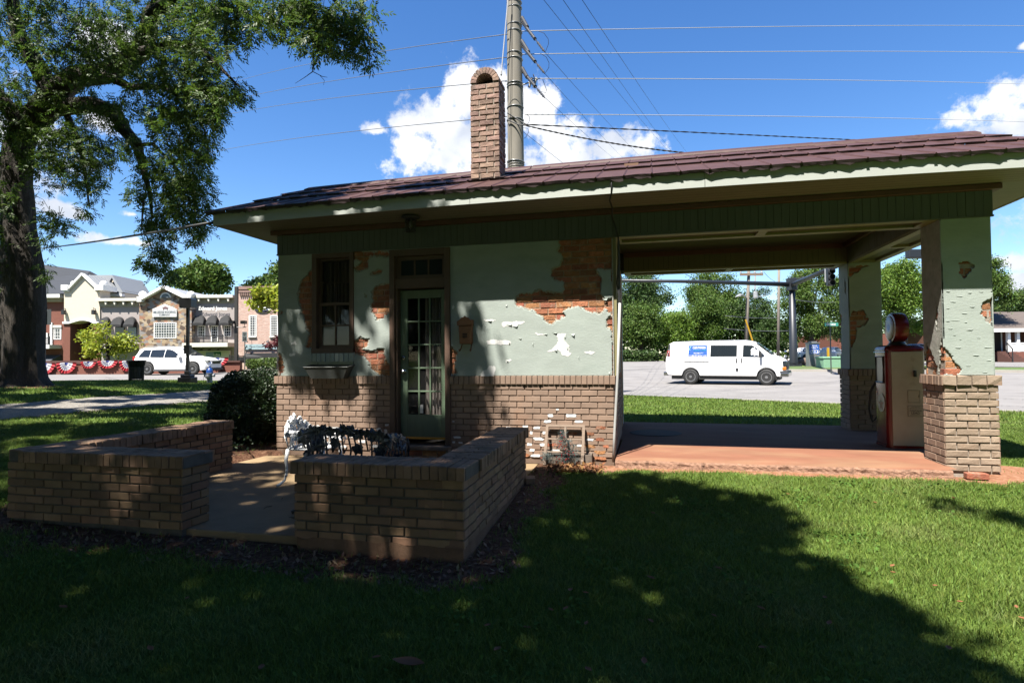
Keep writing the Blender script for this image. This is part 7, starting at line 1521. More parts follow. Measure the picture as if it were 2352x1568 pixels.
for x in(1205,1345,1415): q=k6(x,135,52); mb.lathe((q[0],51.75,q[1]),[(.06,-.1),(.09,.05),(.05,.2),(.08,.35)],8)
mb.build('insulator',M['tin'],w1)
q=k6(1280,385,52);q2=k6(1190,355,50); mb=MB(xf=KX); mb.tube([(q[0],52,q[1]),((q[0]+q2[0])/2,51,q2[1]+.15),(q2[0],50,q2[1])],.06,6); mb.build('lamp_arm',M['tin'],w1); mb=MB(xf=KX); q3=k6(1160,363,50); mb.prism([(q3[0],49.8,q3[1]-.08),(q2[0]+.2,49.8,q2[1]-.12),(q2[0]+.2,49.8,q2[1]+.1),(q3[0]+.4,49.8,q3[1]+.2)],(0,.4,0)); mb.build('lamp_head',M['tin'],w1,bevel=.05)
mb=MB(xf=KX); q=k6(1265,600,50);q2=k6(1335,812,50); mb.tube([(q[0],50,q[1]),(q2[0],50,q2[1])],.07,6); mb.build('guy_guard',M['yellow'],w1)
mb=MB(xf=KX); q=k6(1356,350,52); mb.lathe((q[0],51.8,q[1]-.3),[(.2,0),(.2,.5),(.1,.6)],10); mb.tube([k6(1345,370,51.5)[:1]+(51.5,)+k6(1345,370,51.5)[1:],k6(1470,362,51.5)[:1]+(51.5,)+k6(1470,362,51.5)[1:]],.03,4); mb.build('transformer',M['tin'],w1)
D1=z6(1604,105);D2=z6(1594,1000); wpole(D1[0],D1[1]-40,D2[0],841,56,.14,'weathered wooden utility pole left of the dark signal mast')
wpole(1735,625,1730,840,100,.13,'distant thin wooden pole above the trees left of the signal mast')
for i,(p1,p2) in enumerate([((1060,560),(1600,580)),((1050,690),(1700,712)),((1740,395),(2160,425)),((1450,120),(1560,215)),((1330,300),(1500,350))]):
    A=z6(*p1);B=z6(*p2); wire('power_line',['lower thin wire crossing the woodland behind the timber pole','lowest thin wire crossing the woodland seen through the canopy','thin wire between the signal mast and the rear pillar','short slanting wire near the top of the nearer timber pole','wire sloping beside the timber pole at lamp height'][i],A,B,50,54,.022,.1,M['wire'],group='wires beyond the canopy')
# 511 cabinet
Z=40; q=K(1858,785,Z);q2=K(1883.5,838,Z); gz=gnd((q[0]+q2[0])/2,Z); hgt_=q[1]-q2[1]; sb_=root('signal_cabinet','steel roadside cabinet with a blue 511 notice','cabinet',(q[0]+q2[0])/2,Z,gz)
zb_=q2[1]; mb=MB(xf=KX); mb.box((q[0],Z,zb_-.4),(q2[0],Z+.5,q[1]-.08)); mb.build('cabinet',M['steel'],sb_,bevel=.02); mb=MB(xf=KX); mb.box((q[0]-.03,Z-.05,q[1]-.1),(q2[0]+.03,Z+.55,q[1]-.05)); mb.box((q[0]+.15,Z,q[1]-.05),(q2[0]-.15,Z+.4,q[1]+.03)); mb.build('lid',M['steel'],sb_,bevel=.02)
a_,b_=zb_+hgt_*.47,zb_+hgt_*.88; mb=MB(xf=KX); mb.box((q[0]+.02,Z-.012,a_),(q2[0]-.04,Z-.002,b_)); pn_=mb.build('notice',M['blue'],sb_)
xm=(q[0]+q2[0])/2; WT=M['whitet']
for s_,z,w_,h_ in(('Signal',b_-.08,.34,.08),('Failure?',b_-.20,.44,.09),('511',a_+.17,.42,.15)): text(s_,W(xm,Z-.02,z),r0,(0,0,1),w_,h_,WT,pn_,bold=.03)
mb=MB(xf=KX); mb.tube([(xm+.31*math.cos(2*math.pi*i/24),Z-.02,a_+.17+.13*math.sin(2*math.pi*i/24)) for i in range(25)],.012,4); mb.build('notice_ring',WT,pn_)
# mint green box, street name sign
Z=38; q=K(1890,819,Z);q2=K(1942,839,Z); gb_=root('utility_box','low mint green utility box beside the steel cabinet','utility box',q[0]+.7,Z,q2[1]); mb=MB(xf=KX); mb.box((q[0]+.05,Z,q2[1]-.5),(q2[0],Z+1,q[1]-.1)); mb.build('box',M['mint'],gb_,bevel=.03); mb=MB(xf=KX); mb.box((q[0],Z-.04,q[1]-.14),(q2[0]+.03,Z+1.04,q[1])); mb.build('lid',M['mint'],gb_,bevel=.05)
MB(xf=KX).box((q2[0]-.5,Z+1.2,q[1]-.2),(q2[0]-.37,Z+1.3,q[1]+.6)).build('bollard',M['yellow'],None) and None
o=bpy.data.objects['bollard']; tag(o,'yellow bollard just behind the mint green utility box','bollard')
Z=34; q=k6(2118,670,Z); gz=gnd(q[0],Z); sn=root('street_name_sign','green street name sign on a thin grey post beside the rear pillar','street sign',q[0],Z,gz); mb=MB(xf=KX); mb.tube([(q[0],Z,gz-.3),(q[0],Z,q[1])],.035,8); mb.build('post',M['galv'],sn)
a=k6(2066,632,Z);b=k6(2182,665,Z); mb=MB(xf=KX); mb.box((a[0],Z-.01,b[1]),(b[0]+.1,Z+.01,a[1])); pl_=mb.build('blade',M['signg'],sn); text('HONEY SMOKE',W((a[0]+b[0])/2,Z-.02,(a[1]+b[1])/2),r0,(0,0,1),(b[0]-a[0])*.85,(a[1]-b[1])*.62,WT,pl_,bold=.02)
# boulders / logs by the mast
mb=MB(xf=KX); rk=random.Random(3)
for x,y,s_,m_ in((1680,1010,.5,0),(1830,1005,.5,0),(1890,1000,.7,0)):
    q=k6(x,y+15,44); g_=gnd(q[0],44); mb.ico((q[0],44,max(g_,q[1]-.2)+.15),(s_*1.1,s_*.6,s_*.45),2)
o=mb.build('boulder',mat('brown boulder',(.22,.15,.11),.95,var=.3,vscale=3,bump=1.,bscale=4,bdist=.1),smooth=True); tag(o,'brown boulders on the paved corner around the signal mast','boulders')
# grass verge island
polysheet('verge',[wk(15.75,38),wk(18.1,36.65),wk(27,31.75),wk(46,27),wk(46,28.5),wk(30,34.5),wk(24,38.2),wk(17,41.5)],.10,M['grass'] if False else mat('verge turf',(.12,.19,.045),.9,var=.35,vscale=1.5,col2=(.22,.16,.09),c2scale=.8,c2lo=.6,c2hi=.7,bump=.6,bscale=8,bdist=.05),2.)
# house at right with porch
def z8(x,y): return ((2850+x/3.135)/1.30612,(680+y/3.135)/1.30612)
def k8(x,y,Z): D=z8(x,y); return K(D[0],D[1],Z)
Z=56; hs_=root('brick_house','single storey brick house with brown roof and white porch, right edge','house',52,Z,.3)
a=k8(300,985,Z);b=k8(1150,1255,Z); gz=b[1]
mb=MB(xf=KX); mb.box((a[0],Z+2,gz-.3),(b[0]+6,Z+11,a[1]+.2)); mb.build('wall',mat('house wall brick',(.20,.075,.045),.9,var=.15,vscale=2),hs_)
mb=MB(xf=KX); e=k8(200,962,Z); t_=k8(430,815,Z+4); mb.grid([[(e[0]-1,Z-.2,e[1]),(b[0]+8,Z-.2,e[1])],[(e[0]+1,Z+5.5,t_[1]+.25),(b[0]+4,Z+5.5,t_[1]+.25)],[(e[0]-1,Z+12,e[1]),(b[0]+8,Z+12,e[1])]]); mb.build('roof',M['shingle'],hs_,fix=False)
c1=k8(445,985,Z);mb=MB(xf=KX); mb.box((e[0]-1,Z-.25,c1[1]-.05),(b[0]+8,Z+.0,e[1]+.02)); mb.build('eave_fascia',M['whitet'],hs_)
for x in(568,655,900,1100): q=k8(x,1090,Z); MB(xf=KX).box((q[0]-.13,Z+.1,k8(x,1175,Z)[1]),(q[0]+.13,Z+.36,c1[1])).build('porch_post',M['whitet'],hs_)
q=k8(580,1175,Z); mb=MB(xf=KX); mb.box((q[0]-.1,Z,gz-.3),(b[0]+6,Z+2,q[1])); mb.build('porch_base',M['redbrick'],hs_)
mb=MB(xf=KX)
for i in range(5): y0_=k8(0,1175+16*i,Z)[1]; y1_=k8(0,1175+16*(i+1),Z)[1]; mb.box((k8(450,0,Z)[0],Z-.3*i+.2,gz-.3),(k8(575,0,Z)[0],Z-.3*i+.5,y0_))
mb.build('steps',mat('step brick',(.17,.07,.05),.9),hs_)
mb=MB(xf=KX); r1=k8(580,1090,Z);r2=k8(1150,1168,Z)
mb.box((r1[0],Z+.15,r1[1]-.08),(r2[0],Z+.25,r1[1])); mb.box((r1[0],Z+.15,r2[1]),(r2[0],Z+.25,r2[1]+.08))
for i in range(48): x=r1[0]+(r2[0]-r1[0])*i/47; mb.box((x-.035,Z+.17,r2[1]),(x+.035,Z+.23,r1[1]))
mb.build('porch_railing',M['whitet'],hs_)
q=k8(460,985,Z+1.9);q2=k8(495,1170,Z+1.9); MB(xf=KX).box((q[0]-.1,Z+1.9,q2[1]),(q2[0],Z+1.98,q[1])).build('door_frame',M['whitet'],hs_); MB(xf=KX).box((q[0]-.5,Z+1.85,q2[1]),(q2[0]-.18,Z+1.9,q[1]-.05)).build('door',M['dark'],hs_)
mb=MB(xf=KX); p1=k8(552,1090,Z-.2);p2=k8(582,1240,Z-1.2); mb.tube([(p1[0],Z,p1[1]),(p2[0],Z-1.3,p2[1]+.9)],.05,5); mb.tube([(p1[0],Z,p1[1]),(p1[0],Z,p1[1]-1.4)],.05,5); mb.tube([(p2[0],Z-1.3,p2[1]+.9),(p2[0],Z-1.3,gz-.2)],.05,5); mb.build('handrail',M['iron'],hs_)
# parked vehicles far off (behind pump and beside the cabinet)
def smallcar(label,px,Z,rot,m):
    x=K(px,830,Z)[0]; gz=gnd(x,Z)+.03; p=W(x,Z,gz)
    top=[(-2.2,.9),(-1.9,1.3),(-1.5,1.45),(-.2,1.5),(.3,1.42),(.95,1.05),(1.9,.9),(2.15,.6)]; belt=[(-2.2,.88),(.9,.92),(2.15,.55)]; bot=[(-2.2,.35),(2.15,.3)]; wr_=[(-2.2,.6),(0,.62),(1,.7),(2.15,.5)]; wb_=[(-2.2,.8),(-1.9,.88),(1.8,.88),(2.15,.65)]
    v,Mx,yf,pf2=vehicle('parked_car',label,'car',tuple(p),rot,top,belt,bot,wr_,wb_,(-1.35,1.35),.32,(-1.35,1.35),m,group=None)
    mb=MB(xf=Mx); side_patch(mb,[(-1.7,1.0),(.6,.98),(.2,1.35),(-.2,1.4),(-1.4,1.36)],yf,.01); mb.build('side_window',M['glassb'],v); return v
smallcar('white car parked beyond the steel cabinet',1872,66,R_(10),M['vanw'])
smallcar('white car parked beyond the mint green utility box',1913,64,R_(60),M['vanw'])
smallcar('dark car half hidden between the fuel pump and the front pillar',2122,44,R_(-20),mat('dark blue paint',(.02,.025,.035),.25))
sg2=root('brick_shopfront','low red brick building glimpsed between the rear pillar and the fuel pump','building',44,70,.5)
mb=MB(xf=KX); a=K(1905,745,72);b=K(2120,830,72); mb.box((a[0],72,.2),(b[0],80,K(1905,768,72)[1])); mb.build('wall',M['redbrick'],sg2); mb=MB(xf=KX); mb.box((K(2100,785,70)[0],71.5,K(2100,812,70)[1]),(K(2118,785,70)[0],71.9,K(2100,789,70)[1])); mb.build('window',M['whitet'],sg2)
# ================================================================ VEGETATION
def unit(v): return v/np.maximum(np.linalg.norm(v,axis=-1,keepdims=True),1e-9)
def leafquads(C,L,Wd,rg,up=.35,droop=0.,fold=.0):
    """one rhombic leaf per centre, random facing; returns verts (n,4,3)"""
    n=len(C); d=rg.normal(0,1,(n,3)); d[:,2]-=droop; d=unit(d); nn=rg.normal(0,1,(n,3)); nn[:,2]+=up*2; s=unit(np.cross(d,nn)); Ls=(L*rg.uniform(.7,1.25,n))[:,None]; Ws=(Wd*rg.uniform(.7,1.25,n))[:,None]
    return np.stack([C-d*Ls/2,C+s*Ws/2-d*Ls*.05,C+d*Ls/2,C-s*Ws/2-d*Ls*.05],1)
def addleaves(name,V,m,parent):
    V=V.reshape(-1,3); return fastmesh(name,V,np.arange(len(V)).reshape(-1,4),m,parent)
def tree_parts(t_,trunk,limbs,bark=None):
    mb=MB(); mb.tube([p[:3] for p in trunk],[p[3] for p in trunk],14); mb.build('trunk',bark or M['bark'],t_,smooth=True)
    for lb in limbs:
        mb=MB(); mb.tube([p[:3] for p in lb],[p[3] for p in lb],8); mb.build('limb',bark or M['bark'],t_,smooth=True)
# ---- big pecan on the left, pendulous compound leaves
rg=np.random.default_rng(21)
def pk3(px,py,Z): p=P3(px,py,Z); return p
pt_=W(K(48,880,19)[0],19,0); pec=thing('pecan_tree','huge old tree with thick dark trunk and drooping feathery leaves, at the left edge','tree',(pt_[0],pt_[1],H(pt_[0],pt_[1])))
def pl(pts,Z0,Z1=None):
    n=len(pts); r=[]
    for i,(x,y,rr) in enumerate(pts):
        Z=Z0+(Z1-Z0)*i/(n-1) if Z1 else Z0; p=pk3(x,y,Z); r.append((p[0],p[1],p[2],rr))
    return r
def lumpy_trunk(pts,m,parent,name='trunk',n=26):
    mb=MB(); rows=[]; P_=[]
    for i in range(len(pts)-1):
        k=5
        for j in range(k): t_=j/k; a,b=np.array(pts[i]),np.array(pts[i+1]); P_.append(a+(b-a)*t_)
    P_.append(np.array(pts[-1])); 
    for q in P_:
        row=[]
        for j in range(n+1):
            a=2*math.pi*(j%n)/n; f=1+.10*math.sin(a*5+q[2]*.35)+.07*math.sin(a*9+2+q[2]*.6)+.10*(float(vnoise(a*2.2,q[2]*1.4,4))-.5)+.06*(float(vnoise(a*5,q[2]*3,6))-.5)
            row.append((q[0]+q[3]*f*math.cos(a),q[1]+q[3]*f*math.sin(a),q[2]))
        rows.append(row)
    mb.grid(rows); return mb.build(name,m,parent,smooth=True)
tr=pl([(44,896,1.05),(45,884,.86),(46,868,.70),(48,840,.60),(49,780,.55),(54,700,.55),(55,620,.53),(42,520,.42),(36,420,.39),(40,340,.38),(60,290,.40),(95,250,.40)],19,18.5)
lumpy_trunk(tr,M['bark'],pec)
LIMBS=[pl([(60,290,.42),(110,250,.36),(132,237,.32),(88,154,.26),(44,83,.21),(31,26,.17),(26,-60,.12),(20,-200,.06)],18.5,17.5),
 pl([(95,250,.40),(132,211,.36),(176,176,.33),(237,171,.30),(281,149,.28),(325,119,.26),(338,79,.24),(347,35,.22),(369,4,.19),(400,-90,.14),(430,-220,.08)],18.5,15.5),
 pl([(95,250,.33),(145,246,.28),(211,239,.24),(264,259,.21),(286,299,.18),(316,334,.15),(325,373,.11),(343,439,.06),(350,500,.03)],18.5,16),
 pl([(345,40,.16),(430,-40,.13),(515,-30,.09),(520,40,.05),(517,90,.035),(523,135,.018)],15.5,13.5),
 pl([(400,-90,.14),(560,-120,.11),(680,-60,.08),(760,-10,.055),(800,40,.035),(838,100,.02),(850,135,.012)],15.2,12.5),
 pl([(660,-70,.06),(700,-10,.045),(722,60,.03),(720,110,.022),(721,150,.016),(718,165,.011),(700,178,.007),(678,192,.004)],13.4,13),
 pl([(719,165,.009),(740,176,.007),(752,178,.004)],13,13),pl([(735,174,.006),(745,185,.005),(743,196,.003)],13,13),
 pl([(60,290,.3),(20,250,.24),(-40,180,.2),(-160,90,.1)],18.5,18),pl([(45,400,.25),(-20,350,.18),(-120,330,.1)],18.7,19),
 pl([(237,171,.14),(300,200,.10),(370,200,.07),(430,230,.05),(470,300,.03),(480,360,.015)],16.8,15.5),
 pl([(325,119,.13),(400,100,.10),(460,110,.07),(510,160,.05),(550,200,.02)],16,14.5),
 pl([(316,334,.07),(350,330,.05),(400,380,.04),(440,430,.025),(450,510,.01)],16.4,15.5),
 pl([(145,246,.12),(170,300,.08),(190,360,.06),(200,430,.04),(205,480,.015)],18.3,17.8),
 pl([(95,520,.06),(110,525,.04),(140,515,.02),(165,520,.008)],18.3,18),pl([(330,460,.03),(325,520,.02),(345,560,.012),(360,610,.006)],16,16)]
for lb in LIMBS:
    mb=MB(); mb.tube([p[:3] for p in lb],[p[3] for p in lb],8); mb.build('limb',M['bark'],pec,smooth=True)
# foliage masses: picture position, extents, depth, weight
BL=[(20,120,70,130,18,60),(40,40,90,70,17.5,60),(110,60,70,70,17,55),(180,60,80,70,17,70),(250,60,80,70,16.5,75),(330,30,80,60,16,60),(180,140,70,50,17,55),(260,130,70,50,16.5,65),(330,150,60,60,16,60),(400,60,70,70,15.8,80),(450,30,55,40,15.3,50),
 (420,140,70,60,15.6,85),(470,120,45,60,15.2,55),(520,200,50,26,14.8,38),(550,212,24,14,14.6,16),(480,210,55,40,15.2,60),(440,230,60,60,15.6,75),(490,270,30,30,15.3,28),(400,290,60,60,15.8,80),(460,330,36,40,15.4,38),(370,230,50,50,16,45),
 (420,380,60,50,15.6,75),(450,430,34,44,15.4,42),(400,440,55,40,15.7,60),(440,490,40,30,15.4,38),(380,500,36,30,15.8,30),(450,530,24,26,15.4,20),(345,520,22,28,15.9,16),(375,560,28,30,15.8,24),(360,605,26,24,15.8,20),(385,632,14,14,15.8,8),(335,600,14,16,15.9,7),
 (340,380,36,40,16.2,28),(320,440,26,26,16.3,16),(300,330,28,26,16.6,16),(230,350,60,34,17.4,48),(180,340,60,50,17.6,55),(120,330,60,50,18,52),(70,330,50,60,18.2,48),(210,400,40,30,17.6,28),(160,400,40,30,17.8,26),(218,440,26,26,17.6,14),(205,478,16,16,17.6,7),(110,400,34,40,18,22),(30,380,60,80,18.2,30),
 (80,200,60,60,18,50),(20,240,50,70,18.3,45),(160,220,60,40,17.8,40),(230,260,50,30,17.4,34),(10,470,30,60,18.2,18),(140,300,60,30,17.9,34),(280,240,40,30,16.9,20),(260,300,20,16,17,5),
 (120,512,34,22,18.0,20),(155,522,18,14,18,7),(105,480,14,14,18.1,5),(112,555,16,14,18.1,6),(100,615,12,12,18.2,4),(108,640,14,8,18.1,3),(0,560,22,60,18.6,14),(-8,640,16,60,18.6,10),
 (520,10,50,26,14.2,45),(570,20,46,30,13.8,42),(600,50,34,30,13.6,26),(545,70,24,40,13.9,20),(520,90,16,50,13.8,17),(500,50,24,36,14,20),(640,22,50,24,13.3,42),(650,60,24,22,13.3,14),(580,90,12,14,13.7,4),
 (700,30,54,30,13.1,50),(740,60,44,34,12.9,42),(700,80,30,30,13.0,24),(735,100,36,26,12.9,28),(780,80,40,36,12.7,38),(820,50,38,34,12.6,34),(850,30,14,16,12.5,5),(840,95,22,28,12.5,16),(845,135,12,16,12.5,7),(800,110,24,20,12.6,13),(770,35,40,22,12.8,24),(690,5,60,20,13.2,36),(800,5,34,12,12.8,12),
 (-70,200,80,200,18,150),(-60,420,60,120,19,60),(150,-90,230,80,17,260),(450,-110,200,90,15,230),(700,-90,120,60,13.4,90),(60,-260,260,120,18,150),(420,-300,260,110,16,150)]
CLP=[];CLW=[]
for (cx,cy,rx,ry,Z,wt) in BL:
    n=int(wt*((1.9 if cx<500 else 1.25) if cy>0 else .8)); a=rg.uniform(0,2*math.pi,n); r_=np.sqrt(rg.uniform(0,1,n)); x=cx+rx*r_*np.cos(a); y=cy+ry*r_*np.sin(a); z=Z+rg.normal(0,1,n)*min(rx,ry)/FPX*Z*1.0
    for i in range(n): CLP.append(P3(x[i],y[i],max(z[i],11.5)))
CLP=np.array(CLP)
def compound(C,rg,per,LL=.30,nl=5,ll=.105,lw=.030):
    n=len(C)*per; B=np.repeat(C,per,0)+rg.normal(0,.05,(n,3)); d=rg.normal(0,1,(n,3)); d[:,2]=d[:,2]*.5-.55; d=unit(d); side=unit(np.cross(d,rg.normal(0,1,(n,3))+np.array([0,0,1.2]))); out=[]
    Ln=LL*rg.uniform(.7,1.2,n)
    for k in range(nl+1):
        t_=.25+.75*k/nl; base=B+d*(Ln*t_)[:,None]; base[:,2]-=.10*LL*t_*t_
        for s in((-1,1) if k<nl else (0,)):
            ld=unit(d*.75+side*s*.85+rg.normal(0,.12,(n,3))+np.array([0,0,-.25])); nn=np.cross(ld,side if s==0 else d); wv=unit(nn+rg.normal(0,.3,(n,3))); wv=unit(np.cross(ld,unit(np.cross(ld,wv)))+0*ld); wv=unit(np.cross(ld,np.cross(d,side)+rg.normal(0,.35,(n,3))))
            l_=(ll*rg.uniform(.8,1.15,n)*(1-.25*abs(t_-.6)))[:,None]; w2=lw/2
            out.append(np.stack([base,base+ld*l_*.45+wv*w2,base+ld*l_,base+ld*l_*.45-wv*w2],1))
    return np.concatenate(out)
addleaves('crown',compound(CLP,rg,2,LL=.32,ll=.115,lw=.034),M['leaf'],pec)
mb=MB()  # fine hanging twigs
for i in range(0,len(CLP),9):
    p=Vector(CLP[i]); mb.tube([p+Vector((rg.normal(0,.08),rg.normal(0,.08),.35)),p+Vector((0,0,.05)),p+Vector((rg.normal(0,.05),rg.normal(0,.05),-.2))],[.008,.006,.003],3,cap=False)
tag(mb.build('twigs',M['bark'],pec),kind='stuff')
# ---- generic leafy crown
def crown_pts(c,R3,n,rg,lump=.55,nb=None,low=.35):
    """clumps on many lobes spread through an ellipsoid"""
    nb=nb or 22; th=rg.uniform(0,2*math.pi,nb); u=rg.uniform(-low*2,1,nb); u=np.clip(u,-.8,1); rr=np.sqrt(np.maximum(0,1-u*u)); f=rg.uniform(.35,.92,nb)
    B=np.stack([np.cos(th)*rr,np.sin(th)*rr,u],1)*f[:,None]*np.array(R3)+np.array(c); br=rg.uniform(.13,.46,nb)*np.mean(R3)
    ncl=n//14; k=rg.integers(0,nb,ncl); d=unit(rg.normal(0,1,(ncl,3))+np.array([0,0,.35])); cl=B[k]+d*(br[k]*rg.uniform(.55,1.08,ncl))[:,None]*np.array([1,1,.8])
    return cl,B,br
def leafy_tree(name,label,px,Zc,py_top,halfw,py_base,m,n=5000,ls=.34,group=None,rg=None,trunk=True,low=.35,seed=0,cluster=.32,zb=None,depth=None,nb=None):
    rg=np.random.default_rng(seed+int(px)*7+int(py_top)); x,zt=K(px,py_top,Zc); hw=halfw/FPX*Zc; zc_base=K(px,py_base,Zc)[1]; p=W(x,Zc,0); gz=H(p[0],p[1]) if zb is None else zb
    t_=thing(name,label,'tree',(p[0],p[1],gz),group); cz=(zt+zc_base)/2; hz=(zt-zc_base)/2; c=np.array([p[0],p[1],cz]); cl,B,br=crown_pts(c,(hw*.95,(depth or hw)*.95,hz*.92),n,rg,low=low,nb=nb)
    C=np.repeat(cl,14,0)+rg.normal(0,cluster,(len(cl)*14,3))*np.array([1,1,.7]); addleaves('crown',leafquads(C,ls,ls*.6,rg,up=.5),m,t_)
    if trunk:
        r=max(.12,hw*.07); mb=MB(); mb.tube([(p[0],p[1],gz-.2),(p[0]+.1,p[1],(gz+cz)/2),(p[0],p[1],cz),(p[0],p[1],cz+hz*.5)],[r*1.2,r*.9,r*.6,r*.2],9); mb.build('trunk',M['bark'],t_,smooth=True)
        for i in range(min(5,len(B))): mb=MB(); b=B[i]; mb.tube([(p[0],p[1],cz-hz*.5+i*.15*hz),((p[0]+b[0])/2,(p[1]+b[1])/2,(cz-hz*.4+b[2])/2+.2),tuple(b)],[r*.5,r*.33,r*.12],6); mb.build('limb',M['bark'],t_,smooth=True)
    return t_
G1='trees beyond the far street'
leafy_tree('broad_tree','broad round-topped tree rising behind the grey shops, centre left',462,62,600,74,690,M['leafm'],n=9000,ls=.42,group=G1,cluster=.34,seed=3,nb=26)
leafy_tree('broad_tree','low dark tree top left of the pink brick building roof line',600,70,632,36,690,M['leafd'],n=3500,ls=.4,group=G1)
leafy_tree('broad_tree','tree top showing against the station wall above the pink building',650,58,600,30,690,M['leafm'],n=3500,ls=.36,group=G1)
leafy_tree('broad_tree','small distant tree top between the cream gable and the stone gable',318,75,668,16,690,M['leafd'],n=900,ls=.35,group=G1)
leafy_tree('young_maple','yellow green young maple before the brick arch, behind the bunting wall',246,40.5,730,66,842,M['leafy'],n=2600,ls=.22,cluster=.22,seed=5,nb=15,low=.45)
leafy_tree('sycamore','light green branch reaching past the station wall over the pink building',640,34,655,66,730,M['leafy'],n=1800,ls=.30,cluster=.22,seed=9,nb=16)
leafy_tree('red_maple','small dark red maple beside the clipped hedge at the station wall',638,37,772,26,812,M['leafr'],n=900,ls=.18,cluster=.12,nb=10)
G2='trees of the woodland behind the white van'
T=[('woodland_tree','tall dark tree at the left of the canopy view, above the van',1470,84,625,80,812,'leafd',9000,.5,1),
('woodland_tree','dark tree with a high leafy top behind the nearer timber pole',1640,84,622,78,815,'leafm',9500,.5,2),
('woodland_tree','bright rounded tree right behind the white van roof',1545,72,722,58,822,'leafb',6000,.42,3),
('woodland_tree','light green tree at the left edge of the canopy opening',1470,70,712,50,822,'leafm',5500,.42,4),
('woodland_tree','mid green tree behind the van windscreen',1612,76,688,60,822,'leafm',6500,.42,5),
('woodland_tree','dark shaded tree between the two timber poles',1700,80,690,62,824,'leafd',6500,.45,6),
('woodland_tree','thin topped tree between the timber poles, highest leaves against the sky',1735,86,660,40,800,'leafd',3000,.42,7),
('woodland_tree','low dark tree left of the signal mast',1768,76,742,46,824,'leafd',4000,.42,8),
('woodland_tree','large leafy green tree right behind the dark signal mast',1858,60,622,82,812,'leafm',11000,.36,9),
('woodland_tree','sunlit tree seen between the rear pillar and the front pillar',2072,42,570,64,800,'leafb',11000,.26,10),
('woodland_tree','tall tree just right of the front pillar, above the house',2268,58,592,56,735,'leafm',7000,.34,11),
('woodland_tree','dark cedar behind the brown house roof at the right edge',2350,74,668,34,730,'leafd',3500,.32,12),
('woodland_tree','dark tree behind the rear pillar, low beside the street sign',1950,66,690,60,815,'leafd',5000,.4,13),
('woodland_tree','dense tree far left beyond the office corner',1390,90,640,70,815,'leafd',5000,.5,14),
('woodland_tree','distant pale tree behind the house roof',2310,90,690,50,735,'leafd',3000,.4,15)]
for nm,lb,px,Z,pt,hw,pb,m_,n,ls,sd in T: leafy_tree(nm,lb,px,Z,pt-(24 if 1400<px<1900 else 8),hw,pb,M[m_],n=int(n*2.6),ls=ls*.60,group=G2,seed=sd,cluster=ls*.85,low=.45,nb=34)
# mass of undergrowth closing the wood
rg=np.random.default_rng(77); C=[]
for px in np.arange(1300,2450,6):
    Z=88+rg.uniform(-3,6)
    for _ in range(26): C.append(P3(px+rg.uniform(-5,5),rg.uniform(735 if px<2150 else 722,826) ,Z+rg.uniform(-2,2)))
C=np.array(C); C=np.repeat(C,3,0)+rg.normal(0,.5,(len(C)*3,3)); tag(addleaves('undergrowth',leafquads(C,.62,.42,rg),M['leafd'],None),'dark undergrowth closing the foot of the far woodland','undergrowth',kind='stuff')
def bush(name,label,cat,boxK,n,ls,m,rg,shape='round',group=None,shell=.8):
    x0,x1,z0,z1,Z0,Z1=boxK; c=np.array([(x0+x1)/2,(Z0+Z1)/2,(z0+z1)/2]); R3=np.array([(x1-x0)/2,(Z1-Z0)/2,(z1-z0)/2]); d=rg.normal(0,1,(n,3))
    if shape=='round': d=unit(d)*np.array([1,1,1]); d=np.sign(d)*np.abs(d)**.75; d=d/np.max([np.linalg.norm(d,axis=1)],axis=0)[:,None]**.6
    else: d=rg.uniform(-1,1,(n,3)); k=np.argmax(np.abs(d),1); d[np.arange(n),k]=np.sign(d[np.arange(n),k])
    f=(rg.uniform(shell,1.03,n)+.06*np.sin(d[:,0]*9)*np.sin(d[:,2]*8))[:,None]; P_=c+d*f*R3; wp=np.stack([CAMC[0]+r0[0]*P_[:,0]+f0[0]*P_[:,1],CAMC[1]+r0[1]*P_[:,0]+f0[1]*P_[:,1],P_[:,2]],1)
    p=W(c[0],c[1],z0); t_=thing(name,label,cat,tuple(p),group); addleaves('foliage',leafquads(wp,ls,ls*.62,rg,up=.3),m,t_); mb=MB(); mb.tube([(p[0],p[1],z0-.1),(p[0],p[1],(z0+z1)/2)],[.05,.02],6); mb.build('stem',M['bark'],t_)
    return t_
rg=np.random.default_rng(31)
bush('boxwood_shrub','dark clipped boxwood shrub at the left corner of the station','shrub',(-4.90,-3.55,-.14,1.13,8.9,10.6),42000,.042,M['leafx'],rg,shell=.78)
x0=K(565,840,38.6)[0]; bush('clipped_hedge','bright green clipped hedge below the pink brick building','hedge',(x0,x0+7,K(565,846,38.6)[1],K(565,823,38.6)[1],38.6,40),9000,.13,M['leafy'] if False else mat('hedge leaves',(.13,.22,.025),.55,isl=.35,hsv=.02,transl=.3),rg,'box')
q=[K(1430,832,66)[0],K(1503,832,66)[0],K(1525,832,66)[0]]
bush('low_hedge','dark low hedge at the foot of the trees, left of the van','hedge',(q[0]-4,q[1],.55,K(1480,805,66)[1],64,68),6000,.3,M['leafd'],rg,'box')
bush('round_bush','small brown green bush behind the rear of the van','shrub',(q[1],q[2],.55,K(1480,808,62)[1],60,63),2500,.22,mat('brownish leaves',(.12,.13,.04),.6,isl=.4,transl=.2),rg)
x=K(1752,820,62)[0]; bush('flowering_bush','bush with white flowers right of the van windscreen','shrub',(x-1.6,x+1.6,.5,K(1752,806,60)[1],59,61),1500,.25,M['leafm'],rg)
C=np.array([W(x+rg.uniform(-1.3,1.5),59+rg.uniform(-.3,.3),K(1752,rg.uniform(806,828),59)[1]) for _ in range(40)]); addleaves('flowers',leafquads(C,.3,.3,rg),M['whitet'],bpy.data.objects['flowering_bush'])
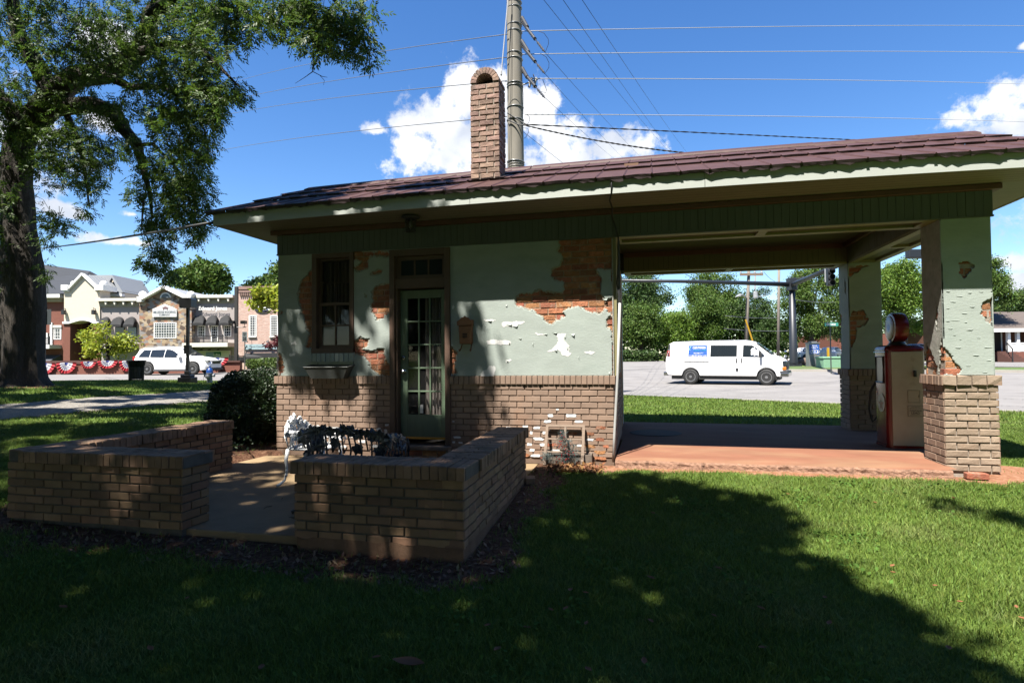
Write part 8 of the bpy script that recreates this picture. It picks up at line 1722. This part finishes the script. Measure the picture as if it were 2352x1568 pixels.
# weedy sprigs near the shrub
rg=np.random.default_rng(41); mbp=[(-6.3+rg.uniform(-.6,.7),.6+rg.uniform(-1.2,.8),-.04+rg.uniform(0,.25)) for _ in range(500)]; tag(addleaves('ground_ivy',leafquads(np.array(mbp),.05,.03,rg),M['leafx'],None),'small dark weeds under the boxwood shrub','weeds',kind='stuff')

# ---- shade trees standing behind the viewer; their crowns throw the shade on lawn, patio, wall and roof
rgs_=np.random.default_rng(5)
LIT=[ # outlines of sunlit ground / wall in the picture
 ([(1240,1068),(1500,1066),(2600,1075),(2600,1200),(2352,1198),(2250,1172),(2130,1148),(2200,1170),(2352,1215),(2600,1260),(2600,1700),(2352,1570),(2180,1478),(2060,1400),(1940,1322),(1880,1285),(1740,1262),(1830,1246),(1822,1200),(1780,1160),(1650,1130),(1560,1112),(1500,1092),(1300,1088)],1.),
 ([(1105,560),(2400,430),(2400,1075),(1085,1075),(1115,1000),(1128,880),(1122,800),(1108,700)],1.),
 ([(1040,300),(2600,250),(2600,600),(1040,600)],1.),
 ([(815,690),(905,690),(905,870),(830,868),(815,800),(815,760)],.96),([(640,700),(712,690),(712,865),(640,870)],.66),
 ([(637,870),(915,870),(915,1040),(637,1040)],.86),([(915,770),(1035,750),(1035,1010),(915,1010)],.92),([(1030,800),(1060,690),(1060,880),(1030,880)],.85),([(1040,870),(1150,850),(1150,1000),(1040,980)],.6),
 ([(490,480),(1060,400),(1060,520),(490,560)],.7),([(640,980),(925,985),(925,1045),(760,1060),(640,1040)],.97),([(640,1050),(870,1050),(860,1112),(640,1120)],.985),
 ([(225,1040),(355,1050),(360,1090),(330,1195),(250,1200),(245,1100)],.95),([(745,1100),(790,1090),(800,1240),(755,1250)],.3),
 ([(415,1050),(505,1050),(505,1125),(425,1125)],.75),
 ([(500,1030),(660,1040),(660,1130),(500,1120)],.7),([(520,1190),(660,1200),(660,1230),(520,1220)],.4),
 ([(0,880),(640,880),(640,1000),(0,1010)],.5),([(0,1000),(60,1000),(60,1160),(0,1160)],.6),([(50,1030),(500,1040),(545,960),(480,955)],.65),([(880,1045),(1060,1062),(1225,990),(1140,978)],.55),([(660,1035),(1060,1080),(1060,1055),(760,1030)],.4),
 ([(700,1060),(1060,1060),(1220,985),(1150,985),(900,1020)],.12),
 ([(1240,1190),(1360,1195),(1340,1260),(1240,1260)],.22),([(1060,1290),(1240,1200),(1250,1240),(1120,1320)],.10),([(1050,1050),(1210,1000),(1210,1100),(1080,1200)],.16),
 
 ([(1250,1380),(1400,1380),(1400,1420),(1250,1420)],.05)]
def recv(P_):
    """where the shadow of point P_ lands: roof, wall or ground"""
    P_=np.asarray(P_,float); k=SUN
    # ground
    g=P_.copy(); t_=(P_[:,2]+.1)/k[2]; G=P_-k*t_[:,None]
    h=hgt(G[:,0],G[:,1]); t_=(P_[:,2]-h)/k[2]; G=P_-k*t_[:,None]; best=t_.copy(); out=G.copy()
    # wall plane y=0
    t2=(P_[:,1]-0)/k[1]; t2=np.where(P_[:,1]<0,t2,1e9); Wl=P_-k*t2[:,None]; ok=(t2>0)&(t2<best)&(Wl[:,0]>XL)&(Wl[:,0]<XR)&(Wl[:,2]<3.2)&(Wl[:,2]>0); out[ok]=Wl[ok]; best[ok]=t2[ok]
    # roof plane z=3.33+.39*(y+.65)
    sl_=.394; t3=(P_[:,2]-3.33-sl_*(P_[:,1]+.65))/(k[2]-sl_*k[1]); Rf=P_-k*t3[:,None]; ok=(t3>0)&(t3<best+1)&(Rf[:,0]>-6)&(Rf[:,0]<4.4)&(Rf[:,1]>-.65)&(Rf[:,1]<4.4); out[ok]=Rf[ok]
    # patio wall fronts y=-3.5
    t4=(P_[:,1]+3.5)/k[1]; t4=np.where(P_[:,1]<-3.5,t4,1e9); Pw=P_-k*t4[:,None]; ok=(t4>0)&(t4<best)&(Pw[:,0]>-5.6)&(Pw[:,0]<-1.34)&(Pw[:,2]<.5)&(Pw[:,2]>-.15)&~((Pw[:,0]>-3.76)&(Pw[:,0]<-2.72)); out[ok]=Pw[ok]
    return out
def litprob(px,py,d,G):
    L_=np.zeros(len(px)); jx=(fbm(G[:,0],G[:,1],81,1.3)-.5)*60; jy=(fbm(G[:,0],G[:,1],83,1.3)-.5)*30
    vis=d>.3
    for poly,pr in LIT:
        jj=1. if pr<1 else .18
        L_=np.maximum(L_,np.where(vis&inpoly(px+jx*jj,py+jy*jj,poly),pr,0))
    return L_
N=200000; hh=rgs_.uniform(9.,14.5,N); gx_=rgs_.uniform(-24,9,N); gy_=rgs_.uniform(-9.5,13,N)
Pc=np.stack([gx_,gy_,np.zeros(N)],1)+SUN*(hh/SUN[2])[:,None]
rc=recv(Pc); px_,py_,dd=proj(rc); lp_=litprob(px_,py_,dd,rc)
# dapple: correlated random openings so that partly lit zones get soft spots
# openings are cut along the sun line: noise evaluated on coordinates transverse to the sun
e1=unit(np.cross(SUN,[0,0,1.])); e2=np.cross(SUN,e1); a_=Pc@e1;b_=Pc@e2
nz_=fbm(a_,b_,91,1.15,3)*.75+fbm(a_,b_,95,3.2,2)*.25
rank=np.argsort(np.argsort(nz_))/len(nz_)
keep=(lp_<.99)&(rank>lp_)
lp_=np.where((rc[:,1]<-3.7)&(lp_<.14),0,lp_); keep=(lp_<.99)&(rank>lp_)
inview=(dd>.3)&(px_>-30)&(px_<2380)&(py_>0)&(py_<1600)
offr=(~inview)&(rc[:,0]>2.0)&(rc[:,1]>-8.5); keep&=~offr
offl=(~inview)&(rank<.25); keep&=~offl
# keep clear of the picture itself
qx,qy,qd=proj(Pc); keep&=~((qd>0)&(qx>-150)&(qx<2500)&(qy>-90)&(qy<1700))
# deeper in behind everything: leave sky side open at far left
Pk=Pc[keep]; 
print('shade clumps',len(Pk))
g1=Pk[:,0]<-6.5
for sel,lb,base in((~g1,'tall shade tree behind the viewer whose crown shades the lawn and patio',(-4.5,-15.5)),(g1,'tall shade tree outside the picture left of the viewer, shading the drive and side lawn',(-16.,-8.))):
    Pq=Pk[sel]; gz=H(*base); t_=thing('shade_tree',lb,'tree',(base[0],base[1],gz),group='shade trees outside the picture')
    C=np.repeat(Pq,2,0)+rgs_.normal(0,.10,(len(Pq)*2,3)); addleaves('crown',leafquads(C,.23,.15,rgs_,up=.9),M['leafm'],t_)
    mb=MB(); mb.tube([(base[0],base[1],gz-.2),(base[0]+.1,base[1],gz+3),(base[0]+.3,base[1]+1,gz+7),(base[0]+.5,base[1]+2.5,12)],[.55,.42,.33,.2],12); mb.build('trunk',M['bark'],t_,smooth=True)
    for i in range(7):
        q=Pq[rgs_.integers(0,len(Pq))]
        if proj(q[None])[2][0]>0 and False: continue
        mb=MB(); s_=(base[0]+.3,base[1]+1,gz+7); pts=[s_,((s_[0]*2+q[0])/3,(s_[1]*2+q[1])/3,max(gz+8.5,(s_[2]*2+q[2])/3+1)),((s_[0]+q[0]*2)/3,(s_[1]+q[1]*2)/3,max(q[2]*.9,9)),tuple(q)]
        lnd=recv(np.array(pts)); a_,b_,c_=proj(lnd); 
        if litprob(a_,b_,c_,lnd).max()>.9: continue
        q3=proj(np.array(pts)); 
        if np.any((q3[2]>0)&(q3[0]>-100)&(q3[0]<2450)&(q3[1]>-60)): continue
        mb.tube(pts,[.17,.12,.07,.03],6); mb.build('limb',M['bark'],t_,smooth=True)

rgb2=np.random.default_rng(61)  # unseen tree row added behind the viewer to block sky light and deepen shade
for i,(x,y,h,w_) in enumerate([(-30,-19,22,9),(-20,-21,23,9),(-11,-20,22,8),(-2,-22,24,8),(8,-21,23,8),(17,-21,23,9),(27,-18,22,9),(38,-10,22,9),(-40,-8,20,9)]):
    gz=H(x,y); t_=thing('sky_block_tree','added unseen tree blocking sky light behind the viewer, %s of the row'%('first second third fourth fifth sixth seventh eighth ninth'.split()[i]),'tree',(x,y,gz),group='added sky-blocking trees behind the viewer')
    n=2400; d=unit(rgb2.normal(0,1,(n,3)))*(rgb2.uniform(.35,1,n)**.5)[:,None]; C=np.array([x,y,gz+h*.55])+d*np.array([w_*.75,w_*.55,h*.46]); addleaves('crown',leafquads(C,1.5,1.1,rgb2,up=.2),M['leafd'],t_)
    mb=MB(); mb.tube([(x,y,gz-.2),(x,y,gz+h*.5)],[.5,.3],8); mb.build('trunk',M['bark'],t_)
# ================================================================ GRASS, LITTER
rg=np.random.default_rng(99)
def scatter(n,Z0,Z1,pw,X=.95):
    u=rg.uniform(0,1,n); Z=(Z0**pw+(Z1**pw-Z0**pw)*u)**(1/pw); x=rg.uniform(-X,X,n)*Z; p=CAMC[:2]+r0[:2]*x[:,None]+f0[:2]*Z[:,None]; return p,Z
def okgrass(p):
    x,y=p[:,0],p[:,1]; k=~(inpoly(x,y,ROADP))&~inpoly(x,y,PATIO); k&=~((x>-5.4)&(x<3.75)&(y>-.30)&(y<3.9)); k&=~inpoly(x,y,GRAVP); d=dirtf(x,y);c=clayf(x,y); k&=(rg.uniform(0,1,len(x))>np.clip((d-.3)*2.2,0,.97))&(rg.uniform(0,1,len(x))>np.clip((c-.25)*2.5,0,.985)); return k
def blades(p,Z,h,wd,tilt=.5):
    n=len(p); z=hgt(p[:,0],p[:,1]); a=rg.uniform(0,2*math.pi,n); H_=h*rg.uniform(.5,1.3,n)*(0.45+1.1*fbm(p[:,0],p[:,1],7,1.6)); w_=wd*rg.uniform(.7,1.3,n); s=np.stack([np.cos(a),np.sin(a),np.zeros(n)],1)*w_[:,None]/2
    b=np.stack([p[:,0],p[:,1],z-.006],1); l_=rg.normal(0,tilt,(n,2))*H_[:,None]; m1=b+np.stack([l_[:,0]*.35,l_[:,1]*.35,H_*.6],1); tp=b+np.stack([l_[:,0],l_[:,1],H_],1)
    return np.stack([b-s,b+s,m1+s*.8,tp,m1-s*.8],1)
V=[];Fs=[]
p,Z=scatter(600000,2.3,11,1.25); k=okgrass(p); p,Z=p[k],Z[k]; B5=blades(p,Z,.043,.0034*(1+Z*.12)); 
n5=len(B5); vv=B5.reshape(-1,3); i5=np.arange(n5)*5; q1=np.stack([i5,i5+1,i5+2,i5+4],1); t1=np.stack([i5+4,i5+2,i5+3],1)
me=bpy.data.meshes.new('lawn_grass'); me.vertices.add(len(vv)); me.vertices.foreach_set('co',vv.astype(np.float32).ravel())
lo=np.concatenate([q1.ravel(),t1.ravel()]).astype(np.int32); me.loops.add(len(lo)); me.loops.foreach_set('vertex_index',lo); st_a=np.concatenate([np.arange(n5)*4,n5*4+np.arange(n5)*3]).astype(np.int32); me.polygons.add(2*n5); me.polygons.foreach_set('loop_start',st_a); me.polygons.foreach_set('loop_total',np.concatenate([np.full(n5,4),np.full(n5,3)]).astype(np.int32)); me.materials.append(M['grass']); me.update(calc_edges=True)
o=bpy.data.objects.new('lawn_grass',me); COL.objects.link(o); tag(o,'short mown lawn grass around the station','grass',kind='stuff')
def tri_grass(p,Z,h,wd,name,lb):
    n=len(p); z=hgt(p[:,0],p[:,1]); a=rg.uniform(0,2*math.pi,n); H_=h*rg.uniform(.5,1.3,n); s=np.stack([np.cos(a),np.sin(a),np.zeros(n)],1)*(wd*rg.uniform(.7,1.3,n))[:,None]/2; b=np.stack([p[:,0],p[:,1],z-.004],1); tp=b+np.stack([rg.normal(0,.4,n)*H_,rg.normal(0,.4,n)*H_,H_],1)
    tag(fastmesh(name,np.stack([b-s,b+s,tp],1).reshape(-1,3),np.arange(n*3).reshape(-1,3),M['grass'],None,nside=3),lb,'grass',kind='stuff')
p,Z=scatter(230000,10.5,27,1.3); k=okgrass(p); tri_grass(p[k],Z[k],.055,.011+Z[k]*.0012,'far_lawn_grass','mown grass farther off, behind the canopy and by the drive')
# clover patches
C=[]
for _ in range(55):
    p,Z=scatter(1,2.6,7,1.5); m_=rg.integers(15,60); q=p+rg.normal(0,.10,(m_,2)); C.append(q)
C=np.concatenate(C); C=C[okgrass(C)]; z=hgt(C[:,0],C[:,1])+rg.uniform(.025,.05,len(C)); LV=leafquads(np.column_stack([C,z]),.028,.026,rg,up=2.5); tag(addleaves('clover',LV,mat('clover leaves',(.13,.25,.05),.95,spec=.05,isl=.3,transl=.2),None),'clover patches in the shaded lawn','clover',kind='stuff')
# leaf litter along the patio foot
p=np.stack([rg.uniform(-6.4,-.8,9000),rg.uniform(-4.6,-.2,9000)],1); d=dirtf(p[:,0],p[:,1]); k=(d>.35)&~inpoly(p[:,0],p[:,1],PATIO); p=p[k]; kk=(p[:,1]<-3.2)|(rg.uniform(0,1,len(p))<.35); p=p[kk]; z=hgt(p[:,0],p[:,1])+.012; LV=leafquads(np.column_stack([p,z]),.048,.026,rg,up=3.5); tag(addleaves('leaf_litter',LV,M['straw'],None),'dead leaf litter strewn on the dirt around the patio walls','leaf litter',kind='stuff')
p=np.stack([rg.uniform(-1.25,-.6,260),rg.uniform(-.75,-.3,260)],1); z=hgt(p[:,0],p[:,1])+.02; tag(addleaves('dry_leaf_pile',leafquads(np.column_stack([p,z+rg.uniform(0,.04,260)]),.07,.04,rg,up=1.),M['drya'],None),'reddish dry leaves piled below the leaning window frame','leaf litter',kind='stuff')
# scattered fallen leaves
def fallen(px,py,L_,m_,name='fallen_leaf'):
    g=gp(px,py); mb=MB(); a=rg.uniform(0,6.28); ux_=np.array([math.cos(a),math.sin(a),.1]); vx_=np.array([-math.sin(a),math.cos(a),.0]); n=7; rows=[]
    for i in range(n):
        t_=i/(n-1); w_=L_*.24*math.sin(math.pi*min(t_*1.02+.02,1))**.8; c=g+np.array([0,0,.045+.25*L_*(t_-.5)**2*2])+ux_*L_*(t_-.5); rows.append([c-vx_*w_+np.array([0,0,w_*.6]),c,c+vx_*w_+np.array([0,0,w_*.6])])
    mb.grid(rows); return mb.build(name,m_,fix=False,smooth=True)
o=fallen(937,1548,.16,M['drya'],'curled_dry_leaf'); tag(o,'large curled brown leaf on the grass at the bottom edge','leaf')
mbs=[]
FL=[(145,1412),(1352,1560),(1495,1445),(1347,1450),(1300,1415),(1210,1460),(1265,1418),(1752,1508),(1650,1320),(1310,1372),(1345,1378),(2050,1315),(2052,1330),(2148,1362),(2205,1400),(2335,1412),(2180,1510),(1142,1512),(600,1555),(1495,1343),(1748,1415),(1640,1432),(1895,1390),(2350,1440),(2010,1165),(2190,1155),(2310,1128),(430,1390),(865,1530),(1480,1540),(1905,1450),(345,1510),(1120,1455),(1500,1190),(1810,1145)]
for i,(x,y) in enumerate(FL): o=fallen(x,y,.048*rg.uniform(.7,1.3),M['drya']); mbs.append(o)
for o in mbs: tag(o,'small dry fallen leaf lying on the lawn','leaf','fallen leaves on the lawn')
# twigs on patio
mb=MB()
for _ in range(14):
    x,y=rg.uniform(-3.6,-2.8),rg.uniform(-3.3,-1.2); a=rg.uniform(0,6.28); l_=rg.uniform(.04,.16); mb.tube([(x,y,-.092),(x+l_*.5*math.cos(a),y+l_*.5*math.sin(a),-.088),(x+l_*math.cos(a+.4),y+l_*math.sin(a+.4),-.092)],.003,4)
tag(mb.build('twig_litter',M['bark']),'fallen twigs scattered on the patio floor','twigs',kind='stuff')
print('objects',len(bpy.data.objects))
